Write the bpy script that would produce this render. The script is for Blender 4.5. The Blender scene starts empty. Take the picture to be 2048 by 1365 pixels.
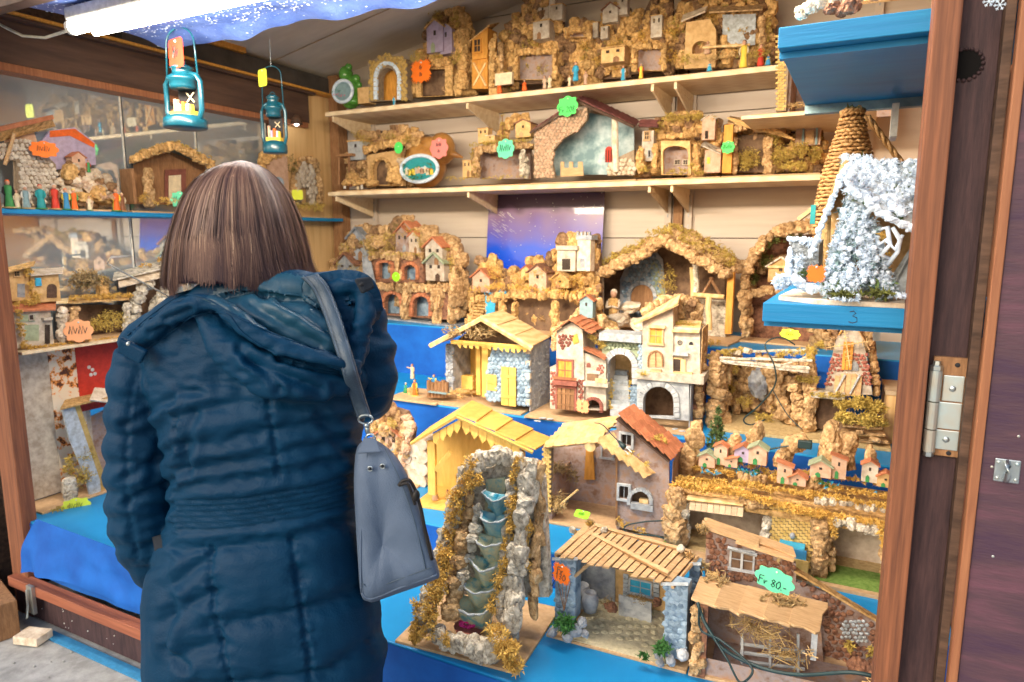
import bpy, bmesh, math, random
import numpy as np
from mathutils import Vector, Matrix, noise, Euler
from mathutils.geometry import tessellate_polygon
random.seed(7); RNG = np.random.default_rng(11)
S = bpy.context.scene; COL = S.collection
# ---------------------------------------------------------------- camera, sky, sun, exposure
FPX = 1365.3; CAMH = 1.47; PITCH = math.atan(214/FPX); YAW = math.radians(27.2)
cd = bpy.data.cameras.new('camera'); cam = bpy.data.objects.new('camera', cd); COL.objects.link(cam); S.camera = cam
cam.location = (0, 0, CAMH); cam.rotation_euler = (math.pi/2-PITCH, 0, YAW)
cd.sensor_width = 36; cd.lens = FPX*36/2048; cd.clip_start = .02; cd.clip_end = 400
cd.dof.use_dof = True; cd.dof.focus_distance = 1.5; cd.dof.aperture_fstop = 5.6
w = bpy.data.worlds.new('World'); S.world = w; w.use_nodes = True
nt = w.node_tree; bg = nt.nodes['Background']; sk = nt.nodes.new('ShaderNodeTexSky'); sk.sky_type = 'NISHITA'
sk.sun_disc = False; sk.sun_elevation = math.radians(28); sk.sun_rotation = math.radians(200); sk.air_density = 1.3; sk.dust_density = 2.5
nt.links.new(sk.outputs[0], bg.inputs[0]); bg.inputs[1].default_value = .155
sl = bpy.data.lights.new('sun', 'SUN'); sl.energy = .7; sl.angle = math.radians(25); sl.color = (1, .93, .84)
so = bpy.data.objects.new('sun', sl); COL.objects.link(so); so.rotation_euler = (math.radians(62), 0, math.radians(-20)); so.location = (0, -3, 5)
S.view_settings.view_transform = 'Standard'; S.view_settings.look = 'None'; S.view_settings.exposure = .62; S.view_settings.gamma = 1
S.view_settings.use_curve_mapping = False
S.render.engine = 'CYCLES'
# ---------------------------------------------------------------- pixel -> place
_fw = Vector((-math.sin(YAW)*math.cos(PITCH), math.cos(YAW)*math.cos(PITCH), -math.sin(PITCH)))
_rt = Vector((math.cos(YAW), math.sin(YAW), 0)); _up = _rt.cross(_fw); CAM = Vector((0, 0, CAMH))
def ray(x, y): return _fw+_rt*((x-1024)/FPX)+_up*((682.5-y)/FPX)
def at(x, y, X=None, Y=None, Z=None, D=None):
    d = ray(x, y)
    t = Y/d.y if Y is not None else X/d.x if X is not None else (Z-CAMH)/d.z if Z is not None else D
    return CAM+d*t
U = random.uniform
def J(a): return U(-a, a)
# ---------------------------------------------------------------- materials
MATS = {}
def mat(name, c1, c2=None, scale=30, rough=.85, bump=.3, bscale=None, kind='noise', c3=None, metal=0, var=.12, detail=4, stretch=None, sheen=0, spec=.3, ramp=(.35, .65)):
    if name in MATS: return MATS[name]
    m = bpy.data.materials.new(name); m.use_nodes = True; t = m.node_tree; N = t.nodes; L = t.links; b = N['Principled BSDF']
    b.inputs['Roughness'].default_value = rough; b.inputs['Metallic'].default_value = metal
    b.inputs['Specular IOR Level'].default_value = spec
    if sheen: b.inputs['Sheen Weight'].default_value = sheen
    tc = N.new('ShaderNodeNewGeometry'); mp = N.new('ShaderNodeMapping'); L.new(tc.outputs['Position'], mp.inputs[0])
    if stretch: mp.inputs['Scale'].default_value = stretch
    oi = N.new('ShaderNodeObjectInfo'); ad = N.new('ShaderNodeVectorMath'); ad.operation = 'ADD'
    ms = N.new('ShaderNodeVectorMath'); ms.operation = 'SCALE'; ms.inputs['Scale'].default_value = 7.3
    cb = N.new('ShaderNodeCombineXYZ'); L.new(oi.outputs['Random'], cb.inputs[0]); L.new(oi.outputs['Random'], cb.inputs[1]); L.new(cb.outputs[0], ms.inputs[0])
    L.new(mp.outputs[0], ad.inputs[0]); L.new(ms.outputs[0], ad.inputs[1])
    if kind == 'voro':
        tx = N.new('ShaderNodeTexVoronoi'); tx.inputs['Scale'].default_value = scale; fo = tx.outputs['Distance']
    elif kind == 'wave':
        tx = N.new('ShaderNodeTexWave'); tx.inputs['Scale'].default_value = scale; tx.inputs['Distortion'].default_value = 6; tx.inputs['Detail'].default_value = 3; tx.inputs['Detail Scale'].default_value = 1.5; fo = tx.outputs['Fac']
    else:
        tx = N.new('ShaderNodeTexNoise'); tx.inputs['Scale'].default_value = scale; tx.inputs['Detail'].default_value = detail; tx.inputs['Roughness'].default_value = .65; fo = tx.outputs['Fac']
    L.new(ad.outputs[0], tx.inputs['Vector'])
    c2 = c2 or tuple(x*.7 for x in c1)
    r = N.new('ShaderNodeValToRGB'); r.color_ramp.elements[0].position = ramp[0]; r.color_ramp.elements[1].position = ramp[1]
    r.color_ramp.elements[0].color = (*c2, 1); r.color_ramp.elements[1].color = (*c1, 1)
    if c3: e = r.color_ramp.elements.new((ramp[0]+ramp[1])/2); e.color = (*c3, 1)
    L.new(fo, r.inputs[0])
    hs = N.new('ShaderNodeHueSaturation'); mr = N.new('ShaderNodeMapRange'); mr.inputs['To Min'].default_value = 1-var; mr.inputs['To Max'].default_value = 1+var
    L.new(oi.outputs['Random'], mr.inputs[0]); L.new(mr.outputs[0], hs.inputs['Value']); L.new(r.outputs[0], hs.inputs['Color']); L.new(hs.outputs[0], b.inputs['Base Color'])
    if bump:
        n2 = N.new('ShaderNodeTexNoise'); n2.inputs['Scale'].default_value = bscale or scale*2.5; n2.inputs['Detail'].default_value = 3
        L.new(ad.outputs[0], n2.inputs['Vector'])
        bp = N.new('ShaderNodeBump'); bp.inputs['Strength'].default_value = bump; bp.inputs['Distance'].default_value = .006 if bump >= 1 else .003
        L.new(n2.outputs['Fac'], bp.inputs['Height']); L.new(bp.outputs[0], b.inputs['Normal'])
    MATS[name] = m; return m
def mglow(name, col, st):
    m = bpy.data.materials.new(name); m.use_nodes = True; b = m.node_tree.nodes['Principled BSDF']
    b.inputs['Base Color'].default_value = (.8, .8, .8, 1); b.inputs['Emission Color'].default_value = (*col, 1); b.inputs['Emission Strength'].default_value = st
    MATS[name] = m; return m
W_ = dict
mat('bark', (.72, .50, .28), (.20, .115, .055), 60, .95, .8, 170, c3=(.48, .30, .14), var=.2, ramp=(.34, .66), detail=7)
mat('bark_dark', (.40, .25, .13), (.11, .065, .035), 60, .95, .8, 170, c3=(.26, .15, .08), var=.2, detail=7)
mat('moss_green2', (.36, .34, .09), (.18, .17, .04), 40, 1, 0)
mat('bark_grey', (.74, .68, .57), (.17, .15, .13), 60, .95, .8, 170, c3=(.48, .42, .33), var=.18, ramp=(.34, .6), detail=7)
mat('bark_red', (.33, .16, .09), (.12, .06, .04), 60, .95, .6, c3=(.23, .11, .07))
mat('cork', (.80, .52, .23), (.28, .16, .06), 60, .95, .8, 160, c3=(.56, .34, .13), var=.2, detail=7)
mat('moss', (.66, .48, .12), (.40, .29, .07), 40, 1, 0, var=.1)
mat('moss_green', (.16, .17, .04), (.07, .08, .02), 40, 1, 0)
mat('moss_gold', (.82, .53, .14), (.52, .31, .07), 60, 1, 0)
mat('straw', (.78, .55, .25), (.48, .31, .12), 60, .9, 0)
mat('hay', (.46, .33, .16), (.25, .17, .08), 60, .9, 0)
mat('pine_light', (.80, .58, .30), (.68, .45, .20), 8, .7, .2, kind='wave', stretch=(1, 1, 1), ramp=(.1, .9))
mat('shelf_wood', (.82, .66, .44), (.72, .54, .33), 5, .6, .1, kind='wave', stretch=(.6, 6, 6), ramp=(.05, .95))
mat('shelf_under', (.55, .42, .28), (.47, .35, .23), 4, .8, .1, kind='wave', stretch=(.6, 6, 6), ramp=(.05, .95))
mat('yellow_wood', (.82, .52, .13), (.68, .40, .09), 14, .6, .25, stretch=(4, 1, 1), var=.08)
mat('tan_wood', (.66, .44, .24), (.50, .31, .15), 25, .75, .3, stretch=(1, 5, 5), var=.12)
mat('orange_wood', (.75, .36, .07), (.55, .24, .04), 20, .7, .3, stretch=(4, 4, 1))
mat('dark_wood', (.13, .075, .05), (.06, .035, .025), 12, .7, .4, stretch=(1, 5, 5))
mat('brown_wood', (.36, .19, .09), (.22, .11, .05), 20, .7, .4, stretch=(5, 5, 1))
mat('plaster', (.62, .53, .43), (.42, .33, .25), 30, .95, .5, var=.08)
mat('plaster_white', (.64, .58, .49), (.40, .33, .26), 35, .9, .5, var=.06)
mat('plaster_pink', (.66, .45, .33), (.50, .31, .21), 40, .9, .3)
mat('plaster_tan', (.75, .50, .24), (.55, .33, .13), 40, .9, .5)
mat('plaster_brown', (.42, .25, .16), (.26, .15, .10), 22, .95, .7, 80, c3=(.38, .30, .28))
mat('grey_paint', (.52, .54, .55), (.30, .32, .35), 30, .9, .4, c3=(.44, .46, .48))
mat('blue_stone', (.36, .46, .56), (.13, .20, .29), 28, .9, .6, 60, c3=(.26, .36, .46), var=.2)
mat('grey_stone', (.45, .47, .50), (.22, .24, .28), 28, .9, .6, 60, var=.22)
mat('pale_stone', (.75, .66, .54), (.52, .40, .28), 40, .9, .5, var=.25)
mat('pink_stone', (.75, .52, .36), (.55, .34, .22), 40, .9, .5, var=.25)
mat('red_stone', (.34, .12, .09), (.22, .08, .06), 40, .9, .5, var=.3)
mat('mortar', (.34, .26, .18), (.24, .18, .12), 60, 1, .4)
mat('terracotta', (.58, .22, .11), (.42, .15, .07), 40, .9, .4, var=.2)
mat('purple_tile', (.30, .11, .10), (.20, .07, .07), 40, .9, .4, var=.2)
mat('yellow_brick', (.72, .50, .18), (.52, .34, .10), 40, .9, .4, var=.22)
mat('dark_hole', (.07, .05, .04), (.03, .022, .018), 20, .95, .2)
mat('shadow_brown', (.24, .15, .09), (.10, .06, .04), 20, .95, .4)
mat('board', (.62, .42, .24), (.50, .32, .17), 60, .9, .3, detail=6, var=.08)
mat('board_edge', (.42, .27, .15), (.30, .19, .10), 60, .9, .3)
mat('sand', (.62, .47, .24), (.44, .31, .14), 80, 1, .6, var=.06)
mat('cobble', (.62, .56, .38), (.42, .37, .25), 50, .95, .5)
mat('blue_top_lit', (.012, .27, .62), (.009, .24, .57), 6, .38, .06, var=.02)  # same sheet as the risers, light on the step tops put into the colour
mat('blue_cloth', (.006, .12, .50), (.004, .08, .38), 7, .75, .25, 14, var=.03)
mat('shelf_blue', (.012, .25, .53), (.010, .20, .46), 60, .5, .2, stretch=(.08, .3, 1.4), ramp=(.3, .7), var=.03)
mat('lantern_blue', (.004, .075, .12), (.003, .055, .09), 20, .3, .05, spec=.6, var=.05)
mat('metal', (.55, .62, .66), (.45, .5, .52), 30, .32, .1, metal=.9, var=.05)
mat('zinc', (.55, .68, .72), (.60, .56, .48), 10, .35, .1, metal=.75, var=.05)
mat('wire_green', (.012, .045, .05), (.01, .03, .035), 20, .45, 0, spec=.5)
mat('wire_white', (.75, .72, .62), None, 20, .5, 0)
mat('skin', (.62, .36, .24), (.58, .32, .21), 20, .5, .1, var=.05)
mat('green_leaf', (.06, .20, .04), (.03, .10, .025), 60, .6, 0, var=.3)
mat('frosted_fir', (.40, .54, .60), (.15, .27, .27), 60, .8, 0)
mat('fir', (.16, .24, .07), (.05, .10, .04), 60, .8, 0, var=.3)
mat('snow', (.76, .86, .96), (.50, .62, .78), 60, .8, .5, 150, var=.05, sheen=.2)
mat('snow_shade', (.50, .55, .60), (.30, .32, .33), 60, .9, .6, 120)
mat('wicker', (.52, .30, .12), (.30, .15, .05), 60, .55, .3, stretch=(1, 1, 3), var=.25)
for n_, c_ in dict(red=(.62, .05, .03), orange_red=(.85, .16, .03), yellow_p=(.85, .62, .08), blue_p=(.05, .28, .55), green_p=(.06, .30, .10), white_p=(.8, .78, .72), teal_p=(.03, .33, .36), pink_p=(.80, .12, .22), brown_p=(.25, .10, .05), grey_blue=(.25, .38, .42), black_p=(.02, .02, .025), lilac=(.45, .38, .55), cream=(.78, .66, .45), river=(.05, .42, .68), sage=(.36, .42, .28), magenta=(.75, .05, .30)).items():
    mat(n_, c_, tuple(x*.75 for x in c_), 50, .6, .15, var=.06)
def mtag(n, c): return mat('tag_'+n, c, tuple(x*.92 for x in c), 6, .55, 0, var=.02)
mtag('green', (.10, .80, .16)); mtag('mint', (.16, .78, .46)); mtag('yellow', (.82, .92, .08)); mtag('orange', (.95, .20, .02)); mtag('red', (.85, .06, .03)); mtag('pink', (.95, .28, .25)); mtag('lime', (.30, .85, .02)); mtag('peach', (.95, .42, .20))
# ---------------------------------------------------------------- objects
def link(o, parent=None):
    COL.objects.link(o)
    if parent is not None: o.parent = parent
    return o
def tag(o, label=None, cat=None, group=None, kind=None):
    for k, v in (('label', label), ('category', cat), ('group', group), ('kind', kind)):
        if v: o[k] = v
    return o
def thing(name, label, cat, loc=(0, 0, 0), rz=0, group=None):
    o = bpy.data.objects.new(name, None); o.empty_display_size = .05; o.location = loc; o.rotation_euler = (0, 0, rz)
    return tag(link(o), label, cat, group)
def npmesh(name, V, F, smooth=False):
    """V (n,3), F (m,k) arrays with all faces the same size"""
    V = np.asarray(V, dtype=np.float32); F = np.asarray(F, dtype=np.int32); m = bpy.data.meshes.new(name); k = F.shape[1]
    m.vertices.add(len(V)); m.vertices.foreach_set('co', V.ravel()); m.loops.add(F.size); m.loops.foreach_set('vertex_index', F.ravel())
    m.polygons.add(len(F)); m.polygons.foreach_set('loop_start', np.arange(0, F.size, k, dtype=np.int32))
    m.polygons.foreach_set('use_smooth', np.full(len(F), smooth)); m.update(calc_edges=True); m.validate(); return m
class M:
    def __init__(s): s.v = []; s.f = []
    def add(s, vs, fs):
        n = len(s.v); s.v += [tuple(v) for v in vs]; s.f += [tuple(i+n for i in f) for f in fs]; return s
    def hexa(s, p): return s.add(p, [(0, 3, 2, 1), (4, 5, 6, 7), (0, 1, 5, 4), (1, 2, 6, 5), (2, 3, 7, 6), (3, 0, 4, 7)])
    def box(s, x0, x1, y0, y1, z0, z1, j=0):
        p = [(x0, y0, z0), (x1, y0, z0), (x1, y1, z0), (x0, y1, z0), (x0, y0, z1), (x1, y0, z1), (x1, y1, z1), (x0, y1, z1)]
        if j: p = [(a+J(j), b+J(j), c+J(j)) for a, b, c in p]
        return s.hexa(p)
    def slab(s, a, b, c, d, t):
        """quad a b c d thickened downwards (away from its normal) by t"""
        a, b, c, d = map(Vector, (a, b, c, d)); n = (b-a).cross(d-a).normalized()*t
        return s.hexa([a-n, b-n, c-n, d-n, a, b, c, d])
    def prism(s, poly, y0, y1, holes=()):
        loops = [[(x, 0, z) for x, z in poly]]+[[(x, 0, z) for x, z in h] for h in holes]
        flat = [p for l in loops for p in l]; tri = tessellate_polygon([[Vector(p) for p in l] for l in loops]); n = len(flat)
        vs = [(x, y0, z) for x, _, z in flat]+[(x, y1, z) for x, _, z in flat]; fs = []
        for a, b, c in tri: fs += [(a, b, c), (a+n, c+n, b+n)]
        o = 0
        for l in loops:
            k = len(l)
            for i in range(k): fs.append((o+i, o+(i+1) % k, n+o+(i+1) % k, n+o+i))
            o += k
        return s.add(vs, fs)
    def tube(s, path, r, n=6, cap=True):
        path = [Vector(p) for p in path]; k = len(path); rs = r if isinstance(r, (list, tuple)) else [r]*k; vs = []; fs = []; ref = Vector((.13, .31, .94))
        for i, p in enumerate(path):
            d = (path[min(i+1, k-1)]-path[max(i-1, 0)]).normalized()
            if d.length < 1e-9: d = Vector((0, 0, 1))
            if abs(d.dot(ref)) > .97: ref = Vector((.9, .3, .1))
            u = d.cross(ref).normalized(); w = d.cross(u)
            ref = w if i == -1 else ref
            for j in range(n): a = j*2*math.pi/n; vs.append(p+(u*math.cos(a)+w*math.sin(a))*rs[i])
        for i in range(k-1):
            for j in range(n): fs.append((i*n+j, i*n+(j+1) % n, (i+1)*n+(j+1) % n, (i+1)*n+j))
        if cap: fs += [tuple(range(n)), tuple(range((k-1)*n, k*n))]
        return s.add(vs, fs)
    def lathe(s, prof, c=(0, 0, 0), n=14, sx=1, sy=1):
        vs = []; fs = []
        for r, z in prof:
            for j in range(n): a = j*2*math.pi/n; vs.append((c[0]+r*sx*math.cos(a), c[1]+r*sy*math.sin(a), c[2]+z))
        k = len(prof)
        for i in range(k-1):
            for j in range(n): fs.append((i*n+j, i*n+(j+1) % n, (i+1)*n+(j+1) % n, (i+1)*n+j))
        fs += [tuple(range(n))[::-1], tuple(range((k-1)*n, k*n))]
        return s.add(vs, fs)
    def ball(s, c, r, n=10, sc=(1, 1, 1)):
        return s.add(*[[(c[0]+r*sc[0]*x, c[1]+r*sc[1]*y, c[2]+r*sc[2]*z) for x, y, z in BALL[0]], BALL[1]])
    def out(s, name, m, parent=None, smooth=False, bevel=0, kind=None, label=None, recalc=True):
        me = bpy.data.meshes.new(name); me.from_pydata(s.v, [], s.f)
        if recalc:
            bm = bmesh.new(); bm.from_mesh(me); bmesh.ops.recalc_face_normals(bm, faces=bm.faces); bm.to_mesh(me); bm.free()
        if smooth: me.polygons.foreach_set('use_smooth', [True]*len(me.polygons))
        me.materials.append(MATS[m] if isinstance(m, str) else m)
        o = link(bpy.data.objects.new(name, me), parent)
        if bevel:
            b = o.modifiers.new('bevel', 'BEVEL'); b.width = bevel; b.segments = 2; b.limit_method = 'ANGLE'
        if kind: o['kind'] = kind
        if label: o['label'] = label
        return o
def _ball(n=10, k=7):
    vs = [(0, 0, 1)]; fs = []
    for i in range(1, k):
        t = math.pi*i/k
        for j in range(n): a = 2*math.pi*j/n; vs.append((math.sin(t)*math.cos(a), math.sin(t)*math.sin(a), math.cos(t)))
    vs.append((0, 0, -1))
    for j in range(n): fs.append((0, 1+j, 1+(j+1) % n)); fs.append((len(vs)-1, len(vs)-1-n+(j+1) % n, len(vs)-1-n+j))
    for i in range(k-2):
        for j in range(n): a = 1+i*n; fs.append((a+j, a+n+j, a+n+(j+1) % n, a+(j+1) % n))
    return vs, fs
BALL = _ball()
# ---- cached piece meshes
PIECE = {}
def ico(sub, fn, name, smooth=True):
    bm = bmesh.new(); bmesh.ops.create_icosphere(bm, subdivisions=sub, radius=1)
    for v in bm.verts: v.co = fn(v.co.copy())
    me = bpy.data.meshes.new(name); bm.to_mesh(me); bm.free(); me.polygons.foreach_set('use_smooth', [smooth]*len(me.polygons)); return me
def rockfn(seed, amp=.35, fr=1.3, ridge=.18):
    o = Vector((seed*3.7, seed*1.9, seed*5.1))
    def fn(c):
        d = 1+amp*noise.noise(c*fr+o)+ridge*(abs(noise.noise(c*fr*2.7+o))*2-.5)+.09*noise.noise(c*9+o)+.05*noise.noise(c*17+o)
        return c*d
    return fn
for i in range(6): PIECE['rock%d' % i] = ico(3, rockfn(i+1), 'rock', False)
for i in range(6): PIECE['stone%d' % i] = ico(1, rockfn(i+21, .25, 1.0, .0), 'stone', False)
def barkfn(seed):
    o = Vector((seed*2.3, seed*7.9, seed*1.1))
    def fn(c):
        s = max(abs(c.x), abs(c.y), abs(c.z)); q = c*(.42+.58/s); st = round(q.z*3.2+1.2*noise.noise(c*1.4+o))/3.2
        lay = .16*noise.noise(Vector((c.x*1.5, c.y*1.5, st*4.0))+o*1.3); col = .13*noise.noise(Vector((round(c.x*3+noise.noise(c*2+o))*1.7, c.y*2, c.z*.8))+o)
        return q*(.86+lay+col+.10*noise.noise(c*5+o)+.06*noise.noise(c*11+o))
    return fn
for i in range(6): PIECE['bark%d' % i] = ico(3, barkfn(i+1), 'bark', False)
def _tile(seed):
    random.seed(seed); m = M(); n = 5; vs = []
    for k in (0, 1):
        for i in range(n): vs.append((i/(n-1)-.5+J(.02), -.5+J(.06), .5*k+.12*math.cos((i/(n-1)-.5)*3)*.5+J(.04)))
        for i in range(n): vs.append((i/(n-1)-.5+J(.02), .5+J(.03), .5*k+.12*math.cos((i/(n-1)-.5)*3)*.5+J(.04)))
    fs = []
    for i in range(n-1):
        fs += [(i, i+n, i+n+1, i+1), (2*n+i, 2*n+i+1, 3*n+i+1, 3*n+i), (i, i+1, 2*n+i+1, 2*n+i), (n+i, 3*n+i, 3*n+i+1, n+i+1)]
    fs += [(0, 2*n, 3*n, n), (n-1, 2*n-1, 4*n-1, 3*n-1)]
    me = bpy.data.meshes.new('roof_tile'); me.from_pydata(vs, [], fs); return me
for i in range(4): PIECE['tile%d' % i] = _tile(i+40)
def _plank(seed):
    random.seed(seed); vs = []
    for x in (-.5, -.25, 0, .25, .5):
        for y, z in ((-.5, 0), (.5, 0), (.5, 1), (-.5, 1)): vs.append((x+J(.02)*(abs(x) < .5), y+J(.05), z+J(.08)))
    for a in (0, 16):
        for i in range(4): x, y, z = vs[a+i]; vs[a+i] = (x+J(.03), y, z)
    fs = []
    for k in range(4):
        for i in range(4): a = k*4; fs.append((a+i, a+(i+1) % 4, a+4+(i+1) % 4, a+4+i))
    fs += [(0, 1, 2, 3), (16, 17, 18, 19)]
    me = bpy.data.meshes.new('plank'); me.from_pydata(vs, [], fs); bm = bmesh.new(); bm.from_mesh(me); bmesh.ops.recalc_face_normals(bm, faces=bm.faces); bm.to_mesh(me); bm.free(); return me
for i in range(4): PIECE['plank%d' % i] = _plank(i+60)
random.seed(7)
_pm = {}
def piece(kind, name, m, parent, mx):
    """one piece object sharing mesh data; mx = local matrix"""
    key = (kind, m)
    if key not in _pm:
        me = PIECE[kind].copy(); me.materials.clear(); me.materials.append(MATS[m]); _pm[key] = me
    o = bpy.data.objects.new(name, _pm[key]); link(o, parent); o.matrix_local = mx; return o
def TRS(loc, rot=(0, 0, 0), sc=(1, 1, 1)):
    return Matrix.Translation(loc) @ Euler(rot).to_matrix().to_4x4() @ Matrix.Diagonal((*sc, 1))
def basis(o, ux, uy, sc):
    """matrix with x axis ux, y axis near uy"""
    ux = Vector(ux).normalized(); uz = ux.cross(Vector(uy)).normalized(); uy = uz.cross(ux)
    m = Matrix((ux, uy, uz)).transposed().to_4x4(); return Matrix.Translation(o) @ m @ Matrix.Diagonal((*sc, 1))
# ---------------------------------------------------------------- crib building kit
def inpoly(x, y, P):
    r = False; n = len(P); j = n-1
    for i in range(n):
        if (P[i][1] > y) != (P[j][1] > y) and x < (P[j][0]-P[i][0])*(y-P[i][1])/(P[j][1]-P[i][1])+P[i][0]: r = not r
        j = i
    return r
def leafmesh(blobs, n, size, name='moss', clump=1.0):
    """many small leaf faces around lumpy centres; blobs: (x,y,z,rx,ry,rz)"""
    B = np.array(blobs, dtype=float); vol = (B[:, 3]*B[:, 4]*B[:, 5])**(1/1.8); pr = vol/vol.sum()
    k = max(3, n//14); bi = RNG.choice(len(B), k, p=pr); d = RNG.normal(size=(k, 3)); d /= np.linalg.norm(d, axis=1)[:, None]
    rr = RNG.uniform(.35, 1.0, (k, 1)); sc = B[bi, :3]+d*B[bi, 3:6]*rr; sr = B[bi, 3:6].min(axis=1)*.32*clump
    ci = RNG.integers(0, k, n); dd = RNG.normal(size=(n, 3)); dd /= np.linalg.norm(dd, axis=1)[:, None]
    P = sc[ci]+dd*(sr[ci]*RNG.uniform(.3, 1.05, n))[:, None]
    a = RNG.normal(size=(n, 3)); a /= np.linalg.norm(a, axis=1)[:, None]; b = np.cross(a, dd); b /= np.linalg.norm(b, axis=1)[:, None]+1e-9
    s = size*RNG.uniform(.5, 1.3, (n, 1)); a = (a+dd*.8)
    V = np.stack([P-b*s*.35, P+b*s*.35, P+a*s], axis=1).reshape(-1, 3); return V
def moss_obj(parent, blobs, n, size, m='moss', name='moss', clump=1.0, kind='stuff'):
    V = leafmesh(blobs, n, size, name, clump); me = npmesh(name, V, np.arange(len(V)).reshape(-1, 3)); me.materials.append(MATS[m])
    o = link(bpy.data.objects.new(name, me), parent)
    if kind: o['kind'] = kind
    return o
def straw_obj(parent, blobs, n, ln, m='straw', name='straw', r=.0008, flat=.5):
    B = np.array(blobs, dtype=float); bi = RNG.integers(0, len(B), n); d = RNG.normal(size=(n, 3)); d /= np.linalg.norm(d, axis=1)[:, None]
    P = B[bi, :3]+d*B[bi, 3:6]*RNG.uniform(0, 1, (n, 1)); a = RNG.normal(size=(n, 3)); a[:, 2] *= flat; a /= np.linalg.norm(a, axis=1)[:, None]
    a *= ln*RNG.uniform(.4, 1, (n, 1)); b = np.cross(a, RNG.normal(size=(n, 3))); b /= np.linalg.norm(b, axis=1)[:, None]+1e-9; c = np.cross(a, b); c /= np.linalg.norm(c, axis=1)[:, None]+1e-9
    tri = [b*r, (-b*.5+c*.87)*r, (-b*.5-c*.87)*r]; V = np.stack([P-a/2+t for t in tri]+[P+a/2+t for t in tri], axis=1).reshape(-1, 3)
    F = (np.array([[0, 1, 4, 3], [1, 2, 5, 4], [2, 0, 3, 5]])[None]+np.arange(n)[:, None, None]*6).reshape(-1, 4)
    me = npmesh(name, V, F); me.materials.append(MATS[m]); o = link(bpy.data.objects.new(name, me), parent); o['kind'] = 'stuff'; return o
STV = {}
def joined_pieces(parent, mats_, kind, name, m):
    """many instances of a piece baked in one mesh"""
    vs = []; fs = []; o = 0
    for i, mx in enumerate(mats_):
        key = kind+str(i % 6)
        if key not in STV:
            me = PIECE[key]; V = np.array([v.co[:] for v in me.vertices]); F = np.array([p.vertices[:] for p in me.polygons]); STV[key] = (V, F)
        V, F = STV[key]; A = np.array(mx); vs.append(V @ A[:3, :3].T+A[:3, 3]); fs.append(F+o); o += len(V)
    me = npmesh(name, np.concatenate(vs), np.concatenate(fs)); me.materials.append(MATS[m]); ob = link(bpy.data.objects.new(name, me), parent); ob['kind'] = 'stuff'; return ob
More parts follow.
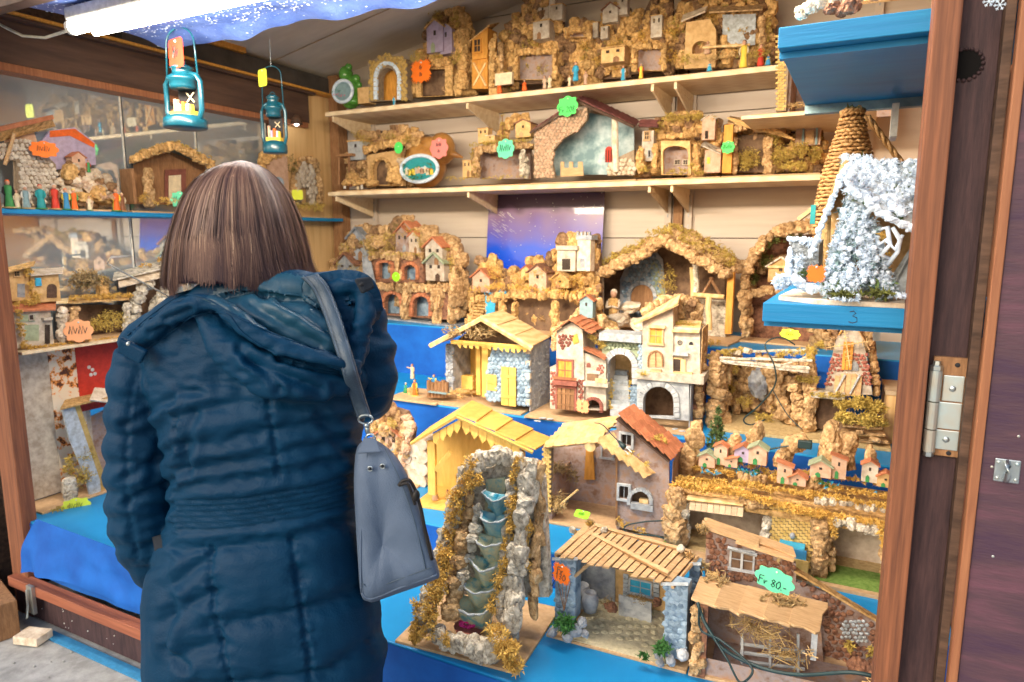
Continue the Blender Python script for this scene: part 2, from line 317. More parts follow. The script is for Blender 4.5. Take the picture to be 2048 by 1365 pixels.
class Crib:
    def __init__(s, fl, fr, Z, label, cat='nativity crib', name='nativity_crib', group='nativity cribs for sale on the stall', depth=.2, board='board', bt=.008, rz=None, over=0):
        A = at(*fl, Z=Z); B = at(*fr, Z=Z); d = B-A; d.z = 0; s.w = d.length
        s.rz = math.atan2(d.y, d.x) if rz is None else rz
        s.ux = Vector((math.cos(s.rz), math.sin(s.rz), 0)); s.uy = Vector((-s.ux.y, s.ux.x, 0)); s.A = A
        s.root = thing(name, label, cat, A, s.rz, group)
        s.depth = depth
        if board:
            M().box(-over, s.w+over, 0, depth, 0, bt).out('base_board', board, s.root, bevel=.0015)
        s.bt = bt
    def q(s, px, py, d=0):
        O = s.A+s.uy*d; r = ray(px, py); t = (O-CAM).dot(s.uy)/r.dot(s.uy); P = CAM+r*t-s.A
        return Vector((P.dot(s.ux), d, P.z))
    def k(s, px, py, d=0):
        return (s.q(px+1, py, d)-s.q(px, py, d)).length
    def zq(s, py, px, d=0): return s.q(px, py, d).z
    # --- walls
    def wall(s, poly, d, t, m, holes=(), name='wall', label=None):
        def ins(x, y):
            for _ in range(40):
                if inpoly(x, y, poly) and inpoly(x, y+.8, poly): break
                y -= .5
            return (x, y)
        holes = [[ins(*p) for p in h] for h in holes]
        f = lambda P: [(s.q(x, y, d).x, s.q(x, y, d).z) for x, y in P]
        return M().prism(f(poly), d, d+t, [f(h) for h in holes]).out(name, m, s.root, label=label)
    def box(s, x0, y0, x1, y1, d0, d1, m, name='wall', j=0, bevel=0):
        a = s.q(x0, y1, d0); b = s.q(x1, y1, d0); c = s.q((x0+x1)/2, y0, d0)
        return M().box(a.x, b.x, d0, d1, min(a.z, b.z), c.z, j).out(name, m, s.root, bevel=bevel)
    def beam(s, a, b, r, m, name='beam', n=7, seg=1):
        """round or square timber between two (px,py,d) points, r in px"""
        A = s.q(*a); B = s.q(*b); rr = r*s.k(*a)
        pts = [A.lerp(B, i/seg)+Vector((J(rr*.3), 0, J(rr*.3)))*(0 < i < seg) for i in range(seg+1)]
        return M().tube(pts, [rr*U(.85, 1.1) for _ in pts], n).out(name, m, s.root)
    def slab(s, a, b, c, d, t, m, name='roof'):
        return M().slab(s.q(*a), s.q(*b), s.q(*c), s.q(*d), t).out(name, m, s.root)
    # --- repeated pieces
    def tiles(s, ul, ur, lr, ll, rows, cols, m, t=.005, name='roof_tile', kind='tile', under='dark_wood', lap=1.25, jit=.06, wid=1.03, parent=None):
        ul, ur, lr, ll = [s.q(*p) if len(p) == 3 and not isinstance(p, Vector) else p for p in (ul, ur, lr, ll)]
        par = parent or s.root
        if under: par = M().slab(ul-Vector((0, 0, t*.9)), ur-Vector((0, 0, t*.9)), lr-Vector((0, 0, t*.9)), ll-Vector((0, 0, t*.9)), t*.6).out('roof', under, s.root)
        for r in range(rows):
            for c in range(cols):
                u = (c+.5)/cols; v = (r+.5)/rows
                P = ul.lerp(ur, u).lerp(ll.lerp(lr, u), v); ex = (ul.lerp(ll, v)-ur.lerp(lr, v))*-1/cols; ey = (ul.lerp(ur, u)-ll.lerp(lr, u))/rows
                nn = ex.cross(ey).normalized()
                ey2 = ey+nn*t*-.9*(rows > 1)
                mx = basis(P+nn*t*.2+ey*J(jit)+ex*J(jit*.4), ex, ey2, (ex.length*wid*U(1-jit, 1+jit*.3), ey.length*lap*U(1-jit, 1+jit), t*U(.8, 1.2)))
                mx = mx @ Matrix.Rotation(J(jit*.5), 4, 'Z')
                piece('%s%d' % (kind, random.randrange(4)), name, m, par, mx)
        return par
    def planks(s, ul, ur, lr, ll, n, m, t=.004, name='plank', across=True, jit=.05, gap=.93, parent=None):
        """boards laid side by side on a quad; each board runs from the upper to the lower edge"""
        ul, ur, lr, ll = [s.q(*p) for p in (ul, ur, lr, ll)]
        for i in range(n):
            u = (i+.5)/n; A = ul.lerp(ur, u); B = ll.lerp(lr, u); ex = B-A; ey = (ur-ul).lerp(lr-ll, .5)/n
            L_ = ex.length*(1+J(jit)); mx = basis((A+B)/2+ex*J(jit*.5), ex, ey, (L_, ey.length*gap*U(.93, 1), t*U(.8, 1.2)))
            piece('plank%d' % random.randrange(4), name, m, parent or s.root, mx)
    def rocks(s, L, m='bark', kind='bark', name='cork_chunk', sq=(1, .8, 1), tilt=.5, parent=None):
        """(px,py,d,r_px[,ry_px]) lumps"""
        for a in L:
            P = s.q(a[0], a[1], a[2]); k = s.k(a[0], a[1], a[2]); rx = a[3]*k; rz = (a[4] if len(a) > 4 else a[3])*k
            piece('%s%d' % (kind, random.randrange(6)), name, m, parent or s.root, TRS(P, (J(tilt*.5), J(tilt*.5), J(3) if kind != 'bark' or rz < 1.6*rx else J(3)), (rx, rx*sq[1], rz)))
    def path(s, pts, r, n, d=0, dj=.01, rj=.3, jj=.25, **kw):
        """n lumps along a px path; pts (px,py[,d])"""
        pts = [(p[0], p[1], p[2] if len(p) > 2 else d) for p in pts]; L = [0]
        for a, b in zip(pts, pts[1:]): L.append(L[-1]+math.hypot(b[0]-a[0], b[1]-a[1]))
        out = []
        for i in range(n):
            t = L[-1]*(i+.5)/n; j = max(k for k in range(len(L)-1) if L[k] <= t+1e-9); u = (t-L[j])/(L[j+1]-L[j])
            a, b = pts[j], pts[j+1]; out.append((a[0]+(b[0]-a[0])*u+J(r*jj), a[1]+(b[1]-a[1])*u+J(r*jj), a[2]+(b[2]-a[2])*u+J(dj), r*U(1-rj, 1+rj)*kw.get('ax', 1), r*U(1-rj, 1+rj)*kw.get('az', 1)))
        kw.pop('ax', 0); kw.pop('az', 0); s.rocks(out, **kw)
    def fill(s, poly, r, d=0, dj=.02, step=1.3, m='bark', kind='bark', name='cork_chunk', sq=(1, .8, 1), backing='shadow_brown', bt=.03):
        """cover a px polygon with lumps over a rough backing"""
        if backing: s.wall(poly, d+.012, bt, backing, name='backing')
        xs = [p[0] for p in poly]; ys = [p[1] for p in poly]; y = min(ys)+r*.5; out = []; row = 0
        while y < max(ys):
            x = min(xs)+r*.4+(row % 2)*r*step*.6
            while x < max(xs):
                if inpoly(x, y, poly) and not any(a_-3 < x < b_+3 and e_-3 < y < f_+6 for a_, e_, b_, f_ in getattr(s, 'skip', ())): out.append((x+J(r*.3), y+J(r*.3), d+J(dj), r*U(.75, 1.25), r*U(.75, 1.35)))
                x += r*step
            y += r*step*.95; row += 1
        k_ = len(out); alt = 'bark_dark' if m != 'bark_grey' else 'bark'; A1 = [o for i, o in enumerate(out) if i % 4]; A2 = [o for i, o in enumerate(out) if i % 4 == 0]
        s.rocks(A1, m=m, kind=kind, name=name, sq=sq); s.rocks(A2, m=alt, kind=kind, name=name, sq=sq, tilt=1.2)
        if kind == 'bark' and k_ > 12:
            P_ = [o for o in out if random.random() < .22]
            if P_: s.moss([(o[0], o[1], o[2]-.004, o[3]*.8, o[3]*.6) for o in P_], 60*len(P_), .0045, random.choice(('moss', 'moss_green2', 'moss_gold')))
            P_ = [o for o in out if random.random() < .12]
            if P_: s.straw([(o[0], o[1], o[2]-.02, o[3], o[3]*.6) for o in P_], 10*len(P_), .03, 'hay', 'twig', r=.0008)
    def stones(s, poly, size, d, m='pale_stone', name='stone', single=None, holes=(), asp=1.0, brick=False, fillr=.56, flat=.3):
        """stones set in the face at depth d over a px polygon"""
        xs = [p[0] for p in poly]; ys = [p[1] for p in poly]; y = min(ys)+size*.35; mx = []; row = 0
        h = size/asp if brick else size
        while y < max(ys):
            x = min(xs)+size*.35+(row % 2)*size*.5
            while x < max(xs)+size*.3:
                jj = 0 if brick else size*.16
                X = x+J(jj+.02); Y = y+J(jj+.02)
                if inpoly(X, Y, poly) and not any(inpoly(X, Y, h_) for h_ in holes):
                    P = s.q(X, Y, d); k = s.k(X, Y, d)
                    if brick: mx.append(TRS(P, (0, 0, 0), (size*k*.92*U(.93, 1), .004, h*k*.84)))
                    else: mx.append(TRS(P, (J(.3), J(3), J(.3)), (size*k*fillr*U(.8, 1.1), size*k*flat, size*k*fillr*U(.7, 1.1))))
                x += size
            y += h*(.98 if brick else .9); row += 1
        if not mx: return
        if brick:
            mm = M(); bx = [(-.5, -.5, -.5), (.5, -.5, -.5), (.5, .5, -.5), (-.5, .5, -.5), (-.5, -.5, .5), (.5, -.5, .5), (.5, .5, .5), (-.5, .5, .5)]
            if size >= 18 and len(mx) < 150:
                if 'brick0' not in PIECE:
                    me = bpy.data.meshes.new('brick'); me.from_pydata(bx, [], [(0, 3, 2, 1), (4, 5, 6, 7), (0, 1, 5, 4), (1, 2, 6, 5), (2, 3, 7, 6), (3, 0, 4, 7)]); PIECE['brick0'] = me
                for q_ in mx: piece('brick0', name, m, s.root, q_)
                return
            for q_ in mx: mm.hexa([q_ @ Vector(p) for p in bx])
            return mm.out(name, m, s.root, kind='stuff', recalc=False)
        if (single is None and size >= 9.5 and len(mx) < 200) or single:
            for q_ in mx: piece('stone%d' % random.randrange(6), name, m, s.root, q_)
        else: return joined_pieces(s.root, mx, 'stone', name, m)
    def moss(s, L, n=600, size=.005, m='moss', name='moss', dz=.8, dy=.8, clump=1.0):
        """blobs (px,py,d,rx_px[,rz_px])"""
        B = []
        for a in L:
            P = s.q(a[0], a[1], a[2]); k = s.k(a[0], a[1], a[2]); rx = a[3]*k; rz = (a[4]*k if len(a) > 4 else rx*dz); B.append((P.x, P.y-rx*.75, P.z, rx, rx*dy, rz))
        return moss_obj(s.root, B, n, size, m, name, clump)
    def mosspath(s, pts, r, d=0, n=600, **kw):
        pts = [(p[0], p[1], p[2] if len(p) > 2 else d) for p in pts]; out = []
        for a, b in zip(pts, pts[1:]):
            k = max(1, int(math.hypot(b[0]-a[0], b[1]-a[1])/(r*1.1)))
            for i in range(k+1): u = i/k; out.append((a[0]+(b[0]-a[0])*u, a[1]+(b[1]-a[1])*u+J(r*.2), a[2]+(b[2]-a[2])*u, r*U(.7, 1.2)))
        return s.moss(out, n, **kw)
    def straw(s, L, n=120, ln=.03, m='straw', name='straw', r=.0008, flat=.5):
        B = []
        for a in L:
            P = s.q(a[0], a[1], a[2]); k = s.k(a[0], a[1], a[2]); rx = a[3]*k; rz = (a[4]*k if len(a) > 4 else rx*.6); B.append((P.x, P.y, P.z, rx, rx*.8, rz))
        return straw_obj(s.root, B, n, ln, m, name, r, flat)
    def ring(s, cx, by, rx, ry, leg, d, m, n=11, t=7, dep=.012, name='arch_stone', legn=3):
        """arch of separate stones: springing at by-leg, radius rx/ry px; t = stone thickness px"""
        k = s.k(cx, by, d); P = []
        for i in range(n):
            a0 = math.pi*(i+.05)/n; a1 = math.pi*(i+.95)/n
            P.append([(cx-math.cos(a)*(rx+o), by-leg-math.sin(a)*(ry+o)) for a, o in ((a0, 0), (a1, 0), (a1, t), (a0, t))])
        if leg > 0:
            for sgn in (-1, 1):
                for i in range(legn):
                    y0 = by-leg*(i+.04)/legn; y1 = by-leg*(i+.94)/legn; P.append([(cx+sgn*rx, y0), (cx+sgn*rx, y1), (cx+sgn*(rx+t), y1), (cx+sgn*(rx+t), y0)])
        for p in P:
            f = [(s.q(x, y, d).x+J(k*.5), s.q(x, y, d).z+J(k*.5)) for x, y in p]
            M().prism(f, d-dep*.35+J(.001), d+dep*.65).out(name, m, s.root)
    def archpoly(s, cx, by, rx, ry, leg, n=9):
        return [(cx-rx, by)]+[(cx-math.cos(math.pi*i/n)*rx, by-leg-math.sin(math.pi*i/n)*ry) for i in range(n+1)]+[(cx+rx, by)]
    def opening(s, poly, d, m='dark_hole', dep=.002, name='doorway'):
        return s.wall(poly, d-.0015, dep, m, name=name)
    def window(s, x, y, w, h, d, fm='tan_wood', pm='dark_hole', t=2.5, bars=True, shut=None, name='window', arch=False, sill=True):
        """window centred px x,y; frame with pane, bars, shutters as sub-parts"""
        k = s.k(x, y, d); c = s.q(x, y, d); W = w*k/2; H = h*k/2; T = t*k
        f = M(); f.box(c.x-W-T, c.x-W, d-.004, d+.003, c.z-H-T, c.z+H+T); f.box(c.x+W, c.x+W+T, d-.004, d+.003, c.z-H-T, c.z+H+T)
        f.box(c.x-W, c.x+W, d-.004, d+.003, c.z+H, c.z+H+T)
        if sill: f.box(c.x-W-T*1.6, c.x+W+T*1.6, d-.007, d+.003, c.z-H-T*1.3, c.z-H)
        fr = f.out(name, fm, s.root)
        M().box(c.x-W, c.x+W, d-.001, d+.002, c.z-H, c.z+H).out('pane', pm, fr)
        if bars:
            b = M(); b.box(c.x-T*.22, c.x+T*.22, d-.003, d-.001, c.z-H, c.z+H); b.box(c.x-W, c.x-T*.25, d-.003, d-.001, c.z-T*.2, c.z+T*.2); b.box(c.x+T*.25, c.x+W, d-.003, d-.001, c.z-T*.2, c.z+T*.2); b.out('glazing_bar', fm, fr)
        if shut:
            for g in (-1, 1):
                x0 = c.x+g*(W+T)+(-W*.9 if g < 0 else 0); M().box(x0, x0+W*.9, d-.006, d-.0015, c.z-H, c.z+H).out('shutter', shut, fr)
        return fr
    def door(s, x, by, w, h, d, m='tan_wood', arch=False, n=3, name='door', surround=None, sm=2.5):
        """door of separate boards, by = base py"""
        k = s.k(x, by, d); c = s.q(x, by, d); W = w*k; H = h*k
        r = M(); r.box(c.x-W/2, c.x+W/2, d-.002, d+.003, c.z, c.z+H).out(name, 'dark_wood', s.root); p = bpy.context.scene.collection.objects[-1]
        for i in range(n):
            x0 = c.x-W/2+W*i/n; M().box(x0+W*.02, x0+W/n-W*.02, d-.005, d-.0022, c.z+.001, c.z+H-(.0 if not arch else abs(i-(n-1)/2)*W*.12), .0003).out('door_board', m, p)
        b = M(); b.box(c.x-W/2, c.x+W/2, d-.0075, d-.0052, c.z+H*.2, c.z+H*.28); b.box(c.x-W/2, c.x+W/2, d-.0075, d-.0052, c.z+H*.72, c.z+H*.8); b.out('door_batten', m, p)
        if surround:
            T = sm*k; f = M(); f.box(c.x-W/2-T, c.x-W/2, d-.006, d+.002, c.z, c.z+H+T); f.box(c.x+W/2, c.x+W/2+T, d-.006, d+.002, c.z, c.z+H+T); f.box(c.x-W/2, c.x+W/2, d-.006, d+.002, c.z+H, c.z+H+T); f.out('door_frame', surround, p)
        return p
    def house(s, x, by, w, h, d, wm='plaster_white', rm='terracotta', rise=.35, dep=None, mono=0, win=1, dr=True, over=.12, name='small_house', dm=None, wpm='dark_hole', flat=False):
        """little model house: px centre x, base py, width, eave height"""
        dm = dm or random.choice(('brown_wood', 'dark_wood', 'tan_wood', 'grey_stone', 'brown_wood')); k = s.k(x, by, d); c = s.q(x, by, d); W = w*k; H = h*k; D = dep or W*.8; R = W*rise
        if mono: poly = [(-W/2, 0), (W/2, 0), (W/2, H+(R if mono > 0 else 0)), (-W/2, H+(R if mono < 0 else 0))]
        elif flat: poly = [(-W/2, 0), (W/2, 0), (W/2, H), (-W/2, H)]
        else: poly = [(-W/2, 0), (W/2, 0), (W/2, H), (0, H+R), (-W/2, H)]
        b = M().prism([(c.x+a, c.z+e) for a, e in poly], d, d+D).out(name, wm, s.root)
        o = over*W; t = max(.0022, W*.06); cc = lambda a, y, e: (c.x+a, y, c.z+e)
        y0, y1 = d-o, d+D
        if mono:
            zl = H+(R if mono < 0 else 0); zr = H+(R if mono > 0 else 0); sl = (zr-zl)/W
            M().slab(cc(-W/2-o, y0, zl-sl*o+t), cc(W/2+o, y0, zr+sl*o+t), cc(W/2+o, y1, zr+sl*o+t), cc(-W/2-o, y1, zl-sl*o+t), t).out('roof', rm, b)
        elif flat:
            M().box(c.x-W/2-o*.5, c.x+W/2+o*.5, y0+o*.5, y1, c.z+H, c.z+H+t).out('roof', rm, b)
        else:
            sl = R/(W/2); r = M(); r.slab(cc(-W/2-o, y0, H-sl*o+t), cc(0, y0, H+R+t), cc(0, y1, H+R+t), cc(-W/2-o, y1, H-sl*o+t), t); r.slab(cc(0.0002, y0, H+R+t), cc(W/2+o, y0, H-sl*o+t), cc(W/2+o, y1, H-sl*o+t), cc(0.0002, y1, H+R+t), t); r.out('roof', rm, b)
        for i in range(win):
            xx = c.x+(-W*.22+W*.44*(i % 2) if win > 1 else W*.0); zz = c.z+H*(.78 if i < 2 else .4); M().box(xx-W*.07, xx+W*.07, d-.0012, d+.001, zz-H*.11, zz+H*.08).out('window', wpm, b)
        if dr: xx = c.x+(W*.15 if win > 1 else -W*.12); M().prism([(xx-W*.12, c.z), (xx+W*.12, c.z), (xx+W*.12, c.z+H*.3), (xx, c.z+H*.42), (xx-W*.12, c.z+H*.3)], d-.002, d+.001).out('door', dm, b)
        return b
    def tree(s, x, by, r, h, d, m='fir', n=900, size=.005, trunk=True):
        k = s.k(x, by, d); P = s.q(x, by, d); H = h*k; R = r*k; B = []
        for i in range(14):
            u = i/13; z = P.z+H*(.12+.85*u); rr = R*(1-u*.9); B.append((P.x, P.y, z, rr, rr, H*.07))
        if trunk: M().tube([P, P+Vector((0, 0, H*.9))], [R*.14, R*.05], 6).out('trunk', 'brown_wood', s.root)
        return moss_obj(s.root, B, n, size, m, 'foliage', .8)
# ---------------------------------------------------------------- small painted figures
def figure(P, h, label, robe='red', cloak=None, head='skin', hat=None, rz=0, arms='down', group='painted clay figurines', name='figurine', base=None, kneel=False):
    t = thing(name, label, 'figurine', P, rz, group); s = h
    if kneel: prof = [(.20, 0), (.24, .06), (.20, .25), (.13, .5), (.115, .62), (.06, .66)]; hz = .76
    else: prof = [(.15, 0), (.155, .05), (.12, .3), (.105, .5), (.13, .68), (.12, .76), (.05, .8)]; hz = .88
    M().lathe([(r*s, z*s) for r, z in prof], n=12, sy=.75).out('robe', robe, t, smooth=True)
    hd = M(); hd.ball((0, -.01*s, hz*s), .075*s, sc=(1, 1, 1.2)); hd.ball((0, -.085*s, hz*s-.005*s), .014*s); hd.out('head', head, t, smooth=True)
    hr = M(); hr.ball((0, .015*s, (hz+.03)*s), .082*s, sc=(1, .95, 1.05)); hr.out('hood' if hat else 'hair', hat or 'brown_p', t, smooth=True)
    ar = M()
    for g in (-1, 1):
        if arms == 'out' and g < 0: pts = [(g*.11*s, 0, (hz-.16)*s), (g*.2*s, -.05*s, (hz-.18)*s), (g*.34*s, -.1*s, (hz-.13)*s)]
        elif arms == 'fold' or kneel: pts = [(g*.12*s, 0, (hz-.17)*s), (g*.15*s, -.04*s, (hz-.32)*s), (g*.03*s, -.13*s, (hz-.27)*s)]
        else: pts = [(g*.12*s, 0, (hz-.16)*s), (g*.16*s, -.02*s, (hz-.34)*s), (g*.12*s, -.08*s, (hz-.42)*s)]
        ar.tube(pts, [.045*s, .04*s, .025*s], 7); ar.ball(pts[-1], .028*s)
    ar.out('arm', cloak or robe, t, smooth=True)
    if cloak:
        M().lathe([(r*s*1.12, z*s) for r, z in prof[1:-1]], c=(0, .03*s, 0), n=12, sy=.72).out('cloak', cloak, t, smooth=True)
    if base: M().lathe([(.22*s, 0), (.22*s, .03*s), (.18*s, .045*s)], n=12).out('stand', base, t)
    return t
# ---------------------------------------------------------------- price cards with handwriting
GL = {'~': [[(0, .3), (.1, .9), (.2, .25), (.3, .85), (.42, .3), (.55, .7)]], 'F': [[(0, 0), (.05, 1), (.55, 1.02)], [(.03, .55), (.42, .57)]], 'r': [[(0, .5), (.08, 0), (.2, .42), (.4, .5)]], '.': [[(0, 0), (.07, .03)]], '-': [[(0, .38), (.35, .42)]],
      '8': [[(.45, .85), (.25, 1), (.05, .8), (.22, .55), (.48, .25), (.25, 0), (.02, .22), (.22, .52), (.45, .85)]], '0': [[(.25, 1), (.02, .6), (.08, .1), (.3, 0), (.5, .4), (.42, .9), (.25, 1)]],
      '1': [[(0, .7), (.2, 1), (.18, 0)]], '2': [[(0, .8), (.22, 1), (.42, .75), (.02, 0), (.48, .03)]], '3': [[(0, .9), (.3, 1), (.38, .75), (.15, .55), (.42, .3), (.25, 0), (0, .1)]], '4': [[(.28, 1), (0, .4), (.45, .4)], [(.36, .65), (.34, 0)]],
      '5': [[(.42, 1), (.08, .97), (.06, .58), (.35, .52), (.38, .15), (.02, 0)]], '6': [[(.4, 1), (.08, .5), (.1, .05), (.35, .05), (.38, .4), (.1, .42)]], '9': [[(.4, .8), (.15, 1), (.02, .7), (.3, .55), (.4, .85), (.3, 0)]], ' ': []}
def scribble(text, w, h, parent, y=-.0016, m='wire_green', r=None, z0=None, x0=None):
    tot = sum(.62 if c not in '. ' else .25 for c in text); sc = min(h, w/tot); x = -tot*sc/2 if x0 is None else x0; z = -sc/2 if z0 is None else z0; mm = M(); r = r or sc*(.065 if '~' not in text else .038)
    for c in text:
        for st in GL[c]:
            if c in '80': # smooth loops
                pts = [Vector((x+a*sc, y, z+b*sc)) for a, b in st]
            else: pts = [Vector((x+a*sc, y, z+b*sc)) for a, b in st]
            mm.tube(pts, r, 4)
        x += sc*(.62 if c not in '. ' else .25)
    return mm.out('handwriting', m, parent) if mm.v else None
def price_tag(px, py, Y, wpx, hpx, m, label, text='', shape='cloud', tilt=0, roll=0, D=None, flat=False, pin=True):
    P = at(px, py, Y=Y); k = (at(px+1, py, Y=Y)-P).length; W = wpx*k/2; H = hpx*k/2
    t = thing('price_tag', label, 'price tag', P, 0, 'fluorescent price tags'); t.rotation_euler = (tilt, roll, -.15)
    n = 44; pts = []
    for i in range(n):
        a = 2*math.pi*i/n
        if shape == 'cloud': r = 1+.09*math.cos(a*8); x = abs(math.cos(a))**.75*math.copysign(1, math.cos(a)); z = abs(math.sin(a))**.75*math.copysign(1, math.sin(a))
        elif shape == 'star': r = 1+.13*(1 if i % 2 else -1); x = abs(math.cos(a))**.5*math.copysign(1, math.cos(a)); z = abs(math.sin(a))**.5*math.copysign(1, math.sin(a))
        elif shape == 'round': r = 1; x, z = math.cos(a), math.sin(a)
        else: r = 1; x = abs(math.cos(a))**.3*math.copysign(1, math.cos(a)); z = abs(math.sin(a))**.3*math.copysign(1, math.sin(a))
        pts.append((x*r*W, z*r*H))
    M().prism(pts, -.0006, .0006).out('card', 'tag_'+m, t)
    if text:
        L_ = text.split('|'); hh = H*1.25/len(L_)
        for i, tx in enumerate(L_): scribble(tx, W*1.6, hh, t, z0=(len(L_)/2-1-i)*hh*1.05+hh*.03)
    if pin: mm = M(); mm.ball((W*.05, -.002, H*.8 if shape != 'round' else H*.2), max(.0022, min(W, H)*.09)); mm.out('pin', 'white_p', t, smooth=True)
    return t
# ---------------------------------------------------------------- ground and outside
mat('concrete', (.44, .44, .43), (.26, .26, .25), 14, .9, .4, 90, detail=8, var=0)
g = M(); g.box(-30, 30, -30, 30, -.05, 0).out('ground', 'concrete', kind='structure')
g = M().box(-2.60, .8, 1.27, 1.31, .002, .006).out('pavement_strip', 'blue_p', kind='structure')
mat('stall_brown', (.31, .115, .055), (.12, .045, .027), 110, .6, .3, 60, stretch=(1, 1, .035), ramp=(.3, .7), var=.05, c3=(.21, .08, .04))
mat('stall_red', (.38, .13, .07), (.22, .07, .04), 90, .6, .25, 60, stretch=(.04, 1, 1), ramp=(.3, .7), var=.05)
mat('stall_dark', (.075, .040, .042), (.035, .02, .024), 14, .7, .35, 80, stretch=(6, 6, .6), var=.05)
mat('stall_purple', (.135, .058, .085), (.062, .032, .062), 5, .55, .25, 60, stretch=(.9, 3, 5), detail=9, var=.03, c3=(.085, .045, .062))
mat('strip_brown', (.40, .17, .08), (.24, .09, .045), 100, .6, .3, stretch=(1, 1, .04), ramp=(.3, .7), var=.05)
mat('back_wall', (.62, .54, .46), (.54, .45, .38), 4, .75, .15, kind='noise', stretch=(.4, 6, 6), ramp=(.3, .7), var=.05)
mat('ceiling_ply', (.74, .67, .57), (.64, .57, .48), 3, .8, .2, stretch=(1, 3, 1), var=.02)
mat('panel_ply', (.74, .50, .24), (.62, .38, .16), 3.2, .55, .1, kind='wave', stretch=(5, 5, .4), ramp=(.0, 1), var=.03)
mat('fascia', (.085, .075, .07), (.05, .045, .042), 8, .6, .2, var=.02)
mat('beam_brown', (.12, .07, .05), (.07, .042, .035), 6, .5, .2, stretch=(6, .5, 6), var=.02)
stall = thing('market_stall', 'wooden market stall with open front, dark brown posts and pale board back wall', 'market stall', (0, 1.33, 0))
SY = 1.33
def sbox(name, m, x0, x1, y0, y1, z0, z1, bevel=.002, par=None, label=None, kind=None):
    o = M().box(x0, x1, y0-SY, y1-SY, z0, z1).out(name, m, par or stall, bevel=bevel, label=label, kind=kind); return o
# back wall: wide horizontal boards with open joints
z = .0; i = 0
while z < 2.9:
    h = .29; sbox('wall_board', 'back_wall', -3.0, .55, 3.38+J(.001), 3.40, z+.002, z+h-.002, .0015); z += h; i += 1
sbox('wall_backing', 'dark_wood', -3.05, .6, 3.402, 3.43, 0, 2.95, 0)
# vertical rails that carry the shelves
for x in (-2.66, -.87, -.77, -.02):
    r = sbox('shelf_rail', 'back_wall', x-.016, x+.016, 3.352, 3.378, .9, 2.5, .001)
    sl_ = M()
    for q_ in range(30): sl_.box(x-.003, x+.003, 3.3505-SY, 3.3518-SY, .95+q_*.05, .965+q_*.05)
    sl_.out('rail_slot', 'grey_stone', r, kind='stuff')
sbox('wall_post', 'brown_wood', -.842, -.798, 3.345, 3.379, .9, 2.6); sbox('wall_post', 'brown_wood', -2.93, -2.86, 3.29, 3.37, .3, 2.4)
# left side wall: glass panes behind the display, plywood at the back
sbox('side_panel', 'panel_ply', -2.99, -2.95, 2.93, 3.375, .3, 2.30)
sbox('side_post', 'tan_wood', -2.965, -2.935, 2.86, 2.925, .3, 2.12)
mg = bpy.data.materials.new('glass'); mg.use_nodes = True; t_ = mg.node_tree; b_ = t_.nodes['Principled BSDF']; ou = t_.nodes['Material Output']
b_.inputs['Base Color'].default_value = (.36, .46, .55, 1); b_.inputs['Roughness'].default_value = .05
gl = t_.nodes.new('ShaderNodeBsdfGlossy'); gl.inputs['Roughness'].default_value = .012; gl.inputs['Color'].default_value = (.80, .87, .93, 1)
mx_ = t_.nodes.new('ShaderNodeMixShader'); mx_.inputs[0].default_value = .55; t_.links.new(b_.outputs[0], mx_.inputs[1]); t_.links.new(gl.outputs[0], mx_.inputs[2]); t_.links.new(mx_.outputs[0], ou.inputs[0]); MATS['glass'] = mg
for y0, y1 in ((1.42, 2.02), (2.028, 2.40), (2.408, 2.855)):
    p_ = sbox('glass_pane', 'glass', -3.006, -3.0, y0, y1, .3, 2.12, .0)
    sbox('pane_edge', 'white_p', -3.0, -2.997, y1-.006, y1, .3, 2.1, 0, par=p_)
sbox('side_backing', 'dark_wood', -3.06, -3.012, 1.3, 3.4, .0, 2.5, 0)
# left header beams
sbox('beam', 'beam_brown', -3.0, -2.925, 1.34, 3.12, 2.105, 2.262); sbox('beam', 'beam_brown', -3.02, -2.885, 1.34, 3.14, 2.262, 2.275)
sbox('beam_lip', 'strip_brown', -3.0, -2.915, 1.34, 3.10, 2.075, 2.104); sbox('beam_lip', 'orange_wood', -2.94, -2.875, 1.34, 3.36, 2.276, 2.288)
sbox('fascia', 'fascia', -2.97, -2.92, 2.0, 3.36, 2.289, 2.385); sbox('wood_block', 'orange_wood', -2.97, -2.90, 2.28, 2.66, 2.386, 2.46)
sbox('conduit', 'wire_white', -2.90, -2.88, 1.4, 2.02, 2.335, 2.35)
# sloping ceiling
c_ = M(); c_.slab((-2.97, 0, 2.40), (-2.97, 2.05, 2.40), (.6, 2.05, 3.11), (.6, 0, 3.11), .02); c_.out('ceiling', 'ceiling_ply', stall)
for yy in (.8, 1.55): c_ = M(); c_.slab((-2.94, yy, 2.399), (-2.94, yy+.004, 2.399), (.6, yy+.004, 3.105), (.6, yy, 3.105), .004); c_.out('ceiling_joint', 'shelf_under', stall)
c_ = M(); c_.slab((-3.2, -.45, 2.42), (-3.2, 2.15, 2.42), (.75, 2.15, 3.2), (.75, -.45, 3.2), .03); c_.out('roof', 'dark_wood', stall)
c_ = M(); c_.slab((.6, 0, 3.11), (.6, 2.05, 3.11), (1.2, 2.05, 2.95), (1.2, 0, 2.95), .02); c_.out('ceiling', 'ceiling_ply', stall)
sbox('header', 'beam_brown', -2.9, .9, 1.21, 1.25, 2.128, 2.40)
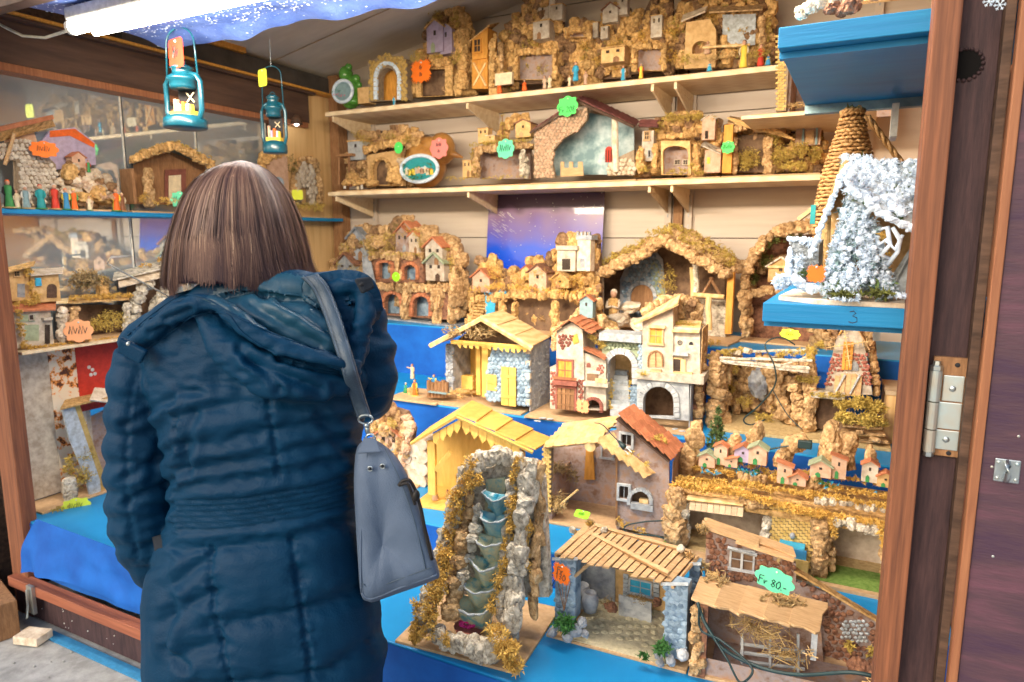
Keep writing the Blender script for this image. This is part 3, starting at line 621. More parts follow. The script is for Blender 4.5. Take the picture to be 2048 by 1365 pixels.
# front posts
sbox('post', 'stall_brown', -2.885, -2.775, 1.33, 1.385, 0, 2.3, .003)
sbox('post', 'stall_brown', .068, .106, 1.30, 1.40, 0, 3.0, .003)
p2 = sbox('jamb_board', 'stall_dark', .107, .162, 1.34, 1.37, 0, 3.0, .001)
kn = M(); kn.tube([(.137, .0085, 1.735), (.137, -.0002+.0085, 1.735)], .001, 3); 
k1 = M(); k1.lathe([(.022, -.001), (.023, .0005)], n=20); mat('void', (.006, .005, .005), None, 5, 1, 0); ko = k1.out('knot_hole', 'void', p2); ko.rotation_euler = (math.pi/2, 0, 0); ko.location = (.119, .0095, 1.735); ko.scale = (1, 1, 1)
k1 = M()
for q_ in range(20): a = q_*math.pi/10; k1.ball((.024*math.cos(a), .024*math.sin(a), 0), .0032)
ko = k1.out('knot_rim', 'stall_dark', p2); ko.rotation_euler = (math.pi/2, 0, 0); ko.location = (.119, .009, 1.735)
sbox('jamb_strip', 'dark_wood', .162, .1755, 1.31, 1.37, 0, 3.0, .001, label='narrow dark strip beside the hinge')
sbox('side_wall', 'stall_brown', .26, .29, 1.41, 3.38, 0, 2.9, 0)
sbox('side_wall', 'orange_wood', .225, .258, 2.6, 3.37, .9, 2.6, .001)
# sill and kick board, loose timbers on the left
sbox('sill', 'stall_red', -2.86, .06, 1.30, 1.345, .125, .165, .003)
kb = sbox('kick_board', 'stall_dark', -2.86, .06, 1.325, 1.345, .012, .124, .001)
M().box(-2.71, -2.675, 1.288-SY, 1.30-SY, .06, .17).out('hook_plate', 'zinc', kb); hk = M(); hk.tube([(-2.692, -.05, .16), (-2.692, -.052, .10), (-2.688, -.06, .055), (-2.695, -.06, .05)], .004, 6); hk.out('hook', 'zinc', kb)
sp = M()
for _ in range(40): sp.ball((U(-2.7, -.2), -.006, U(.02, .12)), U(.0012, .003))
sp.out('paint_fleck', 'white_p', kb, kind='stuff')
o = M().box(-.05, .05, -.035, .035, 0, .03).out('wood_offcut', 'pale_stone', bevel=.002); o.location = (-2.60, 1.24, .006); o.rotation_euler = (0, 0, .3); tag(o, 'pale scrap of wood lying on the ground below the left gate hook', 'wood scrap')
o = M().box(-.55, .02, -.05, .05, 0, .14).out('timber_beam', 'brown_wood', bevel=.004); o.location = (-2.72, 1.20, 0); o.rotation_euler = (0, 0, -.25); tag(o, 'weathered timber lying on the ground at the far left', 'timber')
# hedge seen in the gap left of the post
hb = [(-3.4, 1.55, z_, .25, .2, .25) for z_ in np.arange(.1, .8, .12)]; ho = moss_obj(None, hb, 9000, .03, 'green_leaf', 'hedge'); tag(ho, 'dark green hedge showing left of the left stall post', 'hedge', kind='stuff')
nb = M().box(-3.9, -3.07, 1.6, 1.65, 0, 2.6).out('neighbour_wall', 'stall_brown'); tag(nb, 'brown boarded wall just outside the left side of the stall', 'wall')
gt = [TRS((U(-3.2, -1.2), U(.3, 1.27), .002), (J(3), J(3), J(3)), (U(.002, .006),)*3) for _ in range(240)]
joined_pieces(None, gt, 'stone', 'grit', 'concrete'); tag(bpy.context.scene.collection.objects[-1], 'small grit and crumbs scattered on the pavement', 'grit')
# ---------------------------------------------------------------- open door leaf on the right
door = thing('stall_door', 'purple brown plywood shutter door folded open at the right edge', 'door', (.19, 1.29, 0))
M().box(-.0135, 0, -.008, .02, 0, 3.0).out('door_edge', 'strip_brown', door, bevel=.002)
M().box(.001, .9, 0, .018, 0, 3.0).out('panel', 'stall_purple', door, bevel=.001)
hs = M().box(.018, .052, -.003, -.0002, 1.078, 1.116).out('hasp_plate', 'metal', door, bevel=.004)
a_ = M(); a_.tube([(.034, -.003, 1.082), (.034, -.013, 1.086), (.034, -.018, 1.097), (.034, -.013, 1.108), (.034, -.003, 1.112)], .0045, 8); a_.out('staple', 'metal', hs, smooth=True)
for sx in (.023, .047):
    for sz in (1.084, 1.110): M().ball((sx, -.0035, sz), .003, sc=(1, .5, 1)).out('screw', 'zinc', hs, smooth=True)
for sx, sz in ((.045, 1.155), (.03, .95), (.035, .72), (.015, 1.10), (.05, 1.50)): M().ball((sx, -.0004, sz), .0022, sc=(1, .4, 1)).out('screw', 'zinc', door, smooth=True)
# ---------------------------------------------------------------- strap hinge on a wood block
hg = thing('hinge', 'zinc plated three knuckle hinge on a wooden block between post and door', 'hinge', (.135, 1.328, 1.175))
M().box(-.020, .032, 0, .011, -.078, .092).out('mounting_block', 'brown_wood', hg, bevel=.001)
for z0, z1, x0, x1 in ((.018, .062, -.004, .026), (-.030, .016, -.022, .026), (-.066, -.032, -.010, .026)): M().box(x0, x1, -.003, -.0002, z0, z1).out('leaf', 'zinc', hg, bevel=.0012)
for z0, z1 in ((.018, .070), (-.030, .016), (-.070, -.032)): M().tube([(-.016, -.008, z0), (-.016, -.008, z1)], .0095, 14).out('knuckle', 'zinc', hg, smooth=False)
bt_ = M(); bt_.lathe([(.008, .070), (.0095, .071), (.0095, .078), (.006, .079), (.0055, .086)], c=(-.016, -.008, 0), n=6); bt_.lathe([(.006, -.079), (.008, -.078), (.008, -.071)], c=(-.016, -.008, 0), n=6); bt_.out('pin', 'metal', hg)
for sx, sz in ((.010, .040), (.008, -.048)): M().ball((sx, -.0035, sz), .0052, sc=(1, .4, 1)).out('screw', 'metal', hg, smooth=True)
for sz in (.080, -.072): M().ball((.014, -.0004, sz), .004, sc=(1, .3, 1)).out('screw_hole', 'black_p', hg)
# snowflake trinkets
for i_, (px, py) in enumerate(((1978, 3), (2000, 10), (1990, -4))):
    P = at(px, py, Y=1.27); s_ = M(); r = .008
    for a in range(6):
        th = a*math.pi/3; e = Vector((math.cos(th), 0, math.sin(th))); s_.tube([Vector((0, 0, 0)), e*r], .0007, 4)
        for g_ in (-1, 1): e2 = Vector((math.cos(th+g_*.8), 0, math.sin(th+g_*.8))); s_.tube([e*r*.6, e*r*.6+e2*r*.35], .0006, 4)
    o = s_.out('snowflake', 'snow'); o.location = P; tag(o, ['left of the small white snowflake ornaments at the top right corner', 'right of the small white snowflake ornaments at the top right corner', 'highest small snowflake ornament cut by the top edge'][i_], 'ornament', 'snowflake ornaments')
# ---------------------------------------------------------------- display steps and cloth
T1, T2, T3, T4 = .381, .495, .755, 1.010; Y1, Y2, Y3, Y4 = 1.36, 1.83, 2.357, 2.853
steps = thing('display_steps', 'four blue covered display steps rising to the back wall', 'display steps', (-1.3, Y1, 0)); ex_ = .26
def stepo(z0, z, ya, yb, xl):
    o = M().box(xl+1.3, ex_-.002+1.3, ya-Y1, yb-Y1, z-.018, z).out('step', 'blue_top_lit', steps, bevel=.004)
    nx = 90; nz = 6; V = []; F = []
    for a in range(nx+1):
        for b in range(nz+1):
            x = xl+(ex_-xl)*a/nx; u = b/nz; f = noise.noise(Vector((x*5, z*9, u*1.2)))*.018*(1-u)+noise.noise(Vector((x*14, z*3, u)))*.005
            V.append((x+1.3, ya-Y1-.002-abs(f)*.8, z0+(z-.006-z0)*u))
    for a in range(nx):
        for b in range(nz): i = a*(nz+1)+b; F.append((i, i+nz+1, i+nz+2, i+1))
    me = npmesh('cloth', V, F, True); me.materials.append(MATS['blue_cloth']); link(bpy.data.objects.new('cloth', me), steps)
stepo(.17, T1, Y1, Y2+.02, -2.94); stepo(T1, T2, Y2, Y3+.02, -2.60); stepo(T2, T3, Y3, Y4+.02, -2.60); stepo(T3, T4, Y4, 3.345, -2.60)
# loose corner of cloth at the left post
V = []; F = []; n_ = 26
for a in range(n_+1):
    for b in range(n_+1):
        u = a/n_; v = b/n_; P0 = at(80, 1036, Y=1.345).lerp(at(330, 1128, Y=1.345), u); P1 = at(48+110*min(1, u*2), 1150+(u*2-.35)*18 if u < .5 else 1162, Y=1.30).lerp(at(330, 1245, Y=1.35), max(0, u*1.3-.3))
        P = P0.lerp(P1, v); sag = -.035*math.exp(-((u-.0)/.10)**2)*math.sin(v*math.pi)
        P.x += sag*1.1; P.y += noise.noise(Vector((u*7, v*2, 3)))*.028*v-.012+.012*v*math.sin(u*30)*math.exp(-u*4); V.append(P)
for a in range(n_):
    for b in range(n_): i = a*(n_+1)+b; F.append((i, i+1, i+n_+2, i+n_+1))
me = npmesh('table_cloth', V, F, True); me.materials.append(MATS['blue_cloth']); o = link(bpy.data.objects.new('table_cloth', me)); tag(o, 'loose bunched corner of bright blue cloth beside the left post', 'cloth')
# ---------------------------------------------------------------- wall shelves with brackets
def wallshelf(z, label, x1=.22, brx=()):
    t = thing('wall_shelf', label, 'shelf', (-2.70, 3.0, z), 0, 'pale wooden shelves on the back wall')
    M().box(0, x1+2.70, 0, .345, -.022, 0).out('shelf_board', 'shelf_wood', t, bevel=.003)
    for x in brx:
        b = M(); b.prism([(x+2.70-.006, -.05), (x+2.70+.006, -.05), (x+2.70+.006, -.0225), (x+2.70-.006, -.0225)], .02, .34); 
        b.hexa([(x+2.70-.004, .03, -.051), (x+2.70+.004, .03, -.051), (x+2.70+.004, .34, -.13), (x+2.70-.004, .34, -.13), (x+2.70-.004, .03, -.045), (x+2.70+.004, .03, -.045), (x+2.70+.004, .34, -.051), (x+2.70-.004, .34, -.051)])
        b.out('bracket', 'shelf_wood', t)
    return t
ZA = 2.131; ZB = 1.702
wallshelf(ZA, 'upper pale wooden shelf carrying the highest row of cribs', -.28, (-2.66, -1.80, -.87, -.77)); wallshelf(ZB, 'lower pale wooden shelf above the starry poster', .22, (-2.66, -1.80, -.87, -.77))
t = thing('wall_shelf', 'short wooden shelf at far right below the upper row', 'shelf', (-.45, 2.75, 1.905), 0, 'pale wooden shelves on the back wall')
M().box(0, .45, 0, .5, -.012, 0).out('shelf_board', 'shelf_wood', t)
# blue shelves fixed beside the right post
def blueshelf(z, label, num=None, th=.036):
    t = thing('blue_shelf', label, 'shelf', (-.168, 1.38, z), 0, 'blue painted shelves behind the right post')
    M().box(0, .40, 0, .65, -th, 0).out('shelf_board', 'shelf_blue', t, bevel=.0015)
    M().box(.0, .40, .030, .050, -th-.012, -th-.0005).out('front_batten', 'shelf_blue', t); M().box(.0, .40, .62, .65, -th-.022, -th-.0005).out('rear_batten', 'grey_blue', t)
    b = M(); b.prism([(.20, -th-.10), (.215, -th-.10), (.215, -th-.0225), (.20, -th-.0225)], .55, .65); b.out('bracket', 'white_p', t)
    return t
b1 = blueshelf(1.838, 'upper blue painted shelf seen from below beside the right post')
b2 = blueshelf(1.340, 'lower blue painted shelf marked 3 under the snowy crib')
nm = M(); nm.tube([(.150, -.0005, -.010), (.156, -.0005, -.008), (.160, -.0005, -.012), (.155, -.0005, -.017), (.162, -.0005, -.020), (.163, -.0005, -.027), (.156, -.0005, -.030), (.149, -.0005, -.028)], .0007, 4); nm.out('number', 'stall_dark', b2)
# left display case shelves
def sideshelf(z, label, m, xf, y0, y1, th=.018):
    t = thing('side_shelf', label, 'shelf', (-2.985, y0, z), 0, 'shelves along the left glass wall'); M().box(0, xf+2.985, 0, y1-y0, -th, 0).out('shelf_board', m, t, bevel=.002); return t
sideshelf(1.563, 'long blue shelf along the left glass wall', 'shelf_blue', -2.83, 1.40, 3.27)
sideshelf(1.03, 'pale wooden shelf with small houses low on the left glass wall', 'shelf_wood', -2.80, 1.41, 2.6, .012)
mat('sky_poster', (.02, .06, .55), (.38, .24, .33), 3, .25, 0, var=0)
# starry poster: gradient print from lilac to blue
m = MATS['sky_poster']; t_ = m.node_tree; N_ = t_.nodes; b_ = N_['Principled BSDF']
tc = N_.new('ShaderNodeTexCoord'); sx_ = N_.new('ShaderNodeSeparateXYZ'); t_.links.new(tc.outputs['Generated'], sx_.inputs[0]); nz_ = N_.new('ShaderNodeTexNoise'); nz_.inputs['Scale'].default_value = 4; t_.links.new(tc.outputs['Generated'], nz_.inputs[0])
ad_ = N_.new('ShaderNodeMath'); ad_.operation = 'MULTIPLY_ADD'; ad_.inputs[1].default_value = .22; t_.links.new(nz_.outputs['Fac'], ad_.inputs[0]); t_.links.new(sx_.outputs['Z'], ad_.inputs[2])
cr = N_.new('ShaderNodeValToRGB'); e = cr.color_ramp.elements; e[0].position = .50; e[0].color = (.006, .07, .75, 1); e[1].position = 1.0; e[1].color = (.10, .06, .10, 1); x_ = e.new(.68); x_.color = (.012, .09, .72, 1); x_ = e.new(.82); x_.color = (.14, .10, .40, 1); x_ = e.new(.94); x_.color = (.22, .13, .24, 1)
t_.links.new(ad_.outputs[0], cr.inputs[0]); t_.links.new(cr.outputs[0], b_.inputs['Base Color']); b_.inputs['Coat Weight'].default_value = .2
A = at(967, 560, Y=3.26); B = at(1197, 560, Y=3.26); C_ = at(1080, 382, Y=3.30)
po = thing('starry_poster', 'night sky poster with white stars leaning on the back wall', 'poster', (A.x, 3.26, T4)); hgt = C_.z-T4
po.rotation_euler = (-.10, 0, 0)
M().box(0, B.x-A.x, 0, .004, 0, hgt).out('print', 'sky_poster', po)
st_ = M()
for _ in range(130): x = U(.01, B.x-A.x-.01); z = hgt*U(.3, .98); st_.ball((x, -.0006, z), U(.0008, .0022), sc=(1, .2, 1))
for _ in range(34):
    x = U(.02, .14); z = hgt*U(.66, .86); L_ = U(.01, .035); st_.hexa([(x, -.0012, z), (x+L_, -.0012, z-L_*.6), (x+L_, -.0004, z-L_*.6), (x, -.0004, z), (x, -.0012, z+.0012), (x+L_, -.0012, z-L_*.6+.0012), (x+L_, -.0004, z-L_*.6+.0012), (x, -.0004, z+.0012)])
st_.out('star', 'white_p', po, kind='stuff')
# ---------------------------------------------------------------- starry cloth under the roof edge, strip lamp
mat('sequin_cloth', (.10, .17, .46), (.05, .10, .34), 9, .45, .6, 60, var=0)
nx, ny = 120, 16; V = []; F = []
for a in range(nx+1):
    for b in range(ny+1):
        x = -2.32+3.1*a/nx; y = 1.262+.49*b/ny; V.append((x, y, 2.152+.012*noise.noise(Vector((x*5, y*6, 0)))-.035*math.exp(-((y-1.752)/.05)**2)*(.6+.7*noise.noise(Vector((x*7, 1, 1))))))
for a in range(nx):
    for b in range(ny): i = a*(ny+1)+b; F.append((i, i+1, i+ny+2, i+ny+1))
me = npmesh('starry_cloth', V, F, True); me.materials.append(MATS['sequin_cloth']); sc_ = thing('starry_cloth', 'dark blue cloth with silver specks hung under the roof edge', 'cloth', (0, 0, 0)); link(bpy.data.objects.new('fabric', me), sc_)
sq = M()
for _ in range(2600):
    x = U(-2.32, -.2); y = 1.262+.49*random.random()**.8; i = int((x+2.32)/3.1*nx)*(ny+1)+int((y-1.262)/.49*ny); zz = V[i][2]-.0012; r = U(.0012, .0035); sq.add([(x-r, y-r, zz), (x+r, y-r, zz+J(.001)), (x+r, y+r, zz), (x-r, y+r, zz+J(.001))], [(0, 3, 2, 1)])
sq.out('sequin', 'snow', sc_, kind='stuff', recalc=False)
mglow('tube_glow', (1, .93, .82), 25.0)
lp = thing('strip_light', 'white fluorescent strip light under the starry cloth', 'strip light', (-2.20, 1.36, 2.10))
M().box(0, 2.1, -.035, .035, .008, .045).out('housing', 'white_p', lp, bevel=.006)
tb = M(); tb.tube([(.01, -.012, -.008), (2.09, -.012, -.008)], .021, 12); tb.out('diffuser', 'tube_glow', lp, smooth=True)
tb = M(); tb.tube([(.02, .045, -.012), (2.09, .045, -.012)], .010, 10); tb.out('tube', 'tube_glow', lp, smooth=True)
for x_ in (0, 2.095): M().tube([(x_-.006, -.012, -.008), (x_+.008, -.012, -.008)], .0225, 12).out('end_cap', 'white_p', lp)
al = bpy.data.lights.new('strip_lamp', 'AREA'); al.shape = 'RECTANGLE'; al.size = 2.0; al.size_y = .06; al.energy = 34; al.color = (1, .81, .57)
lo = bpy.data.objects.new('strip_lamp', al); link(lo, lp); lo.location = (1.05, .02, -.045); lo.rotation_euler = (math.radians(66), 0, 0)
wire = M(); wire.tube([at(-20, 38, Y=1.36), at(10, 55, Y=1.36), at(45, 72, Y=1.36), at(90, 76, Y=1.36), at(134, 62, Y=1.36)], .0045, 8); o = wire.out('power_cable', 'wire_white', smooth=True); tag(o, 'white power cable sagging from the left end of the strip light', 'cable')
# spotlight under the rear end of the beam
sp_ = thing('spotlight', 'small dark lamp with a lit bulb under the end of the left beam', 'spotlight', (-2.90, 2.99, 2.13))
M().lathe([(.012, .0), (.030, -.02), (.034, -.05)], n=14).out('lamp_shade', 'dark_wood', sp_, smooth=True); mglow('bulb_glow', (1, .95, .85), 12); M().ball((0, 0, -.045), .014).out('bulb', 'bulb_glow', sp_, smooth=True)
G1 = 'nativity cribs for sale on the stall'
def backd(s_fl, s_fr, Z, px, py):
    A = at(*s_fl, Z=Z); B = at(*s_fr, Z=Z); u = (B-A).normalized(); v = Vector((-u.y, u.x, 0)); return (at(px, py, Z=Z)-A).dot(v)
# ================= A: waterfall grotto
c = Crib((790, 1286), (1036, 1352), T1, 'tall rock waterfall with golden moss, pink flower in its basin, on a brown board', name='waterfall_grotto', cat='grotto', depth=backd((790, 1286), (1036, 1352), T1, 1108, 1218))
c.wall([(985, 1195), (975, 960), (1000, 915), (1068, 925), (1085, 960), (1098, 1195)], .13, .03, 'bark_grey', name='rock_back')
c.wall([(880, 1190), (890, 1050), (925, 950), (985, 935), (985, 1190)], .13, .028, 'bark_grey', name='rock_back')
c.path([(846, 1255, .02), (868, 1175, .05), (890, 1090, .08), (912, 1010, .10), (930, 950, .11), (955, 920, .11), (1000, 910, .11), (1045, 925, .11)], 17, 22, m='bark_grey', name='rock_lump', dj=.012)
c.path([(960, 1010, .09), (940, 1100, .07), (918, 1180, .05)], 11, 9, m='bark_grey', name='rock_lump')
c.path([(900, 1230, .03), (915, 1150, .06), (925, 1060, .09), (940, 990, .10)], 16, 12, m='bark', name='rock_lump')
c.path([(1025, 1265, .03), (1030, 1180, .05), (1040, 1090, .07), (1050, 1000, .09), (1060, 940, .10)], 17, 20, m='bark_grey', name='rock_lump', az=1.5)
c.path([(1065, 1225, .09), (1072, 1120, .11), (1078, 1020, .12), (1078, 935, .12)], 13, 14, m='bark', name='rock_lump', az=1.8, ax=.8)
c.path([(1000, 1240, .04), (1008, 1150, .06), (1018, 1050, .08), (1025, 960, .1)], 12, 12, m='bark_grey', name='rock_lump', az=1.4)
c.path([(868, 1262, .01), (900, 1283, .0), (945, 1296, .0), (985, 1300, .0), (1005, 1285, .02)], 17, 11, m='bark_grey', name='basin_stone', dj=.004, ax=1.0, az=1.2)
M().lathe([(.001, .03), (.035, .03), (.04, .04)], c=tuple(c.q(940, 1262, .055)-Vector((0, 0, .028))), n=16, sx=1.1).out('basin', 'red_stone', c.root)
fl = M()
for a in range(9): fl.ball(tuple(c.q(935+12*math.cos(a*.7), 1248+6*math.sin(a*.7), .05)), .0075, sc=(1.2, 1, .7))
fl.ball(tuple(c.q(935, 1243, .05)), .007); fl.out('pink_flower', 'magenta', c.root, smooth=True)
mat('bowl_glaze', (.28, .42, .36), (.10, .30, .34), 34, .35, .4, c3=(.50, .46, .28), spec=.6)
mat('bowl_blue', (.02, .25, .40), (.30, .42, .38), 30, .3, .4, spec=.6)
casc = [(995, 998, 23, 'bowl_blue'), (992, 1040, 27, 'bowl_blue'), (985, 1086, 30, 'bowl_glaze'), (977, 1132, 32, 'bowl_glaze'), (966, 1176, 34, 'bowl_glaze'), (955, 1216, 38, 'bowl_glaze')]
for (bx, by, bw, bm_) in casc:
    k = c.k(bx, by, .095)*bw; P = c.q(bx, by, .097-.003*(by-985)/40); n_ = 20; vs = []; fs = []
    rr = [(.80, .25, -1.25), (.70, .5, -.85), (.85, .80, -.45), (1.0, .98, -.08), (1.10, 1.05, .16), (.98, .90, .10), (.5, .45, .04), (.0, .0, .02)]
    for (rx, ry, z) in rr:
        for j in range(n_+1): a_ = math.pi+math.pi*j/n_; wv = 1+.09*math.sin(a_*5+bx)+.05*math.sin(a_*11); vs.append((P.x+rx*k*math.cos(a_)*wv, P.y+ry*k*.9*math.sin(a_)*wv, P.z+z*k*(1+.12*math.sin(a_*3+by))+.42*k*abs(math.cos(a_))**1.6))
    for i in range(len(rr)-1):
        for j in range(n_): q_ = i*(n_+1)+j; fs.append((q_, q_+1, q_+n_+2, q_+n_+1))
    m_ = M(); m_.add(vs, fs); o = m_.out('water_step', bm_, c.root, smooth=True)
    m_ = M(); m_.tube([vs[4*(n_+1)+j] for j in range(n_+1)], [.055*k*U(.6, 1.6) for _ in range(n_+1)], 6); m_.out('rim', 'snow_shade', o, smooth=True)
c.wall([(962, 1215), (972, 960), (1010, 955), (1012, 1210)], .115, .006, 'bowl_glaze', name='water_run')
c.mosspath([(860, 1260, .0), (880, 1170, .04), (895, 1100, .07)], 20, n=3200, m='moss_gold', size=.006)
c.mosspath([(890, 1150, .05), (905, 1060, .085), (920, 985, .10), (955, 950, .10), (945, 915, .10)], 17, n=3600, m='moss_gold', size=.006)
c.mosspath([(1000, 1260, -.0), (1020, 1290, .0), (1035, 1320, .01)], 24, n=2600, m='moss_gold', size=.0065)
c.mosspath([(990, 1215, .05), (1012, 1120, .06), (1028, 1050, .08), (1030, 960, .1), (1040, 920, .10)], 12, n=3400, m='moss_gold', size=.0055)
c.mosspath([(1055, 1130, .07), (1060, 1040, .08)], 9, n=900, m='moss_gold', size=.005)
c.mosspath([(835, 1270, .0), (848, 1210, .03)], 16, n=1600, m='moss_gold', size=.007)
c.moss([(895, 1275, -.01, 10, 15)], 500, .005, 'moss_gold')
# ================= B: straw roofed stable with blue stone pillars
c = Crib((1092, 1274), (1372, 1350), T1, 'open stable with plank roof, blue stone pillars and sandy cobbled floor, on the lowest step', depth=.30)
M().box(.055, c.w-.05, .004, .235, .008, .0105).out('floor', 'cobble', c.root)
fp = [(1180, 1262), (1320, 1300), (1330, 1225), (1195, 1185)]
for yy in range(1186, 1300, 13):
    for xx in range(1190, 1330, 17):
        if inpoly(xx, yy, fp):
            P = at(xx+J(3), yy+J(2), Z=T1+.012); L_ = P-c.A; piece('stone%d' % random.randrange(6), 'floor_slab', 'cobble', c.root, TRS((L_.dot(c.ux), L_.dot(c.uy), .0108), (0, 0, J(3)), (.0115, .0125, .0042)))
c.wall([(1150, 1235), (1150, 1095), (1325, 1120), (1350, 1280)], .24, .008, 'plaster_tan', name='back_wall')
c.wall([(1155, 1228), (1155, 1105), (1230, 1120), (1230, 1245)], .236, .004, 'grey_stone', name='back_wall')
mw = M(); a = c.q(1110, 1230, .03); mw.box(a.x, a.x+.008, .04, .24, 0, .14); mw.out('side_wall', 'grey_stone', c.root)
a = c.q(1362, 1300, .03); M().box(a.x-.008, a.x, .04, .24, 0, .14).out('side_wall', 'blue_stone', c.root)
# pillars
for nm_, x0, x1, yt, yb, d in (('l', 1109, 1150, 1118, 1232, .012), ('r', 1326, 1371, 1168, 1312, .012), ('b', 1376, 1397, 1128, 1200, .16)):
    p_ = c.box(x0, yt, x1, yb, d, d+.045, 'blue_stone', 'pillar', .0006, .002)
    y = yt+8; r = 0
    while y < yb-4:
        x = x0+6+(r % 2)*5
        while x < x1:
            P = c.q(min(x+J(2), x1-3), y+J(2), d); k = c.k(x, y, d); piece('stone%d' % random.randrange(6), 'pillar_stone', 'blue_stone', c.root, TRS(P, (J(.3), J(.4), 0), (k*7.5, .0035, k*U(5.5, 7.5)))); x += 12
        y += 12; r += 1
    c.slab((x0-5, yt-3, d-.01), (x1+5, yt-3, d-.01), (x1+5, yt-3, d+.05), (x0-5, yt-3, d+.05), .008, 'snow_shade', 'capital')
# roof: long battens and separate short boards
UL, UR, LR, LL = (1172, 1050, .20), (1392, 1112, .20), (1340, 1170, .0), (1108, 1108, .0)
c.planks(UL, UR, LR, LL, 16, 'tan_wood', t=.004, name='roof_board', gap=.80, jit=.10)
ql = c.q(*LL); qr = c.q(*LR); qul = c.q(*UL); qur = c.q(*UR)
M().slab(ql.lerp(qul, .1)-Vector((0, 0, .004)), qr.lerp(qur, .1)-Vector((0, 0, .004)), qur-Vector((0, 0, .004)), qul-Vector((0, 0, .004)), .003).out('roof_sheet', 'shadow_brown', c.root)
c.beam((1172, 1063, .165), (1338, 1148, .02), 4.5, 'tan_wood', 'roof_batten', 4); c.beam((1190, 1052, .2), (1380, 1104, .19), 4.5, 'tan_wood', 'roof_batten', 4)
for a in ((1112, 1112, .01, 1190, 1052, .2), (1345, 1175, .0, 1395, 1115, .2)): c.beam(a[:3], a[3:], 4, 'tan_wood', 'roof_beam', 5)
c.beam((1150, 1153, .01), (1178, 1128, .01), 3.5, 'tan_wood', 'brace', 4)
for x, y, d, r in ((1160, 1070, .17, 13), (1232, 1070, .2, 12), (1290, 1085, .2, 9), (1378, 1110, .17, 10), (1180, 1046, .2, 8)): c.straw([(x, y, d, r, r*.7)], 150, .016, 'hay', 'straw_tuft'); c.moss([(x, y, d, r*.8)], 220, .005, 'plaster_tan' if x == 1378 else 'moss_gold', 'moss')
c.rocks([(1362, 1098, .17, 10, 7), (1145, 1060, .17, 8, 5), (1208, 1060, .18, 8, 6)], m='bark_grey', kind='rock', name='roof_stone')
# window, barrel, bench, manger
c.window(1281, 1175, 40, 26, .238, 'grey_paint', 'river', 3); 
for i in range(5): c.box(1246, 1150+i*9, 1256, 1156+i*9, .232, .238, 'snow_shade', 'slat'); c.box(1306, 1160+i*9, 1318, 1166+i*9, .232, .238, 'snow_shade', 'slat')
P = c.q(1180, 1222, .10); brl = M(); brl.lathe([(.018, 0), (.023, .02), (.024, .035), (.019, .055), (.015, .055), (.014, .05)], c=tuple(P), n=14); brl.out('barrel', 'grey_stone', c.root, smooth=True)
P = c.q(1163, 1212, .14); brl = M(); brl.lathe([(.020, 0), (.026, .02), (.026, .04), (.021, .065), (.018, .065), (.016, .05)], c=tuple(P), n=14); brl.out('barrel', 'grey_stone', c.root, smooth=True)
for i in range(5): c.box(1237, 1198+i*9, 1303, 1204+i*9, .17+.001*i, .175+.001*i, 'grey_paint', 'bench_slat')
c.straw([(1220, 1205, .14, 20, 9), (1280, 1197, .15, 28, 4)], 120, .02, 'hay')
c.rocks([(1222, 1215, .13, 15, 9), (1345, 1225, .16, 9), (1314, 1205, .16, 9)], m='bark_red', kind='rock', name='hearth_stone')
c.rocks([(1120, 1250, -.005, 12), (1150, 1262, -.01, 13), (1135, 1275, -.02, 10), (1105, 1265, -.01, 9), (1165, 1245, .0, 10), (1170, 1268, -.01, 8)], m='grey_stone', kind='rock', name='pebble')
c.rocks([(1318, 1305, .0, 12), (1342, 1322, -.01, 11), (1365, 1310, -.005, 12), (1330, 1290, .01, 9), (1320, 1326, -.02, 10, 6)], m='grey_stone', kind='rock', name='pebble')
c.moss([(1135, 1238, -.01, 20, 13)], 420, .010, 'green_leaf', 'plastic_shrub'); c.moss([(1325, 1292, -.01, 15, 13)], 300, .009, 'green_leaf', 'plastic_shrub'); c.moss([(1290, 1308, -.02, 9, 6)], 120, .008, 'green_leaf', 'plastic_shrub')
for dx in (-8, -3, 4, 9): c.beam((1128, 1222, .005), (1128+dx*1.5, 1165, .005), .7, 'brown_wood', 'twig', 4, 4)
# ================= C: cork stable with Fr 80 tag
c = Crib((1376, 1352), (1765, 1442), T1, 'brown cork stable with chipped slab roofs and green cable, lowest step beside the right post', depth=.32)
W1 = [(1410, 1180), (1412, 1062), (1500, 1092), (1592, 1128), (1592, 1165), (1650, 1185), (1700, 1212), (1755, 1246), (1768, 1262), (1768, 1400), (1640, 1380), (1640, 1210)]
c.wall(W1, .20, .012, 'plaster_brown', name='back_wall'); win = [(1455, 1088), (1512, 1105), (1508, 1152), (1453, 1140)]
c.stones([(1414, 1068), (1590, 1130), (1590, 1160), (1414, 1165)], 12, .198, 'bark_red', 'wall_stone', holes=[win], fillr=.62)
c.stones([(1600, 1165), (1650, 1190), (1760, 1255), (1765, 1390), (1655, 1370), (1648, 1225)], 13, .198, 'bark_red', 'wall_stone', fillr=.62, holes=[[(1685, 1240), (1735, 1240), (1735, 1290), (1680, 1280)]])
c.stones([(1685, 1240), (1735, 1240), (1735, 1290), (1680, 1280)], 9, .194, 'snow_shade', 'wall_stone', single=True)
c.wall([(1415, 1340), (1415, 1195), (1640, 1225), (1650, 1380)], .17, .008, 'plaster_brown', name='inner_wall')
c.planks((1408, 1049, .20), (1412, 1040, .27), (1592, 1096, .27), (1588, 1118, .20), 1, 'tan_wood', name='roof_board')
c.slab((1405, 1052, .185), (1518, 1090, .185), (1518, 1074, .24), (1405, 1040, .24), .008, 'tan_wood', 'roof_slab'); c.slab((1472, 1082, .18), (1588, 1120, .18), (1590, 1106, .24), (1480, 1066, .24), .008, 'tan_wood', 'roof_slab')
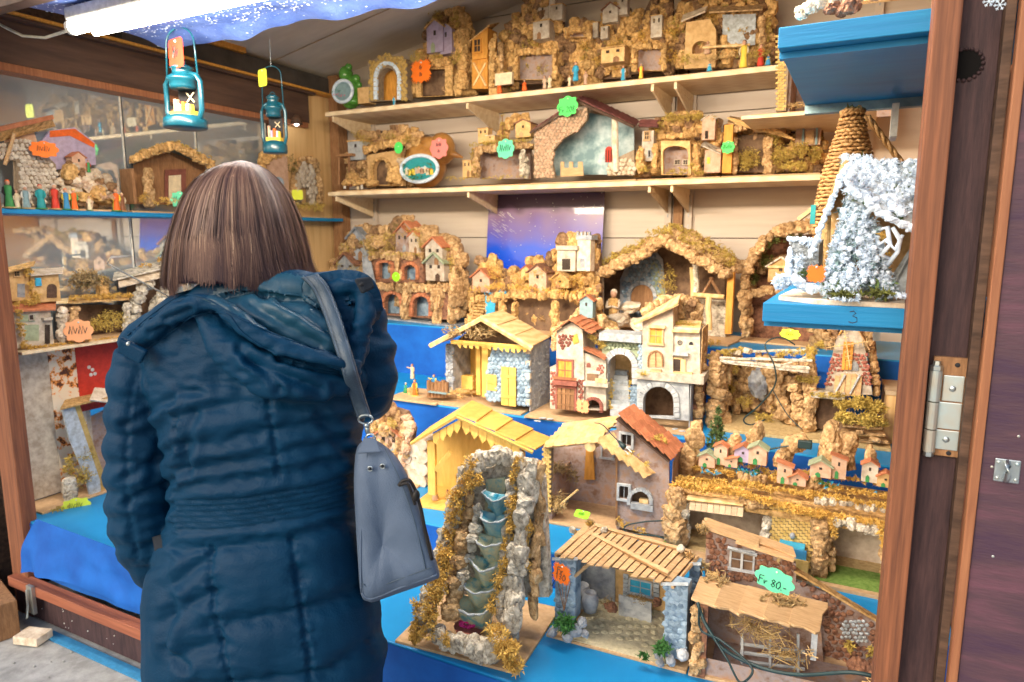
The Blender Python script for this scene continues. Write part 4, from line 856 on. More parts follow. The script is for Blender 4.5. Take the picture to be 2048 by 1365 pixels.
c.slab((1590, 1142, .19), (1762, 1246, .19), (1764, 1238, .225), (1592, 1134, .225), .005, 'cork', 'wall_cap')
c.moss([(1408, 1056, .19, 12, 7), (1560, 1118, .18, 10, 4), (1560, 1190, .12, 40, 7), (1590, 1200, .12, 30, 6), (1430, 1150, .16, 30, 9), (1410, 1135, .19, 8, 14)], 900, .008, 'hay'); c.straw([(1430, 1150, .15, 30, 8), (1570, 1195, .12, 45, 7), (1405, 1055, .19, 14, 7)], 200, .02, 'straw')
f_ = c.window(1484, 1120, 42, 40, .194, 'grey_paint', 'shadow_brown', 4); c.box(1480, 1101, 1485, 1140, .188, .193, 'grey_paint', 'window_post'); c.beam((1455, 1096, .188), (1514, 1111, .188), 4, 'snow_shade', 'lintel', 4)
# lower lean-to roof: large chipped slabs
q0 = [(1404, 1153, .15), (1648, 1212, .15), (1632, 1268, -.005), (1386, 1196, -.005)]
for i in range(5):
    u0, u1 = i/5-.015, (i+1)/5+.03
    A_, B_, C_, D_ = [c.q(*p) for p in q0]; t = .006+.0022*(i % 2); e0 = Vector((0, 0, .003*i)); pts = []
    for (u, v) in ((u0, 1.04), (u0+.05, 1.07), ((u0+u1)/2, 1.03), (u1-.03, 1.10), (u1, 1.04), (u1+J(.01), .7), (u1-.015, .45), (u1+.01, .2), (u1, 0), (u0, 0)): pts.append((A_.lerp(B_, u)).lerp(D_.lerp(C_, u), v+J(.03))+e0)
    m_ = M(); n_ = len(pts); m_.add([p for p in pts]+[p-Vector((0, 0, t)) for p in pts], [tuple(range(n_)), tuple(range(2*n_-1, n_-1, -1))]+[(k_, k_+n_, (k_+1) % n_+n_, (k_+1) % n_) for k_ in range(n_)]); m_.out('roof_slab', 'tan_wood', c.root, bevel=.0015)
c.box(1384, 1205, 1410, 1352, .0, .03, 'bark_red', 'pillar'); c.path([(1396, 1215, 0), (1394, 1345, 0)], 12, 16, m='bark', name='cork_chunk', dj=.006, jj=.5); c.box(1620, 1268, 1632, 1320, .0, .012, 'grey_paint', 'roof_post')
mw = M(); a = c.q(1392, 1340, .03); mw.box(a.x, a.x+.01, .03, .2, 0, .17); mw.out('side_wall', 'bark_red', c.root)
for i in range(4): c.beam((1480, 1288+i*17, .09), (1610, 1305+i*17, .09), 3.5, 'grey_paint', 'fence_rail', 4)
for x in (1484, 1540, 1596): c.beam((x, 1268, .085), (x, 1350, .085), 3.5, 'grey_paint', 'fence_post', 4)
c.straw([(1540, 1270, .06, 60, 25), (1500, 1250, .08, 50, 14), (1570, 1310, .05, 50, 22)], 260, .045, 'straw', r=.0009); c.straw([(1620, 1310, .0, 14, 22), (1740, 1370, .05, 20, 20)], 30, .04, 'pine_light', r=.0013)
c.box(1386, 1352, 1760, 1356, .01, .012, 'plaster_brown', 'floor_edge'); a = c.q(1420, 1350, .02); M().box(a.x, c.w, .015, .17, .008, .010).out('floor', 'plaster_brown', c.root)
c.path([(1700, 1330, .1), (1758, 1350, .08)], 16, 6, m='bark_red', kind='rock', name='rock'); c.moss([(1740, 1300, .18, 12, 16), (1700, 1290, .18, 14, 20)], 260, .006, 'moss')
# ================= D: yellow stable
c = Crib((826, 1014), (1072, 1050), T2, 'bright yellow wooden stable with scalloped bargeboards and stepped roof behind the waterfall', depth=.24, board='yellow_wood', bt=.01)
c.wall([(862, 1000), (862, 890), (925, 840), (1050, 905), (1050, 1020)], .20, .006, 'yellow_wood', name='back_wall')
a = c.q(1050, 1020, .02); M().box(a.x-.006, a.x, .02, .2, .01, .16).out('side_wall', 'yellow_wood', c.root)
for x0, x1, yt, yb in ((856, 871, 884, 990), (1030, 1046, 902, 1012)): c.box(x0, yt, x1, yb, .015, .032, 'yellow_wood', 'post', 0, .001)
c.beam((871, 940, .02), (900, 905, .02), 5, 'yellow_wood', 'brace', 4); c.beam((1030, 950, .02), (1006, 915, .02), 4, 'yellow_wood', 'brace', 4)
c.beam((838, 888, .012), (1050, 905, .012), 5, 'yellow_wood', 'tie_beam', 4) if 0 else None
c.slab((822, 884, -.012), (913, 828, -.012), (944, 801, .22), (862, 852, .22), .009, 'yellow_wood', 'roof_slope')
A_, B_, C_, D_ = c.q(913, 826, -.014), c.q(1070, 900, -.014), c.q(1106, 880, .22), c.q(944, 801, .22)
for i in range(4):
    u0, u1 = i/4, (i+1)/4+.015; e = Vector((0, 0, .006+.004*(3-i)*0+.0))
    M().slab(A_.lerp(B_, u0)+e*.0, A_.lerp(B_, u1)+Vector((0, 0, .007)), D_.lerp(C_, u1)+Vector((0, 0, .007)), D_.lerp(C_, u0)+e*0, .007).out('roof_board', 'yellow_wood', c.root, bevel=.001)
def barge(a, b, d, n, drop):
    for i in range(n):
        x0 = a[0]+(b[0]-a[0])*i/n; x1 = a[0]+(b[0]-a[0])*(i+.94)/n; y0 = a[1]+(b[1]-a[1])*i/n; y1 = a[1]+(b[1]-a[1])*(i+.94)/n; xm = (x0+x1)/2; ym = (y0+y1)/2
        c.wall([(x0, y0), (x1, y1), (x1, y1+drop*.55), (xm, ym+drop), (x0, y0+drop*.55)], d, .003, 'yellow_wood', name='bargeboard')
barge((866, 868), (922, 838), -.004, 4, 26); barge((924, 840), (1040, 898), -.004, 7, 27)
c.beam((914, 834, -.012), (1066, 905, -.012), 3.5, 'yellow_wood', 'rafter', 4); c.beam((822, 888, -.012), (913, 833, -.012), 3.5, 'yellow_wood', 'rafter', 4)
figure(c.A+c.ux*.06+c.uy*.06+Vector((0, 0, .010)), .055, 'kneeling pale brown figure in the yellow stable', 'plaster_pink', 'cork', kneel=True, rz=.5)
figure(c.A+c.ux*.10+c.uy*.08+Vector((0, 0, .010)), .045, 'crouched tan figure right of the kneeling one in the yellow stable', 'cork', None, kneel=True, rz=-.5)
# ================= wood pile and bark house behind the bag
wp = Crib((800, 968), (862, 978), T2, 'little pile of round pale logs left of the yellow stable', name='log_pile', cat='log pile', group=None, depth=.1, board=None)
for x, y in ((826, 902), (826, 928), (826, 952), (842, 890), (844, 915), (843, 940), (810, 915), (812, 942), (808, 962), (840, 965)): P = wp.q(x, y, J(.01)+.01); M().tube([P, P+Vector((0, .08, 0))], wp.k(x, y)*12, 12).out('log', 'pale_stone', wp.root)
c = Crib((735, 965), (835, 978), T2, 'rounded bark hill with a small arched house, mostly behind the handbag', depth=.2)
c.fill([(745, 960), (748, 850), (780, 815), (812, 825), (828, 860), (822, 900), (800, 960)], 13, .05, m='bark'); c.house(778, 915, 46, 42, .03, 'plaster_pink', 'terracotta', win=2, dm='grey_blue'); c.moss([(790, 845, .03, 14), (760, 850, .04, 10)], 400, .005, 'moss')
c.path([(815, 830, .03), (820, 870, .03), (800, 930, .03)], 9, 8, m='pink_stone', kind='rock')
# ================= E: brown plaster stable with red and pale roofs
c = Crib((1068, 1043), (1336, 1090), T2, 'brown plaster stable with red tiled roof at right and pale shingle roof at left', depth=.25)
mw = M(); a = c.q(1100, 1030, .02); mw.box(a.x-.004, a.x+.008, .02, .22, .008, .155); mw.out('side_wall', 'plaster_brown', c.root)
c.wall([(1105, 1020), (1105, 890), (1235, 860), (1240, 1035)], .215, .006, 'plaster_brown', name='back_wall')
c.box(1086, 897, 1100, 1026, .0, .03, 'mortar', 'brick_pillar'); c.stones([(1085, 897), (1101, 897), (1101, 1026), (1085, 1026)], 7.5, -.001, 'yellow_brick', 'brick', brick=True, asp=1.5)
F1 = [(1233, 1055), (1233, 836), (1338, 925), (1338, 1075)]
c.wall(F1, .015, .012, 'plaster_brown', holes=[[(1244, 868), (1262, 872), (1262, 893), (1244, 889)], [(1239, 970), (1256, 973), (1256, 999), (1239, 996)], c.archpoly(1280, 1008, 17, 17, 8)], name='front_wall')
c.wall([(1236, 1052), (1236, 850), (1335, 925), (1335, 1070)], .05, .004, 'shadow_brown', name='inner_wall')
a = c.q(1338, 1075, .015); M().hexa([(a.x, .0275, .008), (a.x+.002, .0275, .008), (a.x+.002, .21, .008), (a.x, .21, .008)]+[(a.x, .0275, c.q(1338, 925, .015).z), (a.x+.002, .0275, c.q(1338, 925, .015).z), (a.x+.002, .21, c.q(1338, 925, .015).z), (a.x, .21, c.q(1338, 925, .015).z)]).out('side_wall', 'plaster_brown', c.root)
M().box(c.q(1233, 1000, .015).x, c.q(1233, 1000, .015).x+.008, .0275, .2, .01, .16).out('inner_wall', 'plaster_brown', c.root)
for x, y, w_, h_ in ((1253, 881, 20, 24), (1248, 985, 18, 26)):
    f_ = M(); P = c.q(x, y, .012); k = c.k(x, y, .012); W, H, T = w_*k/2, h_*k/2, 5*k
    for bx in ((-W-T, -W, -H-T, H+T), (W, W+T, -H-T, H+T), (-W+.0001, W-.0001, H, H+T), (-W+.0001, W-.0001, -H-T, -H)): f_.box(P.x+bx[0], P.x+bx[1], .006, .0145, P.z+bx[2], P.z+bx[3])
    o = f_.out('window_frame', 'grey_paint', c.root, bevel=.001); M().box(P.x-W, P.x+W, .024, .026, P.z-H, P.z+H).out('pane', 'dark_hole', o); M().box(P.x-.0008, P.x+.0008, .012, .0145, P.z-H, P.z+H).out('glazing_bar', 'grey_paint', o)
c.ring(1280, 1010, 19, 19, 8, .010, 'grey_paint', 12, 7, legn=1); c.box(1261, 1010, 1306, 1018, .004, .022, 'grey_paint', 'sill'); c.box(1278, 1000, 1296, 1006, .012, .03, 'pine_light', 'bread')
c.tiles((1234, 832, .0), (1268, 812, .10), (1362, 888, .10), (1336, 925, .0), 1, 1, 'terracotta', under='dark_wood') if 0 else None
M().slab(c.q(1232, 838, -.008), c.q(1338, 924, -.008), c.q(1338+26, 924-30, .10), c.q(1232+34, 838-20, .10), .004).out('roof', 'dark_wood', c.root)
ulp, llp, urp, lrp = c.q(1236, 833, -.01), c.q(1340, 920, -.01), c.q(1236+32, 833-18, .10), c.q(1340+25, 920-30, .10)
for i in range(7):
    for j in range(3):
        u = (i+.5)/7; v = (j+.5)/3; P = ulp.lerp(llp, u).lerp(urp.lerp(lrp, u), v); ex = (urp-ulp)/3; ey = (ulp-llp)/7
        piece('tile%d' % random.randrange(4), 'roof_tile', 'terracotta', c.root, basis(P+Vector((J(.002), 0, .004)), ex, ey+Vector((0, 0, .004)), (ex.length*1.04, ey.length*1.4, .006)))
def shing(p0, p1, p2, p3, rows, cols, m_, nm='shingle'):
    a_, b_, c_, d_ = c.q(*p0), c.q(*p1), c.q(*p2), c.q(*p3)
    M().slab(d_-Vector((0, 0, .003)), c_-Vector((0, 0, .003)), b_-Vector((0, 0, .003)), a_-Vector((0, 0, .003)), .003).out('roof', 'tan_wood', c.root)
    for r in range(rows):
        for q_ in range(cols):
            u = (q_+.5)/cols; v = (r+.5)/rows; P = a_.lerp(b_, u).lerp(d_.lerp(c_, u), v); ex = (b_-a_)/cols; ey = (a_-d_)/rows
            piece('tile%d' % random.randrange(4), nm, m_, c.root, basis(P+Vector((J(.002), J(.002), .003+.0015*(r % 2))), ex, ey+Vector((0, 0, .003)), (ex.length*1.12, ey.length*1.4, .004)))
shing((1128, 852, .12), (1240, 836, .12), (1192, 884, -.01), (1088, 895, -.01), 5, 7, 'plaster_tan')
shing((1192, 882, -.012), (1240, 862, .08), (1322, 930, .08), (1288, 955, -.012), 2, 2, 'pale_stone') if 0 else None
a_, b_, c_, d_ = c.q(1194, 884, -.02), c.q(1225, 872, .03), c.q(1313, 941, .03), c.q(1290, 953, -.02)
M().slab(a_, d_, c_, b_, .004).out('roof', 'tan_wood', c.root)
for i in range(6):
    for j in range(2): P = a_.lerp(d_, (i+.5)/6).lerp(b_.lerp(c_, (i+.5)/6), (j+.5)/2); ex = (b_-a_)/2; ey = (a_-d_)/6; piece('tile%d' % random.randrange(4), 'shingle', 'plaster_tan', c.root, basis(P+Vector((0, 0, .003)), ex, ey+Vector((0, 0, .003)), (ex.length*1.1, ey.length*1.35, .004)))
P = c.q(1180, 893, -.012); M().tube([P, P+Vector((0, .12, 0))], c.k(1180, 893)*11, 14).out('log_beam', 'pine_light', c.root)
c.beam((1233, 890, .01), (1233, 1050, .01), 3, 'brown_wood', 'corner_post', 4)
c.window(1215, 900, 20, 30, .21, 'grey_paint', 'plaster_brown', 3, bars=False); c.wall([(1168, 960), (1172, 895), (1185, 890), (1190, 960)], .205, .004, 'orange_wood', name='inner_door')
c.moss([(1120, 935, .12, 24, 12), (1150, 950, .14, 14, 12)], 500, .008, 'hay'); c.straw([(1125, 935, .10, 28, 14), (1120, 1000, .03, 18, 20)], 200, .03, 'hay'); c.moss([(1118, 1003, .04, 17, 20)], 500, .007, 'straw')
c.beam((1120, 1010, .01), (1156, 980, .02), 2, 'straw', 'stick', 5); c.moss([(1250, 1045, -.01, 14, 8), (1285, 1055, -.015, 20, 6), (1240, 1040, 0, 8, 10)], 500, .005, 'moss_gold'); c.moss([(1270, 905, .0, 20, 6), (1300, 925, .0, 12, 6), (1310, 870, .04, 26, 8), (1330, 880, .04, 10, 8)], 500, .005, 'moss')
# ================= F: village plateau
c = Crib((1325, 1094), (1776, 1187), T2, 'large crib, tiny houses on golden straw above two caves and a brick fountain', depth=.42, board='sand', bt=.010)
c.wall([(1345, 1090), (1345, 985), (1780, 1060), (1780, 1160)], .16, .01, 'plaster', name='cave_back')
c.wall([(1380, 1088), (1380, 1005), (1520, 1030), (1520, 1110)], .155, .004, 'plaster', name='cave_back')
# plateau slab
pt = [c.q(1350, 990, .0), c.q(1782, 1068, .0)]; zt = pt[0].z
M().box(-.0, c.w+.03, .005, .40, zt-.018, zt).out('plateau', 'cork', c.root, bevel=.003)
for (pts, r, n, kw) in (([(1350, 985, .0), (1345, 1040, -.01), (1352, 1085, -.01)], 21, 11, {}), ([(1365, 1000, .01), (1368, 1085, 0)], 14, 8, {}), ([(1535, 1035, .02), (1530, 1085, .02), (1535, 1120, .02)], 13, 8, {}), ([(1640, 1040, .0), (1638, 1090, .0), (1640, 1135, .0)], 19, 11, {}), ([(1660, 1050, .03), (1662, 1140, .03)], 10, 6, {}), ([(1480, 1000, .0), (1530, 1012, .0)], 12, 5, {}), ([(1672, 1040, -.01), (1720, 1052, -.01), (1770, 1062, -.01)], 13, 8, {}), ([(1768, 1060, .0), (1768, 1150, .0)], 10, 7, {})):
    c.path(pts, r, n, m='bark' if n != 8 else 'bark_grey', dj=.008, name='cork_chunk')
c.wall([(1538, 1128), (1538, 1010), (1625, 1025), (1625, 1142)], .012, .02, 'mortar', name='fountain_wall')
c.stones([(1540, 1012), (1625, 1024), (1625, 1142), (1540, 1126)], 11, .010, 'yellow_brick', 'brick', brick=True, asp=1.8)
c.box(1552, 1098, 1612, 1124, -.055, -.049, 'blue_p', 'trough'); c.box(1556, 1096, 1608, 1108, -.04, .005, 'river', 'trough_water'); c.box(1548, 1118, 1616, 1142, -.062, -.0555, 'yellow_brick', 'trough_front'); P = c.q(1585, 1072, .0); M().ball(tuple(P), .008, sc=(1, 1, 1.2)).out('spout', 'grey_stone', c.root, smooth=True)
# awnings of thin shingle
for i in range(9): x = 1378+i*12; c.slab((x, 1020+i*1.6, -.03), (x+11.4, 1021.5+i*1.6, -.03), (x+13, 1003+i*1.2, .0), (x+2, 1001.5+i*1.2, .0), .003, 'shelf_under', 'awning_slat')
c.slab((1372, 1000, -.01), (1486, 1012, -.01), (1488, 1003, .01), (1376, 990, .01), .002, 'pine_light', 'awning')
# straw top
c.mosspath([(1350, 968, .02), (1450, 975, .01), (1540, 1000, .0), (1640, 1025, .0), (1775, 1045, .0)], 13, n=9000, m='moss_gold', size=.006, dz=.6)
c.mosspath([(1370, 955, .08), (1500, 968, .08), (1620, 985, .07), (1775, 1010, .07)], 12, n=6000, m='moss_gold', size=.006, dz=.5)
c.mosspath([(1400, 935, .18), (1560, 960, .16), (1780, 990, .16)], 12, n=3600, m='moss_gold', size=.006, dz=.5)
c.mosspath([(1760, 1045, -.01), (1768, 1085, -.01)], 9, n=900, m='moss_gold', size=.006); c.mosspath([(1665, 1040, -.01), (1668, 1068, -.01)], 8, n=500, m='moss_gold', size=.005)
c.path([(1625, 1000, .06), (1700, 1008, .06), (1775, 1018, .06)], 9, 9, m='bark_grey', name='cork_chunk')
# rocks standing at the back
for pts, r, n in (([(1378, 935, .20), (1385, 890, .20), (1395, 850, .20)], 18, 9), ([(1465, 905, .22), (1470, 880, .22)], 14, 4), ([(1500, 900, .22), (1520, 860, .22)], 15, 6), ([(1560, 925, .2), (1580, 895, .2), (1605, 878, .2)], 16, 8), ([(1655, 935, .2), (1660, 890, .2), (1670, 860, .2)], 21, 11), ([(1690, 925, .2), (1700, 880, .2)], 15, 6), ([(1745, 950, .2), (1740, 905, .2)], 14, 6), ([(1615, 975, .14), (1640, 960, .14)], 12, 4), ([(1480, 955, .1), (1530, 960, .1)], 10, 5)):
    c.path(pts, r, n, m='bark', kind='bark', name='standing_rock', dj=.01, az=1.4)
for (x, by, w_, h_, d, wm, rm) in ((1440, 930, 26, 38, .16, 'plaster_pink', 'terracotta'), (1413, 935, 32, 22, .15, 'plaster_pink', 'sage'), (1462, 935, 24, 16, .15, 'plaster_pink', 'terracotta'), (1485, 925, 34, 26, .16, 'lilac', 'terracotta'), (1514, 930, 36, 34, .15, 'plaster_pink', 'sage'), (1568, 968, 30, 38, .1, 'plaster_pink', 'terracotta'), (1594, 972, 34, 18, .1, 'plaster_pink', 'terracotta'), (1640, 955, 42, 26, .13, 'plaster_pink', 'sage'), (1676, 958, 30, 44, .14, 'plaster_pink', 'terracotta'), (1738, 965, 32, 40, .13, 'plaster_white', 'terracotta'), (1770, 975, 34, 24, .12, 'plaster_tan', 'terracotta')):
    c.house(x, by, w_, h_, d, wm, rm, rise=.3, win=1, mono=(0 if w_ > 30 else random.choice((0, 1, -1))), dm='green_p', over=.12)
c.mosspath([(1380, 930, .20), (1480, 925, .2), (1560, 945, .2), (1640, 945, .2), (1775, 965, .2)], 12, n=3600, m='moss_gold', size=.006, dz=.5)
c.moss([(1425, 938, .13, 30, 4), (1500, 938, .13, 36, 4), (1655, 962, .11, 30, 3), (1755, 982, .1, 22, 4)], 500, .0045, 'river', 'flower_bed'); c.moss([(1500, 935, .13, 30, 4), (1655, 960, .11, 30, 4)], 300, .005, 'green_leaf', 'flower_bed')
c.tree(1432, 905, 27, 100, .22, 'fir', 3000, .006)
# green grass, fountain surroundings
a = c.q(1620, 1150, -.05); gr = Crib((1610, 1170), (1776, 1200), T2, 'x', board=None) if 0 else None
c.slab((1618, 1148, -.0), (1768, 1178, -.0), (1768, 1210, -.06), (1640, 1190, -.06), .0015, 'sage', 'grass') if 0 else None
mat('grass_mat', (.22, .34, .08), (.12, .22, .04), 90, 1, .6, 200, var=0)
M().hexa([(c.q(1615, 1145, .02).x, -.03, .0105), (c.w, -.03, .0105), (c.w, .09, .0105), (c.q(1660, 1140, .1).x, .09, .0105)]+[(c.q(1615, 1145, .02).x, -.03, .012), (c.w, -.03, .012), (c.w, .09, .012), (c.q(1660, 1140, .1).x, .09, .012)]).out('grass', 'grass_mat', c.root)
M().box(0, .07, -.02, .08, .0105, .012).out('grass', 'grass_mat', c.root)
M().box(0, c.w, -.05, 0, .0, .010).out('base_board', 'board', c.root)
c.moss([(1690, 1190, -.03, 30, 4), (1730, 1200, -.04, 30, 4)], 300, .006, 'hay'); c.rocks([(1740, 1215, -.04, 22, 10)], m='pale_stone', kind='rock', name='flat_rock')
# ================= G: figures on a board beside the elbow
c = Crib((772, 799), (872, 812), T3, 'brown board with a log stump fence between the coat sleeve and the timber stable', name='figure_board', cat='board', group=None, depth=.22)
for x, h_ in ((858, 34), (866, 30), (873, 33), (880, 31), (887, 34), (893, 30)): c.beam((x, 795, .05), (x, 795-h_, .05), 4, 'brown_wood', 'log', 8)
M().box(c.q(855, 770, .03).x, c.q(892, 770, .03).x, .03, .09, .045, .050).out('table_top', 'grey_blue', c.root)
def on(c_, px, py, Z=None): return at(px, py, Z=(Z if Z is not None else c_.A.z+c_.bt))
figure(on(c, 812, 786), .055, 'small seated figure in green leaning beside the orange figure', 'green_p', 'river', hat='white_p', base='green_p', kneel=True)
figure(on(c, 830, 792), .075, 'standing figure in orange and green on the board, nearest the elbow', 'orange_red', 'yellow_p', base='yellow_wood')
figure(on(c, 825, 770)+Vector((0, 0, .03)), .072, 'cream figure stretching an arm out above the orange one', 'cream', 'plaster_tan', arms='out'); M().box(c.q(818, 770, .1).x, c.q(834, 770, .1).x, .085, .11, .008, .037).out('pedestal', 'cork', c.root)
figure(c.A+c.ux*(c.q(868, 770, .06).x)+c.uy*.06+Vector((0, 0, .050)), .07, 'figure in yellow and blue pointing left on the little table', 'blue_p', 'yellow_p', arms='out')
# ================= H: timber and grey stone stable
c = Crib((829, 804), (1042, 832), T3, 'pine roofed stable with blue grey stone wall, yellow door and straw in the gable', depth=.27)
for x0, x1, yt, yb, d, m_ in ((892, 906, 690, 782, .05, 'grey_stone'),): c.box(x0, yt, x1, yb, d, d+.18, m_, 'side_wall', 0, .002); c.stones([(x0, yt), (x1, yt), (x1, yb), (x0, yb)], 8, d-.001, 'grey_stone', 'wall_stone', fillr=.62)
for i in range(9): c.box(904, 692+i*11, 968, 702+i*11, .20, .205, 'yellow_wood', 'wall_plank', .0006)
c.box(952, 692, 961, 790, .10, .11, 'yellow_wood', 'post', 0, .001); c.box(964, 692, 976, 794, .06, .20, 'yellow_wood', 'partition')
FW = [(972, 800), (975, 730), (985, 695), (1058, 692), (1058, 812)]
c.wall(FW, .035, .14, 'blue_stone', name='stone_wall'); c.stones(FW, 9, .034, 'blue_stone', 'wall_stone', single=False, holes=[[(1002, 738), (1034, 738), (1034, 815), (1002, 815)], [(974, 748), (994, 748), (994, 782), (974, 782)]], fillr=.64)
for y in (698, 722, 748, 775, 800): c.box(1051, y, 1060, y+10, .030, .045, 'pale_stone', 'quoin', 0, .001)
a = c.q(1059, 812, .04); b = c.q(1059, 692, .04); M().box(a.x, a.x+.004, .04, .23, .008, b.z).out('side_wall', 'grey_stone', c.root)
mxs = []
for i in range(90): mxs.append(TRS((a.x+.004, U(.05, .22), U(.015, b.z-.01)), (J(3), 0, 0), (.003, U(.006, .011), U(.005, .009))))
joined_pieces(c.root, mxs, 'stone', 'wall_stone', 'grey_stone')
c.door(1018, 812, 30, 70, .030, 'yellow_wood', n=2); c.box(974, 750, 993, 781, .028, .033, 'yellow_wood', 'shutter', 0, .001); c.box(974, 762, 993, 767, .025, .0275, 'yellow_wood', 'shutter_batten')
c.wall([(903, 690), (962, 642), (1056, 694)], .10, .004, 'shadow_brown', name='gable_board'); c.moss([(925, 640+20, .03, 30, 12), (965, 662, .02, 34, 12)], 300, .01, 'hay'); c.straw([(960, 660, .01, 40, 14)], 260, .04, 'hay', r=.0012, flat=.4)
c.beam((903, 684, .0), (1055, 696, .0), 4, 'yellow_wood', 'tie_beam', 5)
for i in range(12): x = 912+i*12; c.wall([(x, 682+i*1), (x+11, 683+i*1), (x+9, 692+i*1+U(0, 6)), (x+3, 690+i+U(0, 7))], -.004, .003, 'yellow_wood', name='fringe_board')
c.slab((860, 690, -.02), (962, 634, -.02), (1004, 622, .24), (905, 676, .24), .006, 'pine_light', 'roof_slope')
A_, B_, C_, D_ = c.q(960, 632, -.022), c.q(1064, 694, -.022), c.q(1100, 676, .24), c.q(1004, 620, .24)
for i in range(3):
    u0, u1 = i/3, (i+1)/3; M().slab(A_.lerp(B_, u0)+Vector((0, 0, .0008*i)), A_.lerp(B_, u1)+Vector((0, 0, .004)), D_.lerp(C_, u1)+Vector((0, 0, .004)), D_.lerp(C_, u0)+Vector((0, 0, .0008*i)), .006).out('roof_board', 'pine_light', c.root, bevel=.001)
c.beam((860, 692, -.024), (962, 638, -.024), 4, 'pine_light', 'rafter', 4); c.beam((962, 638, -.024), (1064, 698, -.024), 4.5, 'pine_light', 'rafter', 4)
c.moss([(925, 785, .08, 22, 10)], 240, .007, 'straw'); c.straw([(930, 783, .06, 34, 10), (945, 755, .15, 20, 8)], 170, .03, 'straw'); c.box(912, 752, 945, 776, .12, .16, 'yellow_wood', 'manger'); c.moss([(915, 820, -.0, 0.1)], 3, .001) if 0 else None
c.slab((900, 806, .009), (960, 808, .009), (955, 797, .03), (905, 795, .03), .001, 'snow_shade', 'ground_patch') if 0 else None
# ================= I: village street with stairs
c = Crib((1048, 836), (1385, 874), T3, 'white plaster village street with stairs, green stone arch and large grey archway', depth=.30)
LH = [(1100, 818), (1100, 735), (1113, 732), (1113, 662), (1142, 645), (1165, 660), (1168, 735), (1168, 820)]
c.wall(LH, .04, .16, 'plaster_white', holes=[], name='left_house')
c.tiles((1138, 640, .02), (1165, 628, .20), (1132, 644, .2), (1106, 662, .02), 2, 3, 'terracotta', t=.004); c.tiles((1165, 628, .20), (1140, 641, .02), (1184, 668, .02), (1206, 655, .2), 3, 3, 'terracotta', t=.004) if 0 else c.tiles((1140, 641, .02), (1166, 628, .20), (1206, 655, .2), (1180, 668, .02), 4, 3, 'terracotta', t=.004)
c.wall([(1166, 820), (1166, 705), (1212, 722), (1212, 822)], .05, .14, 'plaster_white', name='middle_house', holes=[c.archpoly(1186, 826, 14, 14, 12)])
c.tiles((1170, 690, .10), (1168, 698, .03), (1208, 718, .03), (1216, 708, .10), 3, 2, 'terracotta', t=.004)
c.stones([(1116, 670), (1150, 670), (1140, 690), (1120, 700)], 7, .039, 'red_stone', 'wall_stone'); c.stones([(1101, 745), (1112, 745), (1112, 810), (1101, 810)], 6, .039, 'red_stone', 'wall_stone'); c.stones([(1196, 730), (1208, 732), (1206, 748), (1192, 742)], 5, .049, 'red_stone', 'wall_stone')
for y in (800, 812): c.stones([(1157, 760), (1166, 760), (1166, y), (1157, y)], 6, .039, 'red_stone', 'wall_stone')
c.window(1130, 741, 27, 36, .038, 'red_stone', 'orange_wood', 3.5, bars=True); c.box(1106, 763, 1153, 770, .015, .038, 'red_stone', 'balcony', 0, .001); c.box(1106, 755, 1153, 758, .016, .018, 'strip_brown', 'balcony_rail')
c.opening([(1143, 672), (1154, 668), (1158, 685), (1147, 690)], .039, 'orange_wood'); c.door(1132, 820, 34, 42, .038, 'brown_wood', n=4, surround='red_stone', sm=4)
c.box(1166, 766, 1216, 772, .02, .05, 'plaster_white', 'balcony', 0, .001); c.box(1190, 758, 1214, 765, .021, .024, 'pine_light', 'planter'); c.opening([(1174, 746), (1196, 748), (1196, 766), (1174, 764)], .049, 'shadow_brown'); c.box(1172, 742, 1200, 747, .045, .052, 'plaster_white', 'lintel'); c.opening(c.archpoly(1177, 735, 4, 5, 4), .049, 'red_stone')
c.ring(1186, 826, 14, 14, 12, .047, 'red_stone', 9, 6); c.wall([(1168, 825), (1168, 770), (1212, 770), (1212, 825)], .12, .004, 'shadow_brown', name='cellar')
# stairs
for i in range(9):
    k_ = i/8; x0 = 1220+8*k_; x1 = 1262-8*k_; y = 830-i*10; c.box(x0, y-8, x1, y+2, .05+.017*i, .075+.017*i, 'snow_shade' if i % 2 == 0 else 'grey_paint', 'stair', 0, .001)
c.wall([(1205, 770), (1205, 690), (1275, 690), (1275, 770)], .22, .006, 'plaster_tan', name='stair_back')
c.ring(1241, 768, 24, 26, 34, .08, 'grey_paint', 13, 12, dep=.03); c.stones([(1206, 690), (1280, 688), (1280, 700), (1206, 702)], 7, .079, 'sage', 'wall_stone', fillr=.6); c.box(1198, 668, 1283, 682, .05, .15, 'snow_shade', 'arch_slab', .002)
c.wall([(1204, 772), (1204, 684), (1282, 684), (1282, 772), (1266, 772), (1266, 730), (1255, 705), (1241, 698), (1227, 705), (1216, 730), (1216, 772)], .085, .02, 'sage', name='arch_wall')
c.box(1276, 690, 1292, 748, .06, .16, 'grey_stone', 'corner_wall'); c.stones([(1276, 690), (1292, 690), (1292, 748), (1276, 748)], 7, .059, 'blue_stone', 'wall_stone', fillr=.62)
c.box(1260, 775, 1276, 826, .04, .14, 'blue_stone', 'corner_wall'); c.stones([(1260, 775), (1276, 775), (1276, 826), (1260, 826)], 7, .039, 'blue_stone', 'wall_stone', fillr=.62)
